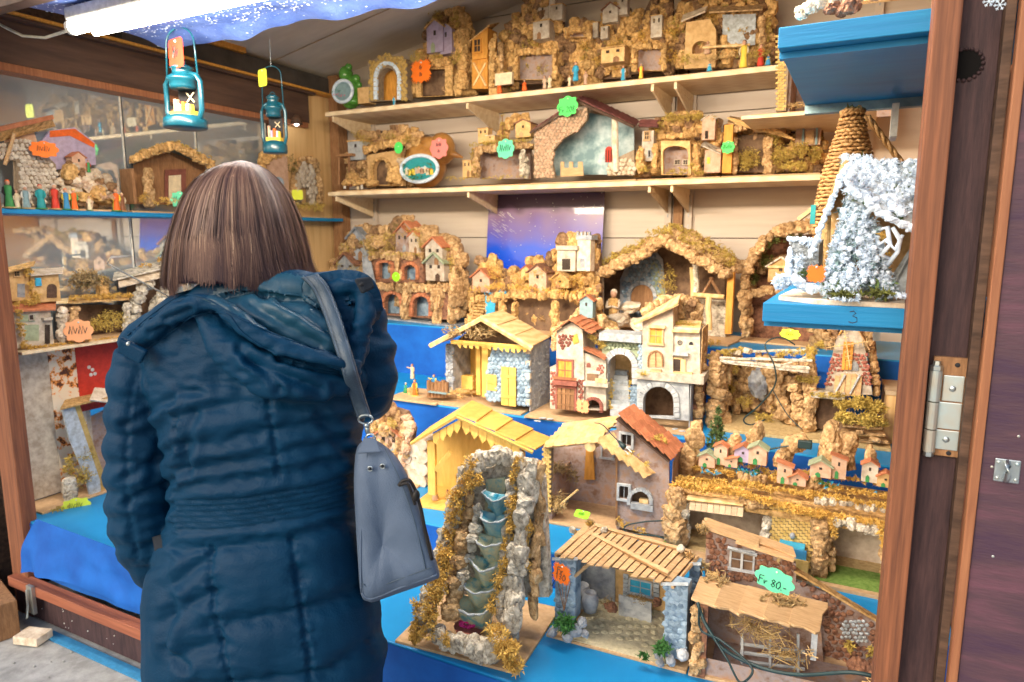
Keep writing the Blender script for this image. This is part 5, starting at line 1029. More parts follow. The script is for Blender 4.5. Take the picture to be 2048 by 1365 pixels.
# right tower
c.wall([(1285, 748), (1285, 640), (1346, 614), (1346, 748)], .035, .15, 'plaster', name='tower'); c.wall([(1346, 748), (1346, 654), (1400, 658), (1400, 752)], .045, .14, 'plaster_white', name='tower_annex')
a = c.q(1400, 752, .05); b = c.q(1400, 658, .05); M().box(a.x, a.x+.003, .05, .2, a.z, b.z).out('annex_side', 'bark', c.root)
c.slab((1268, 645, .015), (1356, 604, .015), (1362, 588, .14), (1290, 630, .14), .005, 'pine_light', 'roof'); c.beam((1268, 648, .012), (1356, 608, .012), 3.5, 'pine_light', 'rafter', 4)
c.slab((1343, 662, .025), (1398, 664, .025), (1404, 642, .14), (1346, 640, .14), .005, 'pine_light', 'roof')
c.window(1312, 672, 24, 30, .033, 'tan_wood', 'orange_wood', 3); c.box(1297, 652, 1330, 656, .02, .034, 'pine_light', 'canopy'); c.opening(c.archpoly(1311, 734, 13, 14, 18), .034, 'tan_wood'); c.ring(1311, 734, 13, 14, 16, .032, 'brown_wood', 7, 3); c.beam((1311, 734, .03), (1311, 704, .03), 1, 'brown_wood', 'door_gap', 4)
P = c.q(1360, 686, .044); rg = M(); rg.tube([P+Vector((.0075*math.cos(a_*math.pi/8), 0, .0075*math.sin(a_*math.pi/8))) for a_ in range(17)], .0016, 6); rg.tube([P-Vector((.007, 0, 0)), P+Vector((.007, 0, 0))], .0009, 4); rg.tube([P-Vector((0, 0, .007)), P+Vector((0, 0, .007))], .0009, 4); rg.out('round_window', 'black_p', c.root)
c.opening(c.archpoly(1382, 690, 4, 4, 2), .044, 'black_p'); c.window(1354, 732, 15, 28, .043, 'pine_light', 'dark_hole', 3, bars=False, shut='pine_light'); c.box(1345, 707, 1376, 711, .025, .044, 'snow_shade', 'canopy'); c.box(1300, 740, 1322, 748, .02, .034, 'tan_wood', 'planter'); c.box(1346, 746, 1384, 752, .02, .044, 'tan_wood', 'planter')
c.box(1268, 748, 1408, 758, .01, .20, 'plaster_white', 'ledge', .001)
c.wall([(1274, 834), (1274, 758), (1378, 760), (1378, 842)], .025, .03, 'grey_paint', holes=[c.archpoly(1317, 836, 30, 30, 32)], name='arcade'); c.ring(1317, 836, 31, 31, 32, .021, 'grey_paint', 13, 11, dep=.01)
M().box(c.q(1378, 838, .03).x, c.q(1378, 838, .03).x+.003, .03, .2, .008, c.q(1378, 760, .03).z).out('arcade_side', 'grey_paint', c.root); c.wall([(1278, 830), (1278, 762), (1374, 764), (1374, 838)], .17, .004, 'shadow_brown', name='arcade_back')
c.wall([(1376, 842), (1376, 762), (1408, 764), (1405, 838)], .10, .08, 'bark_red', name='rock_side'); c.path([(1396, 835, .1), (1400, 770, .1), (1402, 700, .12), (1398, 650, .14)], 11, 14, m='bark')
# bark skyline behind
c.path([(1110, 700, .16), (1118, 660, .18), (1150, 640, .2), (1172, 612, .22), (1200, 602, .22)], 11, 16, m='bark'); c.house(1172, 636, 26, 34, .17, 'grey_blue', 'terracotta', win=1, dr=False, over=.15)
c.path([(1200, 640, .2), (1222, 665, .2), (1200, 690, .18)], 13, 9, m='bark'); c.path([(1290, 625, .2), (1330, 600, .2), (1365, 598, .2), (1398, 610, .2), (1396, 640, .2)], 12, 15, m='bark_red' if 0 else 'bark'); c.fill([(1330, 650), (1332, 600), (1392, 602), (1394, 650)], 10, .17)
c.mosspath([(1335, 640, .10), (1390, 650, .10)], 9, n=900, size=.0045); c.mosspath([(1180, 670, .08), (1205, 690, .08)], 8, n=600, size=.0045); c.mosspath([(1225, 760, .1), (1222, 820, .05)], 5, n=500, size=.004); c.mosspath([(1262, 760, .1), (1262, 825, .05)], 5, n=500, size=.004); c.moss([(1290, 745, .02, 16, 4)], 300, .004)
for x, y in ((1075, 842), (1100, 838), (1225, 852), (1245, 850), (1330, 862), (1350, 858), (1365, 862), (1240, 856), (1085, 836)): P = at(x, y, Z=T3+.01)-c.A; piece('stone%d' % random.randrange(6), 'paving_stone', 'snow_shade', c.root, TRS((P.dot(c.ux), P.dot(c.uy), .009), (0, 0, J(3)), (.017, .009, .003)))
# ================= J: bark grotto with loose roof frame and windmill
c = Crib((1425, 862), (1782, 905), T3, 'bark grotto with stick roof beside a stone windmill and a yellow bush', depth=.34, board='sand', bt=.012)
c.fill([(1452, 820), (1452, 715), (1478, 712), (1482, 735), (1512, 735), (1515, 712), (1612, 725), (1615, 838)], 15, .24, m='bark', sq=(1, .6, 1), dj=.012)
c.path([(1432, 720, .06), (1432, 855, .05)], 17, 18, m='bark', ax=1.0, jj=.5); c.path([(1450, 730, .10), (1448, 840, .10)], 13, 10, m='bark')
c.path([(1545, 740, .2), (1560, 800, .2), (1580, 840, .16), (1600, 842, .15)], 17, 12, m='bark'); c.path([(1618, 705, .1), (1622, 780, .1), (1618, 852, .08)], 14, 16, m='bark', az=1.3); c.path([(1590, 760, .12), (1602, 850, .1)], 14, 9, m='bark'); c.rocks([(1520, 768, .22, 26, 32)], m='grey_stone', kind='rock', name='dark_rock')
for a, b, r in (((1420, 716, .04), (1625, 722, .05), 3), ((1440, 722, .02), (1620, 738, .03), 3), ((1430, 706, .2), (1625, 700, .2), 3), ((1430, 712, .05), (1448, 700, .22), 3), ((1500, 728, .02), (1560, 712, .15), 2.5), ((1560, 732, .02), (1620, 712, .1), 2.5)): c.beam(a, b, r, 'bark_grey', 'roof_stick', 6, 6)
c.slab((1448, 725, .02), (1618, 745, .02), (1618, 733, .06), (1450, 717, .06), .004, 'bark_grey', 'roof_board')
c.mosspath([(1418, 712, .05), (1480, 700, .12), (1440, 705, .1)], 9, n=1600, size=.005); c.mosspath([(1560, 708, .15), (1625, 700, .1), (1640, 690, .1), (1622, 712, .08)], 11, n=1800, size=.005); c.mosspath([(1600, 755, .1), (1632, 760, .08)], 11, n=1000, size=.005); c.moss([(1462, 770, .2, 16, 24), (1490, 800, .2, 18, 16), (1530, 830, .2, 24, 12), (1470, 740, .18, 14, 14)], 1800, .005, 'moss'); c.rocks([(1475, 705, .12, 14, 8), (1495, 702, .12, 12, 7)], m='pale_stone')
WB = [(1648, 790), (1668, 700), (1683, 662), (1700, 640), (1722, 668), (1733, 710), (1745, 790)]
c.wall(WB, .12, .12, 'plaster_white', name='windmill_body'); c.stones([(1650, 775), (1664, 708), (1735, 708), (1744, 775)], 8, .118, 'red_stone', 'wall_stone', single=False, holes=[[(1670, 745), (1722, 745), (1724, 790), (1665, 790)], c.archpoly(1706, 742, 14, 16, 4)], fillr=.6)
c.path([(1735, 660, .15), (1748, 720, .15), (1752, 790, .15)], 10, 12, m='bark'); c.opening(c.archpoly(1708, 742, 9, 10, 8), .117, 'grey_stone')
for x, y in ((1672, 752), (1683, 748), (1694, 748), (1705, 748), (1716, 752)): c.box(x-5, y, x+5, 792, .108, .114, 'tan_wood', 'door_board', .0004)
c.beam((1668, 790, .104), (1690, 750, .104), 2.5, 'snow_shade', 'brace', 4); c.beam((1700, 788, .104), (1720, 750, .104), 2.5, 'snow_shade', 'brace', 4)
for a_ in (.15, 1.72, 3.29, 4.86):
    dx, dy = math.cos(a_), -math.sin(a_); s0 = (1693, 690); b_ = c.beam((s0[0], s0[1], .095), (s0[0]+46*dx, s0[1]+46*dy, .095), 1.4, 'pine_light', 'sail_arm', 4)
    for q_ in range(4): u = 14+q_*9; c.beam((s0[0]+u*dx-6*dy, s0[1]+u*dy+6*dx, .094), (s0[0]+u*dx+6*dy, s0[1]+u*dy-6*dx, .094), .8, 'pine_light', 'sail_slat', 4)
c.slab((1676, 670, .11), (1702, 634, .11), (1712, 628, .26), (1690, 655, .26), .004, 'orange_wood', 'roof'); c.slab((1702, 634, .11), (1740, 700, .11), (1748, 690, .26), (1712, 628, .26), .004, 'tan_wood', 'roof')
for i in range(3): c.box(1683+i*7, 684, 1689+i*7, 740, .112, .117, 'orange_wood', 'shutter_board')
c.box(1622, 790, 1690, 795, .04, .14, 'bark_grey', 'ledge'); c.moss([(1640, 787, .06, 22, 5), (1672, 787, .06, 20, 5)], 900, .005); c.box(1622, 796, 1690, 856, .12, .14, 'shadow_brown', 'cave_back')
c.moss([(1685, 805, .07, 22, 14), (1720, 802, .06, 26, 16), (1752, 812, .06, 22, 18), (1690, 830, .05, 26, 12), (1740, 835, .05, 30, 14), (1765, 845, .05, 12, 10)], 6500, .007, 'moss', 'bush')
for y, w_ in ((848, 40), (862, 46), (877, 52), (890, 56)): c.slab((1725-w_, y+3, .02-.0), (1725+w_, y+8, .02), (1725+w_-5, y-1, .06), (1725-w_+5, y-5, .06), .006, 'bark', 'flat_stone')
c.rocks([(1690, 872, .01, 14, 6), (1720, 865, .01, 12, 6), (1750, 880, .01, 14, 7), (1705, 845, .04, 14, 7), (1738, 852, .04, 14, 7)], m='bark', name='flat_stone')
for i, (x, y) in enumerate(((1608, 855), (1635, 858))):
    t = thing('toy_sheep', ['left toy sheep, lying white in front of the bark grotto', 'right toy sheep, white and smaller, in front of the bark grotto'][i], 'toy sheep', at(x, y, Z=T3+.012), .4*i, 'toy sheep'); b_ = M(); b_.ball((0, 0, .012), .013, sc=(1.5-.5*i, .8, .8)); b_.ball((-.02+.008*i, 0, .019), .007, sc=(1.2, .9, 1)); 
    for sx in (-.01, .01): b_.tube([(sx, -.004, .008), (sx, -.005, 0)], .0022, 5)
    b_.out('fleece', 'snow', t, smooth=True)
# ================= K: arched castle on bark
c = Crib((640, 624), (906, 655), T4, 'mossy bark hillside castle with red brick arches and green dot tag on the top step', depth=.20, board='grey_stone')
c.skip = [(769, 585, 799, 640), (827, 590, 857, 640), (759, 526, 781, 560), (809, 530, 831, 562)]; c.fill([(668, 620), (672, 560), (688, 505), (705, 472), (745, 460), (815, 446), (862, 465), (905, 482), (925, 525), (928, 632)], 13, .13, m='bark', step=1.35)
c.wall([(735, 628), (735, 572), (895, 575), (897, 640)], .03, .025, 'bark_red', holes=[c.archpoly(784, 628, 15, 17, 22), c.archpoly(842, 633, 15, 17, 24)], name='arcade'); c.wall([(738, 626), (738, 575), (893, 578), (893, 636)], .09, .003, 'blue_stone', name='arcade_back')
for cx, by in ((784, 628), (842, 633)): c.ring(cx, by, 16, 18, 22, .026, 'terracotta', 11, 7, legn=5)
c.wall([(742, 566), (742, 516), (845, 514), (848, 566)], .06, .02, 'bark_red', holes=[[(759, 558), (759, 526), (781, 526), (781, 558)], c.archpoly(820, 560, 11, 11, 18)], name='gallery'); c.wall([(745, 562), (745, 520), (843, 520), (843, 562)], .10, .003, 'blue_stone', name='gallery_back')
c.ring(820, 560, 12, 12, 18, .057, 'terracotta', 8, 6, legn=4); c.ring(770, 560, 12, 4, 30, .057, 'terracotta', 6, 6, legn=5)
for pts, r, n in (([(738, 574, .02), (900, 578, .02)], 7, 18), ([(740, 512, .05), (850, 512, .05)], 6, 13), ([(752, 622, .015), (752, 580, .015)], 8, 6), ([(813, 630, .015), (813, 585, .015)], 9, 6), ([(876, 635, .015), (874, 585, .015)], 11, 7), ([(796, 560, .05), (796, 520, .05)], 7, 5), ([(905, 638, .04), (912, 590, .04), (908, 545, .05)], 12, 9), ([(925, 630, .1), (928, 570, .1), (915, 520, .1)], 9, 9)): c.path(pts, r, n, m='bark', sq=(1, .35, 1), dj=.003)
for x, by, w_, h_, wm, rm, d in ((868, 530, 34, 26, 'plaster_white', 'terracotta', .05), (870, 562, 36, 26, 'plaster', 'sage', .05), (805, 505, 26, 26, 'plaster_brown', 'terracotta', .08), (828, 508, 20, 24, 'plaster', 'terracotta', .08), (812, 475, 26, 12, 'plaster_brown', 'terracotta', .10), (716, 520, 34, 28, 'grey_stone', 'grey_stone', .08), (693, 550, 36, 14, 'grey_stone', 'bark_red', .06)): c.house(x, by, w_, h_, d, wm, rm, win=2)
c.mosspath([(680, 560, .09), (700, 500, .1), (750, 480, .1), (830, 462, .1), (900, 500, .1), (915, 540, .08)], 9, n=3500, size=.005); c.mosspath([(740, 508, .03), (850, 508, .03)], 4, n=700, size=.004); c.mosspath([(660, 575, .05), (735, 570, .04)], 8, n=900, size=.005); c.moss([(720, 545, .07, 16), (750, 500, .08, 12), (790, 490, .1, 14), (850, 485, .1, 14)], 1500, .005, 'moss')
c.slab((725, 512, .06), (740, 512, .06), (752, 568, .02), (728, 568, .02), .004, 'grey_stone', 'path')
# ================= L: village with waterfall and castle
c = Crib((930, 656), (1182, 682), T4, 'bark village with blue waterfall, ladder stair and white castle tower before the poster', depth=.22)
c.fill([(938, 600), (958, 540), (968, 515), (985, 518), (990, 540), (1020, 548), (1055, 545), (1060, 512), (1080, 518), (1085, 530), (1115, 500), (1118, 475), (1150, 478), (1182, 472), (1196, 475), (1200, 640), (950, 640)], 11, .14, m='cork', step=1.4)
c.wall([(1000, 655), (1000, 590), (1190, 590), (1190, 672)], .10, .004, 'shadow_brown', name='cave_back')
for pts, r, n in (([(950, 600, .03), (1000, 592, .03), (1060, 592, .03), (1120, 590, .02), (1180, 596, .02)], 8, 22), ([(1003, 650, .03), (1006, 605, .03)], 9, 7), ([(1030, 655, .03), (1032, 610, .03)], 8, 5), ([(1110, 665, .02), (1110, 605, .02)], 9, 8), ([(1180, 670, .03), (1182, 610, .03)], 10, 8), ([(975, 650, .05), (985, 610, .05)], 9, 6), ([(940, 645, .04), (945, 610, .05), (950, 580, .06)], 7, 8)): c.path(pts, r, n, m='cork', sq=(1, .5, 1), dj=.004)
for i in range(4): c.slab((972+i*1, 592+i*14, .03-.004*i), (992-i*1, 592+i*14, .03-.004*i), (990, 606+i*14, .026-.004*i), (971, 606+i*14, .026-.004*i), .003, 'river', 'waterfall')
c.moss([(985, 586, .04, 14, 3), (1010, 584, .04, 14, 3)], 200, .005, 'river', 'stream')
for i in range(9): c.beam((938+i*1.8, 652-i*6, .01+.003*i), (958+i*1.8, 654-i*6, .01+.003*i), 1.6, 'cork', 'ladder_rung', 4)
for x, by, w_, h_, wm, rm, d in ((962, 585, 34, 24, 'plaster_pink', 'terracotta', .05), (1075, 585, 34, 34, 'plaster_pink', 'bark_red', .06), (1052, 560, 20, 16, 'plaster_tan', 'terracotta', .08), (1120, 576, 34, 14, 'cork', 'cork', .05)): c.house(x, by, w_, h_, d, wm, rm, win=1)
c.box(1114, 500, 1150, 542, .07, .12, 'plaster_white', 'keep'); c.box(1112, 492, 1154, 500, .06, .12, 'plaster_white', 'parapet'); c.opening([(1124, 540), (1124, 518), (1140, 518), (1140, 540)], .069, 'dark_hole'); c.box(1154, 478, 1180, 542, .08, .12, 'pale_stone', 'tower'); c.opening([(1160, 535), (1160, 518), (1168, 518), (1168, 535)], .079, 'grey_stone')
for i in range(4): c.box(1153+i*7.5, 464, 1157+i*7.5, 472, .075, .085, 'grey_stone', 'merlon'); 
c.box(1152, 471, 1183, 480, .074, .13, 'grey_stone', 'tower_top')
c.mosspath([(945, 580, .02), (1000, 572, .05), (1060, 576, .05), (1100, 582, .03), (1180, 585, .02)], 7, n=3200, size=.0045, m='moss_gold'); c.moss([(1000, 545, .1, 18), (1050, 560, .1, 16), (1090, 550, .1, 16), (1120, 560, .08, 14), (1160, 560, .08, 16)], 2500, .005, 'moss_gold'); c.mosspath([(1000, 660, .0), (1100, 672, 0), (1180, 680, .0)], 5, n=600, size=.004)
# ================= M: large bark roofed stable with two tall figures
c = Crib((1178, 668), (1456, 694), T4, 'large stable under a thick mossy bark gable roof, arched stone door inside', depth=.28)
c.wall([(1200, 665), (1200, 545), (1330, 485), (1450, 550), (1450, 680)], .24, .01, 'shadow_brown', name='back_wall'); c.wall([(1240, 640), (1240, 560), (1262, 510), (1300, 488), (1325, 520), (1335, 640)], .232, .006, 'grey_stone', name='stone_back'); c.stones([(1245, 640), (1245, 560), (1264, 512), (1300, 492), (1324, 520), (1330, 640)], 10, .231, 'blue_stone', 'wall_stone', holes=[c.archpoly(1284, 625, 26, 28, 30)])
c.opening(c.archpoly(1284, 622, 22, 24, 28), .229, 'brown_wood'); c.ring(1284, 622, 23, 25, 28, .225, 'grey_stone', 11, 7)
c.moss([(1340, 560, .21, 20, 30), (1325, 600, .2, 10, 20)], 900, .006, 'moss'); c.wall([(1310, 600), (1300, 530), (1312, 520), (1330, 590)], .228, .003, 'sage', name='painted_light')
for a_, b_ in (((1193, 545), (1332, 475)), ((1332, 475), (1458, 545))):
    n_ = 17
    for i in range(n_):
        u = (i+.5)/n_; x = a_[0]+(b_[0]-a_[0])*u; y = a_[1]+(b_[1]-a_[1])*u
        for d, dy in ((-.01, 6), (.07, 2), (.15, -3), (.22, -8)): c.rocks([(x+J(4)+d*110, y+dy+J(4)-d*30, d, 13, 11)], m='bark', name='roof_bark')
c.slab((1190, 548, .0), (1332, 478, .0), (1345, 458, .26), (1212, 530, .26), .006, 'bark', 'roof'); c.slab((1332, 478, .0), (1460, 548, .0), (1475, 530, .26), (1345, 458, .26), .006, 'bark', 'roof')
c.mosspath([(1200, 530, .05), (1270, 495, .05), (1335, 462, .05), (1400, 490, .06), (1462, 525, .06)], 10, n=3600, size=.006, m='moss'); c.mosspath([(1300, 465, .15), (1350, 452, .16), (1420, 480, .16), (1475, 520, .16)], 9, n=2400, size=.006, m='moss'); c.straw([(1400, 495, .0, 50, 30), (1440, 520, 0, 20, 20)], 220, .03, 'straw')
for x, y0, y1, d, m_ in ((1202, 548, 665, .03, 'pale_stone'), (1385, 535, 640, .14, 'pine_light'), (1392, 520, 585, .14, 'bark_grey'), (1418, 590, 660, .12, 'pine_light')): c.beam((x, y0, d), (x, y1, d), 6, m_, 'post', 8, 3)
c.box(1449, 545, 1462, 668, .01, .03, 'orange_wood', 'post'); c.beam((1388, 590, .12), (1448, 594, .12), 5, 'pine_light', 'shelf_log', 8); c.box(1395, 600, 1450, 670, .2, .22, 'bark_grey', 'stone_base'); c.beam((1405, 590, .14), (1425, 555, .14), 3, 'brown_wood', 'strut', 5); c.beam((1440, 590, .14), (1420, 555, .14), 3, 'brown_wood', 'strut', 5)
c.moss([(1420, 680, .03, 40, 6), (1330, 672, .05, 40, 5)], 700, .006, 'moss_gold'); c.rocks([(1240, 640, .08, 26, 14), (1260, 615, .1, 20, 11), (1285, 650, .07, 26, 12)], m='pale_stone', kind='rock', name='stacked_rock')
c.path([(1196, 560, .1), (1193, 660, .1)], 11, 9, m='bark')
jf = figure(c.A+c.ux*c.q(1226, 650, .04).x+c.uy*.04+Vector((0, 0, .008)), .205, 'tall robed plaster figure with beard standing left in the bark gable stable', 'cork', 'pale_stone', hat='pale_stone', arms='fold')
figure(c.A+c.ux*c.q(1362, 640, .08).x+c.uy*.08+Vector((0, 0, .06)), .13, 'pale haired plaster figure standing right in the bark gable stable', 'pale_stone', 'plaster_white', hat='plaster_white', arms='fold')
# ================= N: rounded bark crib behind the blue shelf
c = Crib((1474, 684), (1660, 700), T4, 'rounded bark crib with dark red interior behind the lower blue shelf', depth=.24)
arc = [(1490, 670), (1487, 600), (1490, 560), (1503, 515), (1530, 480), (1560, 462), (1600, 455), (1650, 460)]
for d, r in ((.0, 12), (.08, 12), (.16, 11)): c.path([(x+d*60, y-d*40, d) for x, y in arc], r, 24, m='bark')
c.wall([(1492, 676), (1490, 560), (1510, 510), (1550, 475), (1660, 465), (1660, 690)], .2, .01, 'bark_red', name='back_wall'); c.path([(1490, 592, .01), (1530, 580, .02), (1580, 585, .02), (1660, 590, .02)], 11, 14, m='bark'); c.wall([(1500, 676), (1500, 600), (1660, 600), (1660, 690)], .12, .005, 'bark_red', name='lower_wall')
c.window(1596, 612, 26, 24, .118, 'bark', 'blue_stone', 4); c.path([(1570, 600, .1), (1574, 672, .1)], 7, 8, m='bark'); c.path([(1640, 600, .05), (1640, 690, .05)], 12, 8, m='bark')
c.house(1560, 565, 50, 34, .06, 'plaster_tan', 'bark_grey', win=1); c.box(1535, 532, 1580, 536, .05, .08, 'pine_light', 'ledge'); c.mosspath([(1520, 500, .03), (1560, 478, .03), (1600, 470, .03)], 10, n=1500, size=.006, m='moss_green'); c.moss([(1510, 560, .08, 14, 14), (1535, 520, .1, 16, 16), (1505, 545, .06, 10, 10)], 1200, .006, 'moss_green'); c.path([(1520, 540, .15), (1560, 520, .15), (1600, 520, .15)], 13, 8, m='bark')
# things at the far right under the shelf
c = Crib((1640, 700), (1760, 712), T4, 'tall rough bark slab standing behind the windmill', name='bark_slab', cat='bark slab', group=None, depth=.1, board=None); c.fill([(1625, 700), (1630, 625), (1680, 615), (1745, 650), (1750, 710)], 13, .02, m='bark')
bx = thing('speaker_box', 'plain plywood box standing right of the windmill behind the post', 'box', (.10, 2.62, T3), .05); M().box(0, .22, 0, .2, 0, .17).out('side', 'panel_ply', bx); M().box(-.004, .224, -.004, .204, .171, .185).out('lid', 'shelf_under', bx)
def prj(P):
    v = Vector(P)-CAM; f = v.dot(_fw); return (1024+FPX*v.dot(_rt)/f, 682.5-FPX*v.dot(_up)/f)
def shelfcrib(x0, x1, Y, Z, label, ym=None, **kw):
    ym = ym or (370 if Z < 2 else 180)
    a = at(x0, ym, Y=Y); b = at(x1, ym, Y=Y); return Crib(prj((a.x, Y, Z)), prj((b.x, Y, Z)), Z, label, **kw)
def sidecrib(x0, x1, X, Z, label, ym=400, **kw):
    a = at(x0, ym, X=X); b = at(x1, ym, X=X); return Crib(prj((X, a.y, Z)), prj((X, b.y, Z)), Z, label, **kw)
# ================= shelf B
# P rustic farm with mill wheel
c = shelfcrib(672, 838, 3.03, ZB, 'rustic bark farm with small arched cave, leftmost on the lower shelf', depth=.22)
c.skip = [(747, 320, 777, 372)]; c.fill([(700, 372), (702, 300), (720, 262), (770, 262), (815, 255), (838, 280), (835, 370)], 11, .13, m='bark', step=1.35)
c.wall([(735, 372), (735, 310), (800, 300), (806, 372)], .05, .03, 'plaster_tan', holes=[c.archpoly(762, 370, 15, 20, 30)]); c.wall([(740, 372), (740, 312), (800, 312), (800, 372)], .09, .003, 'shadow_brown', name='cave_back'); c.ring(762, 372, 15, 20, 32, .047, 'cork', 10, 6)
c.slab((726, 305, .02), (795, 285, .02), (800, 270, .12), (730, 290, .12), .005, 'cork', 'roof'); c.path([(728, 302, .02), (795, 284, .02)], 6, 10, m='cork', sq=(1, .6, .6)); c.path([(800, 285, .08), (828, 262, .1), (838, 300, .1), (830, 350, .08)], 9, 12, m='cork')
c.house(712, 320, 30, 28, .06, 'grey_paint', 'cork', win=1, dr=False, flat=True); c.beam((678, 312, .05), (678, 370, .05), 2, 'brown_wood', 'post', 5); c.beam((698, 312, .05), (698, 345, .05), 2, 'brown_wood', 'post', 5); c.box(670, 308, 704, 312, .03, .09, 'brown_wood', 'porch_roof')
c.moss([(740, 285, .08, 14), (790, 275, .08, 16), (820, 280, .08, 10), (720, 270, .1, 12)], 1100, .005); c.rocks([(705, 355, .03, 12, 8), (720, 365, .02, 14, 6), (695, 366, .02, 10, 5), (745, 368, .01, 12, 5), (790, 350, .02, 14, 16)], m='cork'); c.stones([(795, 318), (815, 318), (815, 350), (795, 350)], 8, .04, 'pale_stone', 'wall_stone', fillr=.6)
for x, r_ in ((690, 'white_p'), (702, 'brown_p'), (716, 'cream'), (724, 'white_p')): figure(c.A+c.ux*c.q(x, 355, .02).x+c.uy*.015+Vector((0, 0, .008+U(0, .02))), .055, {'white_p': 'white clad', 'brown_p': 'brown clad', 'cream': 'cream clad'}[r_]+(' leftmost' if x == 690 else ' rightmost' if x == 724 else ' middle')+' figurine in front of the rustic bark farm', r_)
# Q gourds
g_ = shelfcrib(796, 930, 3.04, ZB, 'hollow gourd with white rimmed oval window showing a tiny lit village', name='gourd_scene', cat='gourd ornament', group=None, board=None, depth=.1)
mat('gourd', (.58, .30, .09), (.36, .15, .04), 14, .3, .05, spec=.6, c3=(.50, .24, .06))
P = g_.q(850, 330, .125); k = g_.k(850, 330, .07); m_ = M(); m_.ball(P, 38*k, sc=(1.05, .85, 1.05)); Q = g_.q(884, 298, .12); m_.ball(Q, 24*k, sc=(1, .9, 1.1)); m_.tube([P+Vector((6*k, 0, 30*k)), g_.q(862, 290, .10), Q], [18*k, 13*k, 16*k], 10); m_.tube([Q, Q+Vector((22*k, 0, -10*k)), Q+Vector((40*k, 0, -16*k))], [14*k, 6*k, 1.5*k], 8); m_.out('gourd', 'gourd', g_.root, smooth=True)
P = g_.q(838, 338, .0); rm = M(); rm.tube([P+Vector((36*k*math.cos(a*math.pi/16), .002, 21*k*math.sin(a*math.pi/16))) for a in range(33)], 3.2*k, 7); rm.out('oval_rim', 'snow', g_.root, smooth=True)
o = M(); o.add([P+Vector((35*k*math.cos(a*math.pi/12), .006, 20.5*k*math.sin(a*math.pi/12))) for a in range(24)], [tuple(range(24))]); o.out('night_backdrop', 'teal_p', g_.root)
sc_ = M(); 
for a in range(9): g_.house(814+a*6, 349+U(-4, 3), 8, 8, .003, random.choice(('plaster_white', 'plaster_pink', 'yellow_p', 'cream')), random.choice(('terracotta', 'green_p', 'snow')), dep=.006, win=0, dr=False)
g_.moss([(838, 356, .008, 26, 5)], 300, .005, 'green_leaf'); g_.moss([(815, 338, .008, 7, 10), (862, 336, .008, 7, 12)], 240, .004, 'fir')
# R cork crib
c = shelfcrib(925, 1062, 3.03, ZB, 'open cork stable with two tiny ochre houses on its mossy roof', depth=.2)
c.wall([(960, 358), (960, 300), (1060, 292), (1062, 358)], .12, .02, 'plaster_brown', name='back_wall'); c.path([(950, 300, .03), (1058, 290, .03)], 7, 15, m='bark', sq=(1, .9, .8)); c.path([(955, 352, .03), (952, 308, .03)], 8, 7, m='bark'); c.path([(1048, 352, .03), (1046, 302, .03)], 8, 7, m='bark_grey'); a_ = c.q(945, 296, .02); M().box(a_.x, c.w, .02, .17, a_.z-.01, a_.z).out('flat_roof', 'cork', c.root)
c.house(966, 286, 20, 24, .05, 'plaster_tan', 'cork', win=2, dr=False, flat=True); c.house(980, 286, 18, 12, .045, 'plaster_tan', 'bark_grey', win=1, dr=False, flat=True); c.house(1046, 275, 30, 24, .06, 'plaster_tan', 'bark_red', win=1, rise=.2); c.house(934, 355, 17, 28, .01, 'plaster_tan', 'cork', flat=True, win=2)
c.path([(1005, 285, .14), (1010, 250, .14), (1030, 240, .14), (1058, 240, .14)], 10, 9, m='cork'); c.tree(1005, 290, 14, 55, .09, 'moss', 700, .005); c.mosspath([(945, 290, .02), (1060, 280, .02)], 6, n=1600, size=.0045); c.mosspath([(945, 300, .02), (955, 350, .02)], 5, n=500, size=.004); c.mosspath([(900, 358, .01), (960, 357, 0), (1050, 352, .0)], 5, n=900, size=.004)
# S big stone fronted stable
c = shelfcrib(1060, 1272, 3.0, ZB, 'stone fronted stable with maroon tiled roof and pale blue cave interior', depth=.24, ym=355)
FW = [(1068, 356), (1068, 262), (1120, 232), (1175, 215), (1174, 240), (1155, 262), (1125, 278), (1108, 300), (1104, 325), (1110, 356)]
c.wall(FW, .02, .02, 'mortar', name='front_wall'); c.stones(FW, 7.2, .019, 'pink_stone', 'wall_stone', fillr=.56, single=False)
mat('cave_blue', (.50, .60, .62), (.14, .24, .27), 9, .5, .3, c3=(.30, .42, .45), ramp=(.4, .62)); c.wall([(1100, 352), (1100, 265), (1160, 222), (1268, 245), (1268, 348)], .17, .006, 'cave_blue', name='painted_back')
c.wall([(1215, 352), (1215, 330), (1230, 318), (1268, 300), (1270, 350)], .05, .03, 'mortar', name='low_wall'); c.stones([(1213, 352), (1216, 332), (1232, 320), (1270, 318), (1270, 350)], 9, .048, 'pale_stone', 'wall_stone', fillr=.6)
c.beam((1232, 345, .04), (1230, 238, .04), 6, 'pale_stone', 'post', 9, 3); c.opening(c.archpoly(1218, 325, 8, 10, 22), .168, 'red'); 
for i in range(3): c.box(1211+i*5, 300, 1212.5+i*5, 325, .163, .166, 'dark_hole', 'gate_bar')
c.wall([(1121, 354), (1121, 324), (1128, 324), (1128, 336), (1138, 336), (1138, 324), (1146, 324), (1146, 336), (1156, 336), (1156, 324), (1165, 324), (1167, 352)], .06, .004, 'tan_wood', name='toy_fence')
c.tiles((1157, 197, .0), (1172, 190, .22), (1085, 248, .22), (1060, 262, .0), 9, 3, 'purple_tile', t=.006); c.tiles((1172, 190, .22), (1157, 197, .0), (1270, 250, .0), (1278, 240, .22), 10, 3, 'purple_tile', t=.006)
c.beam((1060, 266, -.005), (1157, 204, -.005), 3, 'dark_wood', 'rafter', 4); c.beam((1157, 204, -.005), (1268, 254, -.005), 3, 'dark_wood', 'rafter', 4)
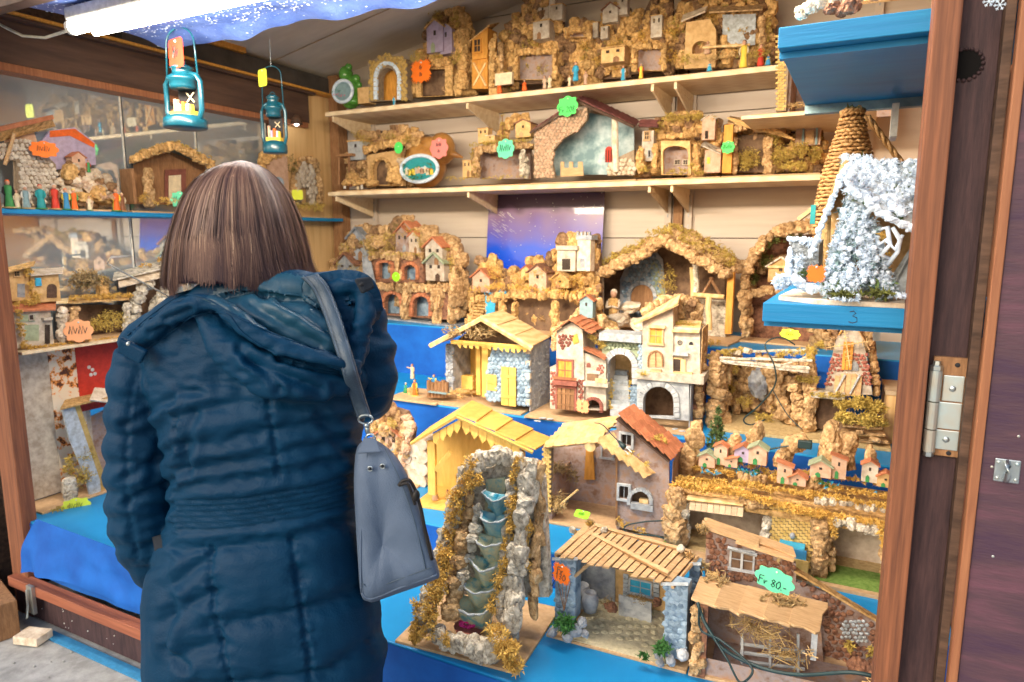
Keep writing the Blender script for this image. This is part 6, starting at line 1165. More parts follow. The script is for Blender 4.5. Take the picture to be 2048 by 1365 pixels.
# T village with red roof
c = shelfcrib(1272, 1440, 3.02, ZB, 'cork village crib with maroon topped white house and arched stable', depth=.22, ym=350)
c.skip = [(1326, 292, 1376, 350)]; c.fill([(1275, 352), (1278, 300), (1300, 262), (1320, 235), (1375, 226), (1440, 238), (1442, 350)], 11, .13, m='cork', step=1.35); c.box(1283, 262, 1306, 322, .05, .10, 'plaster_white', 'house_front'); c.window(1294, 272, 7, 14, .049, 'tan_wood', 'dark_hole', 2.5); c.window(1299, 308, 4, 12, .049, 'grey_paint', 'dark_hole', 1.5, bars=False)
c.tiles((1280, 240, .10), (1315, 240, .10), (1318, 254, .03), (1278, 254, .03), 2, 3, 'purple_tile', t=.005)
c.wall([(1322, 350), (1322, 282), (1380, 282), (1382, 350)], .04, .02, 'plaster_tan', holes=[c.archpoly(1351, 350, 25, 12, 46)], name='arch_front'); c.wall([(1325, 348), (1325, 285), (1378, 285), (1378, 348)], .12, .004, 'plaster_brown', name='stable_back'); c.window(1355, 325, 10, 8, .118, 'plaster', 'dark_hole', 1.5); c.window(1371, 325, 8, 8, .118, 'plaster', 'dark_hole', 1.5)
c.path([(1318, 275, .02), (1398, 268, .02)], 6, 11, m='cork'); c.house(1416, 280, 26, 40, .06, 'plaster_pink', 'bark_grey', rise=.3, win=0, dr=False); c.opening([(1410, 262), (1416, 262), (1416, 278), (1410, 278)], .058, 'dark_hole'); c.box(1408, 300, 1440, 345, .05, .08, 'plaster_pink', 'low_house'); c.slab((1402, 290, .03), (1442, 308, .03), (1444, 298, .10), (1410, 282, .10), .004, 'bark_grey', 'roof'); c.opening([(1414, 315), (1420, 315), (1420, 328), (1414, 328)], .049, 'yellow_p')
c.path([(1280, 345, .02), (1282, 300, .04)], 9, 7, m='cork'); c.path([(1310, 345, .02), (1312, 290, .04)], 7, 7, m='cork'); c.path([(1392, 345, .03), (1394, 290, .04)], 8, 7, m='cork'); c.mosspath([(1310, 262, .08), (1345, 235, .09), (1400, 235, .09), (1435, 245, .1)], 11, n=2200, size=.005); c.moss([(1360, 345, .01, 24, 6), (1400, 345, .01, 20, 6), (1385, 330, .03, 9), (1290, 340, .02, 14, 6)], 1200, .005)
# U cork cave
c = shelfcrib(1442, 1640, 3.02, ZB, 'mossy cork cave with stick roof, rightmost on the lower shelf', depth=.22, ym=345)
c.fill([(1446, 348), (1446, 250), (1480, 240), (1600, 240), (1645, 240), (1650, 345)], 12, .15, m='cork'); c.box(1444, 250, 1462, 346, .03, .12, 'orange_wood', 'side_board'); c.path([(1464, 262, .04), (1520, 248, .04), (1570, 262, .04)], 7, 14, m='bark', sq=(1, .8, .7)); c.slab((1455, 245, .03), (1575, 268, .03), (1590, 255, .16), (1460, 232, .16), .004, 'bark', 'stick_roof')
for i in range(7): c.beam((1455+i*3, 236+i*2, .02), (1560+i*5, 262+i*3, .02), 2, 'cork', 'roof_stick', 5, 4)
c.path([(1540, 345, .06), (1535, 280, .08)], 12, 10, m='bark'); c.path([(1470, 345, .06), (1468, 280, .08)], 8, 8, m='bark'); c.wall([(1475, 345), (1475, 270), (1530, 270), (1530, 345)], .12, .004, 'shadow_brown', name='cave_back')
c.moss([(1500, 320, .13, 24, 24), (1565, 310, .06, 20, 24), (1600, 300, .06, 22, 20), (1590, 335, .04, 34, 10), (1630, 310, .08, 14, 20), (1550, 280, .1, 14, 14)], 5200, .006, 'moss'); c.box(1590, 250, 1640, 290, .09, .12, 'plaster_pink', 'house_front'); c.box(1603, 252, 1607, 290, .08, .088, 'grey_blue', 'pilaster'); c.box(1630, 252, 1634, 290, .08, .088, 'grey_blue', 'pilaster'); c.box(1610, 262, 1627, 288, .082, .088, 'tan_wood', 'double_door')
# ================= shelf A
c = shelfcrib(672, 720, 3.05, ZA, 'x', depth=.1, board=None, ym=210); bpy.data.objects.remove(c.root); P = c.A
c.root = thing('ceramic_jar', 'green ceramic frog jar with a round snow scene window, far left of the upper shelf', 'ornament', P, c.rz)
a = c.q(700, 185, .065); k = c.k(700, 185, .05); mat('green_glaze', (.12, .34, .06), (.05, .20, .03), 25, .2, .05, spec=.7)
m_ = M(); m_.ball(a, 26*k, sc=(.75, .7, 1)); m_.ball(c.q(692, 150, .05), 13*k, sc=(.8, 1, 1)); m_.ball(c.q(697, 135, .05), 6*k); m_.ball(c.q(712, 158, .05), 7*k); m_.ball(c.q(718, 170, .06), 5*k); m_.ball(c.q(705, 205, .06), 14*k, sc=(1.2, 1, .5)); m_.out('jar', 'green_glaze', c.root, smooth=True)
P = c.q(685, 183, .0); rm = M(); rm.tube([P+Vector((19*k*math.cos(a*math.pi/16), .002, 16*k*math.sin(a*math.pi/16))) for a in range(33)], 2.6*k, 7); rm.out('round_rim', 'snow', c.root, smooth=True); o = M(); o.add([P+Vector((18.5*k*math.cos(a*math.pi/12), .005, 15.5*k*math.sin(a*math.pi/12))) for a in range(24)], [tuple(range(24))]); o.out('backdrop', 'grey_blue', c.root); c.moss([(685, 193, .007, 12, 4)], 90, .004, 'pink_p', 'tiny_scene'); c.moss([(680, 187, .007, 10, 4)], 60, .004, 'green_p', 'tiny_scene')
c = shelfcrib(712, 815, 3.03, ZA, 'yellow brick archway crib with white stone arch on the upper shelf', depth=.14, ym=200)
c.wall([(738, 204), (738, 125), (770, 108), (812, 118), (814, 200)], .03, .05, 'mortar', holes=[c.archpoly(775, 206, 19, 24, 46)], name='arch_wall'); c.stones([(738, 204), (738, 125), (770, 108), (812, 118), (814, 200)], 7.5, .028, 'yellow_brick', 'brick', holes=[c.archpoly(775, 208, 22, 28, 50)], fillr=.6, single=False); c.ring(775, 200, 20, 26, 44, .025, 'snow', 13, 7, legn=5); c.box(716, 175, 738, 206, .03, .09, 'plaster_tan', 'side_block'); c.wall([(750, 202), (750, 130), (800, 130), (800, 200)], .12, .004, 'orange_wood', name='back_board'); c.tree(757, 204, 9, 55, .06, 'moss_gold', 500, .005)
figure(c.A+c.ux*c.q(790, 195, .04).x+c.uy*.03+Vector((0, 0, .01)), .05, 'tiny white and blue figure inside the yellow brick archway', 'river', 'white_p')
c = shelfcrib(822, 960, 3.03, ZA, 'tall cork crib with orange star tag and small lilac house', depth=.2, ym=190)
c.skip = [(842, 138, 890, 200)]; c.fill([(828, 196), (830, 130), (855, 90), (862, 30), (900, 18), (935, 30), (945, 90), (950, 190)], 12, .13, m='cork', step=1.35); c.wall([(832, 195), (832, 125), (905, 122), (905, 192)], .05, .015, 'cork', holes=[[(842, 200), (842, 140), (890, 138), (890, 200)]], name='stable_front'); c.wall([(836, 192), (836, 130), (900, 130), (900, 190)], .11, .003, 'shadow_brown', name='stable_back'); c.path([(832, 130, .03), (900, 124, .03)], 7, 10, m='cork'); c.house(870, 105, 32, 40, .06, 'lilac', 'cork', win=1, dr=True, dm='sage'); c.house(892, 108, 24, 40, .07, 'lilac', 'bark', win=1, dr=False); c.path([(918, 185, .04), (925, 140, .04), (930, 60, .1)], 11, 14, m='cork')
c.moss([(840, 118, .05, 16, 10), (880, 118, .05, 14, 7), (880, 35, .1, 14, 10), (920, 120, .05, 14, 14), (915, 40, .1, 10, 14)], 2000, .005)
c = shelfcrib(940, 998, 3.04, ZA, 'narrow orange wooden shed crib with monopitch roof', depth=.16, ym=180)
c.wall([(944, 178), (944, 80), (975, 55), (975, 178)], .02, .1, 'orange_wood', name='shed'); c.slab((938, 82, .01), (978, 50, .01), (998, 45, .12), (960, 76, .12), .005, 'cork', 'roof'); c.window(955, 92, 12, 20, .019, 'orange_wood', 'dark_hole', 2); c.box(945, 112, 974, 116, .005, .02, 'orange_wood', 'balcony'); c.beam((947, 172, .015), (972, 126, .015), 2, 'pine_light', 'brace', 4); c.beam((947, 126, .015), (972, 172, .015), 2, 'pine_light', 'brace', 4); a_ = c.q(976, 178, .02); M().box(a_.x, a_.x+.06, .03, .12, 0, .19).out('shed_side', 'cork', c.root); c.path([(985, 175, .0), (985, 90, .02), (992, 70, .04)], 6, 12, m='cork'); c.path([(1002, 170, .05), (1000, 90, .05)], 7, 10, m='bark')
def cavecrib(x0, x1, label, fillp, cave, ym, houses=(), mossn=1800, mm='cork', figs=(), dd=.13, arch=True):
    c = shelfcrib(x0, x1, 3.03, ZA, label, depth=.22, ym=ym); c.skip = [(cx-rx, by-h_, cx+rx, by) for cx, by, rx, h_ in cave]; c.fill(fillp, 12, dd, m=mm, step=1.35)
    for (cx, by, rx, h_) in cave:
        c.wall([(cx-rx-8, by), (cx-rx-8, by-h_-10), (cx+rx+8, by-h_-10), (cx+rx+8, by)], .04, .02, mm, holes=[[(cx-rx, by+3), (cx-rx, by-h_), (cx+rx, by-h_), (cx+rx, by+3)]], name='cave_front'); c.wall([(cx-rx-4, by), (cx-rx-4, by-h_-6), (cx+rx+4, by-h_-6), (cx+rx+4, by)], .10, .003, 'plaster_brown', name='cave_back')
        c.path([(cx-rx-5, by-2, .03), (cx-rx-5, by-h_-3, .03), (cx+rx+5, by-h_-5, .03), (cx+rx+5, by-2, .03)], 6, 22, m=mm, sq=(1, .6, 1))
    for h in houses: c.house(*h[:7], **(h[7] if len(h) > 7 else {}))
    xs = [p[0] for p in fillp]; ys = [p[1] for p in fillp]; B = []
    for _ in range(9):
        x, y = U(min(xs), max(xs)), U(min(ys), max(ys))
        if inpoly(x, y, fillp): B.append((x, y, dd-.01, U(8, 16), U(6, 12)))
    if B: c.moss(B, mossn, .005, random.choice(('moss', 'moss_gold')))
    return c
c = cavecrib(985, 1125, 'cork crib with deep square cave and white tower house above, upper shelf', [(1000, 172), (1005, 90), (1015, 50), (1040, 30), (1055, -10), (1100, -5), (1125, 40), (1128, 165)], [(1070, 160, 34, 52)], 170, [(1082, 78, 32, 30, .05, 'plaster_white', 'cork', dict(flat=True, win=1)), (1085, 45, 22, 30, .1, 'plaster_white', 'bark_red', dict(win=1, dr=False)), (1113, 40, 22, 26, .09, 'plaster_white', 'cork', dict(flat=True, win=1, dr=False)), (1103, 40, 12, 40, .1, 'plaster_white', 'cork', dict(win=0, dr=False))])
c.box(990, 146, 1024, 168, .0, .02, 'cream', 'plinth')
for x, r_, nm_ in ((1000, 'orange_red', 'kneeling orange figure left of the square cave'), (1050, 'orange_red', 'small red figure at the left edge inside the square cave'), (1090, 'plaster_pink', 'pink figure at the right edge of the square cave'), (1100, 'cream', 'cream figure right of the square cave')): figure(c.A+c.ux*c.q(x, 160, .02).x+c.uy*.015+Vector((0, 0, .012)), .06, nm_, r_, 'cream' if x > 1060 else None, kneel=x < 1060)
c = cavecrib(1128, 1255, 'cork village with blue draped figure and houses on the slope, upper shelf', [(1130, 165), (1130, 60), (1150, 40), (1200, 45), (1215, 20), (1260, 15), (1262, 155)], [(1155, 75, 18, 10)], 160, [(1220, 45, 30, 24, .08, 'plaster_white', 'bark_red', dict(win=1, dr=False)), (1244, 30, 20, 34, .09, 'plaster_white', 'cork', dict(win=1, dr=False)), (1208, 78, 14, 22, .07, 'plaster_white', 'cork', dict(flat=True, win=1, dr=False)), (1190, 75, 10, 26, .07, 'plaster_white', 'cork', dict(flat=True, win=0, dr=False)), (1225, 125, 46, 26, .03, 'plaster_tan', 'cork', dict(flat=True, win=2))])
for x, h_, r_, cl_, nm_ in ((1152, .085, 'river', 'river', 'figure wrapped in bright blue cloth on the upper shelf'), (1172, .06, 'plaster_pink', None, 'small pink figure right of the blue draped one'), (1140, .05, 'cream', None, 'tiny cream figure left of the blue draped one'), (1247, .065, 'river', 'white_p', 'blue and white figure left of the small dark cave, upper shelf')): figure(c.A+c.ux*c.q(x, 150, .02).x+c.uy*.015+Vector((0, 0, .012+.02*(x == 1152))), h_, nm_, r_, cl_)
c = cavecrib(1258, 1345, 'cork crib with small dark cave and leaning ruin wall, upper shelf middle', [(1260, 150), (1262, 30), (1290, 20), (1300, 0), (1345, -5), (1348, 140)], [(1298, 142, 24, 44)], 150, [(1312, 75, 22, 40, .08, 'plaster_white', 'cork', dict(flat=True, win=2, dr=False))])
figure(c.A+c.ux*c.q(1283, 140, .02).x+c.uy*.015+Vector((0, 0, .012)), .065, 'red and yellow figure standing before the small dark cave, upper shelf', 'yellow_p', 'red', hat='white_p')
c = cavecrib(1345, 1545, 'wide bark stable with white cloth backdrop and holy family, upper shelf right', [(1345, 140), (1350, 20), (1380, 0), (1480, -20), (1550, -10), (1552, 120)], [], 130, [])
c.wall([(1368, 138), (1372, 45), (1420, 38), (1432, 60), (1432, 110), (1430, 135)], .06, .03, 'plaster_tan', holes=[c.archpoly(1402, 108, 18, 18, 8)], name='oven_wall'); c.wall([(1370, 130), (1372, 60), (1430, 60), (1430, 130)], .10, .003, 'brown_wood', name='oven_back'); c.slab((1362, 42, .03), (1410, 22, .03), (1415, 12, .1), (1366, 30, .1), .006, 'pale_stone', 'roof'); c.slab((1418, 24, .02), (1525, 18, .02), (1530, 8, .12), (1420, 12, .12), .006, 'bark', 'roof'); c.wall([(1445, 75), (1445, 30), (1512, 28), (1510, 90), (1470, 95)], .10, .003, 'snow_shade', name='cloth_backdrop')
c.beam((1405, 96, .03), (1500, 90, .03), 3, 'pine_light', 'rail', 6, 3); c.straw([(1430, 115, .02, 60, 12)], 200, .02); c.moss([(1380, 122, .02, 26, 10), (1520, 112, .04, 26, 8), (1536, 60, .08, 12, 30), (1350, 60, .08, 10, 30)], 1500, .005); c.path([(1524, 110, .04), (1525, 35, .05)], 8, 9, m='bark')
for x, h_, r_, cl_, y_, kn, nm_ in ((1412, .06, 'plaster_pink', 'cream', 95, True, 'figure leaning out of the oven arch, upper shelf right'), (1420, .045, 'river', 'white_p', 125, True, 'kneeling white and blue figure in straw, upper shelf right'), (1488, .11, 'yellow_p', 'cream', 115, False, 'tall yellow robed figure before the white cloth backdrop'), (1522, .085, 'red', 'orange_red', 112, False, 'red and orange figure second from the right end of the upper shelf'), (1537, .05, 'blue_p', 'yellow_p', 118, True, 'small blue figure at the right end of the upper shelf')): figure(c.A+c.ux*c.q(x, y_, .02).x+c.uy*(.015 if y_ > 100 else .05)+Vector((0, 0, max(.01, c.q(x, y_, .02).z-.02) if y_ < 100 else .012)), h_, nm_, r_, cl_, kneel=kn)
# crib on the short shelf
c = Crib(prj((-.42, 2.78, 1.905)), prj((-.05, 2.78, 1.905)), 1.905, 'tall crib with yellow brick pillar and brown cork wall on the short shelf', depth=.3); c.box(1552, 70, 1572, 222, .0, .05, 'mortar', 'pillar'); c.stones([(1552, 70), (1572, 70), (1572, 222), (1552, 222)], 9, -.001, 'yellow_brick', 'brick', brick=True, asp=1.7); a_ = c.q(1575, 215, .05); M().box(a_.x, a_.x+.01, .03, .30, 0, .3).out('side_wall', 'plaster_brown', c.root); M().box(a_.x+.012, c.w+.1, .22, .24, 0, .3).out('back_wall', 'plaster_brown', c.root); c.straw([(1590, 212, .03, 36, 6)], 80, .03, 'straw')
# ================= things on the blue shelves
c = Crib(prj((-.13, 1.42, 1.838)), prj((.20, 1.42, 1.838)), 1.838, 'grey bark crib on the upper blue shelf, cut by the top edge', depth=.3, board='bark_grey', bt=.01); c.path([(1600, 30, .02), (1640, 5, .02), (1700, -5, .02), (1800, -20, .02)], 17, 16, m='bark_grey'); c.path([(1660, 20, .01), (1720, 10, .01)], 14, 6, m='bark_red', kind='rock'); c.wall([(1660, 10), (1660, -120), (1840, -120), (1840, -10)], .1, .02, 'bark', name='back_wall')
# wicker tower
wk = thing('wicker_tower', 'wicker woven bottle shaped tower behind the snowy crib', 'wicker tower', (0, 0, 0)); Yw = 1.78; P0 = at(1674, 500, Y=Yw); P0.z = 1.340; wk.location = P0; kk = (at(1666, 500, Y=Yw)-at(1665, 500, Y=Yw)).length
prof = [(50, 500), (57, 470), (60, 430), (54, 380), (44, 330), (36, 300), (26, 268), (20, 235)]; ytop = at(1665, 222, Y=Yw).z-P0.z
def zz(py): return at(1680, py, Y=Yw).z-P0.z
core = M(); core.lathe([(r*kk*.92, max(.0, zz(y))) for r, y in prof], c=(.012, 0, 0), n=18); core.out('core', 'brown_wood', wk)
def prad(z):
    for (r0, y0), (r1, y1) in zip(prof, prof[1:]):
        if zz(y0) <= z <= zz(y1): return (r0+(r1-r0)*(z-zz(y0))/(zz(y1)-zz(y0)))*kk
    return prof[-1][0]*kk if z > 0.1 else prof[0][0]*kk
z = .02; row = 0
while z < zz(238):
    r = prad(z); n_ = 13; m_ = M()
    for j in range(n_):
        a0 = 2*math.pi*(j+.5*(row % 2))/n_; pts = [Vector((.012+(r+.0035*math.sin(math.pi*t_))*math.cos(a0+2*math.pi/n_*t_*1.12), (r+.0035*math.sin(math.pi*t_))*math.sin(a0+2*math.pi/n_*t_*1.12), z+J(.0007))) for t_ in (0, .25, .5, .75, 1)]
        m_.tube([p_+Vector((0, 0, J(.0016))) for p_ in pts], U(.0032, .0046), 5)
    m_.out('wicker_band', 'wicker', wk, smooth=True); z += .0085; row += 1
tp = M(); zt_ = zz(236)
for j in range(14): a0 = j*.45; tp.tube([(.012+.024*math.cos(a0), .024*math.sin(a0), zt_-.01+j*.0012), (.012+.024*math.cos(a0+.6), .024*math.sin(a0+.6), zt_+.012), (.012+.012*math.cos(a0+1.2), .012*math.sin(a0+1.2), zt_+.018+J(.004))], .0045, 5)
tp.out('woven_cap', 'wicker', wk, smooth=True)
br = M(); hx = .045
for q_ in range(3): br.tube([(.012+.030+.012*math.sin(t_*3+q_*2.1)*.35+t_*.020, -.03+.006*math.cos(t_*3+q_*2.1), zt_-.005-t_*.028) for t_ in [i*.25 for i in range(16)]], .004, 6)
br.out('handle_plait', 'wicker', wk, smooth=True); moss_obj(wk, [(.015, 0, zt_+.018, .018, .015, .006)], 120, .008, 'moss_green')
sl_ = M(); a0 = at(1598, 442, Y=1.62)-P0; b0 = at(1640, 410, Y=1.62)-P0; sl_.slab(a0, a0+Vector((0, .05, 0)), b0+Vector((0, .05, 0)), b0, .008); sl_.out('canopy', 'tan_wood', wk); M().box((at(1622, 420, Y=1.62)-P0).x, (at(1632, 420, Y=1.62)-P0).x, -.17, -.16, zz(450), zz(415)).out('shutter', 'teal_p', wk)
# ================= snowy crib on the lower blue shelf
c = Crib(prj((-.150, 1.405, 1.340)), prj((.16, 1.39, 1.340)), 1.340, 'snow covered crib with frosted fir tree and orange star tag on the lower blue shelf', depth=.26, board=None)
bz = M(); pts = [c.q(1550, 572, .04), c.q(1640, 600, -.0), c.q(1850, 600, .0)]
M().prism([(0, 0), (1, 0), (1, 1), (0, 1)], 0, 1).v
bb = M(); poly = [(-.0, .045), (.075, -.012), (.33, -.012), (.33, .24), (.0, .24)]; n_ = 5
bb.add([(x, y, 0) for x, y in poly]+[(x, y, .009) for x, y in poly], [tuple(range(5))[::-1], tuple(range(5, 10))]+[(i, (i+1) % 5, (i+1) % 5+5, i+5) for i in range(5)]); bb.out('base_board', 'pale_stone', c.root, bevel=.001)
# cream back shell and roof
c.wall([(1612, 560), (1640, 440), (1680, 335), (1712, 320), (1820, 345), (1845, 520), (1845, 585)], .17, .008, 'plaster_tan', name='back_wall')
c.slab((1640, 440, .03), (1682, 330, .03), (1700, 312, .17), (1655, 420, .17), .006, 'plaster_tan', 'roof_slope')
RA, RB, RC, RD = (1680, 322, .03), (1850, 345, .05), (1850, 470, -.01), (1720, 455, -.02)
c.slab((1690, 312, .17), (1812, 304, .17), (1850, 352, .03), (1850, 365, .0), .01, 'snow_shade', 'roof') if 0 else None
qa, qb, qc, qd = c.q(1690, 316, .14), c.q(1838, 330, .14), c.q(1860, 455, .0), c.q(1700, 392, .0)
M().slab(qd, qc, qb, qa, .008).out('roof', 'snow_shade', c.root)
B = []
for i in range(150):
    u, v = random.random(), random.random(); P = qa.lerp(qb, u).lerp(qd.lerp(qc, u), v); B.append(P)
for P in B: piece('rock%d' % random.randrange(6), 'snow_clump', 'snow', c.root, TRS(P+Vector((0, -.004, .004)), (J(3), J(3), J(3)), (U(.005, .009), U(.005, .009), U(.004, .008))))
moss_obj(c.root, [(P.x, P.y, P.z, .012, .010, .008) for P in B], 2400, .006, 'fir', 'sprig'); moss_obj(c.root, [(P.x, P.y-.003, P.z+.003, .014, .011, .010) for P in B], 16000, .0036, 'snow', 'snow_flock')
# edge roll of snow down the gable
E_ = [(1700, 330, .02), (1680, 360, .02), (1665, 395, .02), (1652, 430, .02), (1640, 460, .02), (1628, 490, .02), (1622, 515, .02)]
c.path(E_, 7, 34, m='snow', kind='rock', name='snow_roll', dj=.003, jj=.35)
c.path([(1712, 335, .0), (1695, 360, .0), (1712, 390, .0), (1730, 400, .0)], 8, 16, m='snow', kind='rock', name='snow_roll', dj=.004); c.path([(1735, 405, -.01), (1760, 425, -.01), (1800, 448, -.01), (1845, 462, -.01)], 9, 20, m='snow', kind='rock', name='snow_roll', dj=.004)
c.beam((1652, 560, .04), (1657, 430, .05), 7, 'cork', 'post', 9, 4)
# stone house block
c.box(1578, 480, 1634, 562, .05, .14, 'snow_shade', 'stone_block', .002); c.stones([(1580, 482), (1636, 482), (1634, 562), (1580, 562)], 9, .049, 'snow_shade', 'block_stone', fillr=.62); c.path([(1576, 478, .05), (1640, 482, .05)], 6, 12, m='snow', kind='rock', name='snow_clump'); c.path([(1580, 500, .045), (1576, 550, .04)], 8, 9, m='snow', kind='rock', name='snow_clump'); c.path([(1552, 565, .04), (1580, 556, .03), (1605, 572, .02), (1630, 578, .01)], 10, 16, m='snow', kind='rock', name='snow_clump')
c.moss([(1570, 560, .04, 20, 12), (1600, 530, .04, 12, 26), (1615, 485, .06, 24, 6), (1565, 572, .03, 16, 7)], 2600, .004, 'snow', 'snow_flock'); c.moss([(1565, 566, .03, 12, 8), (1610, 545, .04, 12, 10)], 300, .004, 'fir', 'sprig')
# frosted tree : layered sprigs
P0 = c.q(1712, 590, .012); k = c.k(1712, 590, .012); B1 = []
for i in range(34):
    u = i/33; cx = 1722-u*0; y = 585-205*u; r = (72*(1-u)**.85+6); P = c.q(1716-(1-u)*2, y, .03)
    for j in range(max(3, int(11*(1-u)+3))): a = U(0, 2*math.pi); B1.append((P.x+r*k*.85*math.cos(a), P.y+r*k*.6*math.sin(a), P.z+J(.004), .011, .010, .008))
M().tube([c.q(1716, 592, .03), c.q(1716, 385, .03)], [.006, .002], 6).out('trunk', 'brown_wood', c.root)
moss_obj(c.root, B1, 6000, .0085, 'frosted_fir', 'fir_needles', .9); moss_obj(c.root, [b for b in B1 if b[2] < B1[0][2]+.02], 1200, .007, 'fir', 'bare_needles', .9); moss_obj(c.root, [(a, b-.004, z+.003, r1*1.15, r2*1.15, r3*1.1) for a, b, z, r1, r2, r3 in B1], 34000, .0036, 'snow', 'snow_flock', 1.15)
for (x, y, z, a, b, d) in B1:
    for _ in range(1): piece('rock%d' % random.randrange(6), 'snow_clump', 'snow', c.root, TRS((x+J(.008), y-.008+J(.004), z+J(.007)), (J(3), J(3), J(3)), (U(.0032, .0058),)*3))
c.moss([(1700, 588, -.01, 34, 6), (1760, 585, -.01, 34, 9), (1670, 585, .0, 14, 7)], 700, .006, 'moss_green', 'sprig'); c.moss([(1690, 597, -.01, 30, 4), (1800, 590, -.01, 34, 5)], 900, .004, 'snow', 'snow_flock')
# frosted branch and sloping slab at the right
c.slab((1772, 585, -.0), (1790, 575, .0), (1835, 470, .08), (1825, 470, .08), .004, 'snow_shade', 'plank') if 0 else None
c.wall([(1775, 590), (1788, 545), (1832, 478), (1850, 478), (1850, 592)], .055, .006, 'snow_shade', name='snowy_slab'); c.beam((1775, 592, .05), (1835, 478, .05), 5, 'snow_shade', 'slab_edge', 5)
tw = [[(1745, 470, .02), (1760, 490, .01), (1772, 480, .0), (1790, 500, .0), (1806, 470, -.0)], [(1760, 460, .01), (1775, 455, .0), (1780, 490, .0), (1762, 510, .0), (1785, 520, .01)], [(1785, 455, .0), (1800, 480, .0), (1795, 505, .0), (1775, 530, .01)]]
for t_ in tw: m_ = M(); m_.tube([c.q(*p) for p in t_], [.0035, .0045, .004, .0045, .003], 7); m_.out('frosted_root', 'snow', c.root, smooth=True)
c.moss([(1765, 470, .02, 14, 8), (1770, 510, .02, 12, 8)], 260, .005, 'moss_gold'); c.straw([(1760, 480, .02, 16, 12)], 40, .02, 'straw')
st = price_tag(1632, 548, 1.385, 36, 36, 'orange', 'small orange and yellow sunburst tag in the snow of the snowy crib', '', 'star'); M().lathe([(.0085, -.0012), (.0085, 0)], n=14).out('yellow_centre', 'tag_yellow', st).rotation_euler = (math.pi/2, 0, 0)
# ================= left glass case, upper shelf z 1.563
ZS = 1.563; ZL = 1.03; G2 = 'nativity cribs for sale on the stall'
c = sidecrib(5, 112, -2.86, ZS, 'whitewashed stone stable with brown plank roof, far left on the blue shelf', depth=.13)
c.wall([(20, 408), (-5, 408), (-8, 290), (40, 280), (70, 285), (112, 330), (116, 408)], .02, .02, 'mortar', holes=[[(-2, 410), (-2, 320), (32, 322), (34, 410)]], name='front_wall'); c.stones([(-5, 408), (-8, 290), (40, 280), (70, 285), (112, 330), (116, 408)], 9, .018, 'plaster_white', 'wall_stone', holes=[[(-4, 410), (-4, 318), (35, 320), (36, 410)]], fillr=.62)
c.slab((-25, 262, -.01), (100, 232, -.01), (108, 250, .05), (-20, 285, .05), .008, 'cork', 'roof'); c.slab((-25, 258, -.02), (104, 230, -.02), (106, 238, -.015), (-25, 268, -.015), .006, 'terracotta', 'roof_edge'); c.wall([(10, 330), (10, 250), (60, 240), (75, 285)], .09, .005, 'plaster_pink', name='back_wall')
c.beam((10, 330, .0), (28, 268, .0), 4, 'tan_wood', 'brace', 5)
c = sidecrib(112, 250, -2.86, ZS, 'painted mountain crib with orange sunset roofs and two tiny figures', depth=.13); c.fill([(120, 408), (125, 340), (150, 330), (185, 345), (222, 370), (225, 408)], 11, .05, m='pale_stone', kind='rock', name='rock'); c.wall([(70, 300), (100, 262), (150, 255), (190, 285), (192, 330), (110, 340)], .10, .01, 'lilac', name='painted_back'); c.opening([(100, 262), (150, 258), (190, 288), (188, 296), (140, 272), (100, 275)], .098, 'orange_red'); c.house(160, 345, 26, 30, .04, 'plaster_pink', 'terracotta', win=1); c.rocks([(140, 345, .03, 16, 20), (190, 385, .03, 20, 16), (165, 395, .02, 20, 12), (205, 400, .02, 18, 9)], m='cork', name='cork_chunk'); c.moss([(165, 372, .0, 26, 10), (200, 395, .0, 20, 6)], 500, .005, 'plaster_pink', 'flowers')
c = sidecrib(262, 420, -2.86, ZS, 'dark wooden hut with mossy bark gable roof and orange door on the blue shelf', depth=.14); c.wall([(268, 408), (268, 330), (330, 300), (410, 330), (412, 412)], .10, .006, 'brown_wood', name='back_wall'); c.wall([(330, 408), (330, 340), (372, 338), (372, 410)], .09, .004, 'red_stone', name='door_surround'); c.wall([(338, 408), (338, 352), (362, 350), (362, 410)], .086, .003, 'cream', name='door')
c.tiles((262, 318, -.01), (258, 310, .10), (345, 286, .10), (348, 298, -.01), 1, 1, 'bark', t=.01, under='bark') if 0 else None
c.path([(260, 322, -.0), (305, 302, -.0), (350, 292, .0)], 8, 14, m='cork'); c.path([(350, 292, .0), (390, 312, .0), (425, 332, .0)], 8, 12, m='cork'); c.slab((258, 325, .0), (348, 297, .0), (350, 288, .12), (262, 312, .12), .006, 'cork', 'roof'); c.slab((348, 297, .0), (425, 335, .0), (428, 322, .12), (350, 288, .12), .006, 'cork', 'roof'); c.mosspath([(262, 312, .02), (345, 286, .03), (420, 325, .02)], 8, n=1700, size=.006, m='moss')
c.path([(298, 408, .0), (294, 370, .0), (298, 345, .0)], 9, 9, m='bark', az=1.3); c.box(268, 338, 274, 408, .0, .08, 'brown_wood', 'side_post'); c.moss([(320, 404, .0, 40, 7), (280, 395, .02, 16, 12)], 700, .006, 'moss_gold')
c = sidecrib(528, 585, -2.88, ZS, 'small mossy house crib with pink front, behind the woman\'s head', depth=.12); c.box(537, 312, 578, 385, .03, .08, 'plaster_pink', 'house_front'); c.opening(c.archpoly(556, 388, 12, 12, 22), .029, 'blue_stone'); c.path([(530, 400, .04), (522, 350, .04), (528, 310, .04), (560, 306, .05)], 9, 12, m='cork'); c.mosspath([(520, 405, .0), (585, 410, .0)], 8, n=900, size=.006, m='moss'); c.moss([(580, 330, .05, 8, 20)], 400, .005, 'moss_green')
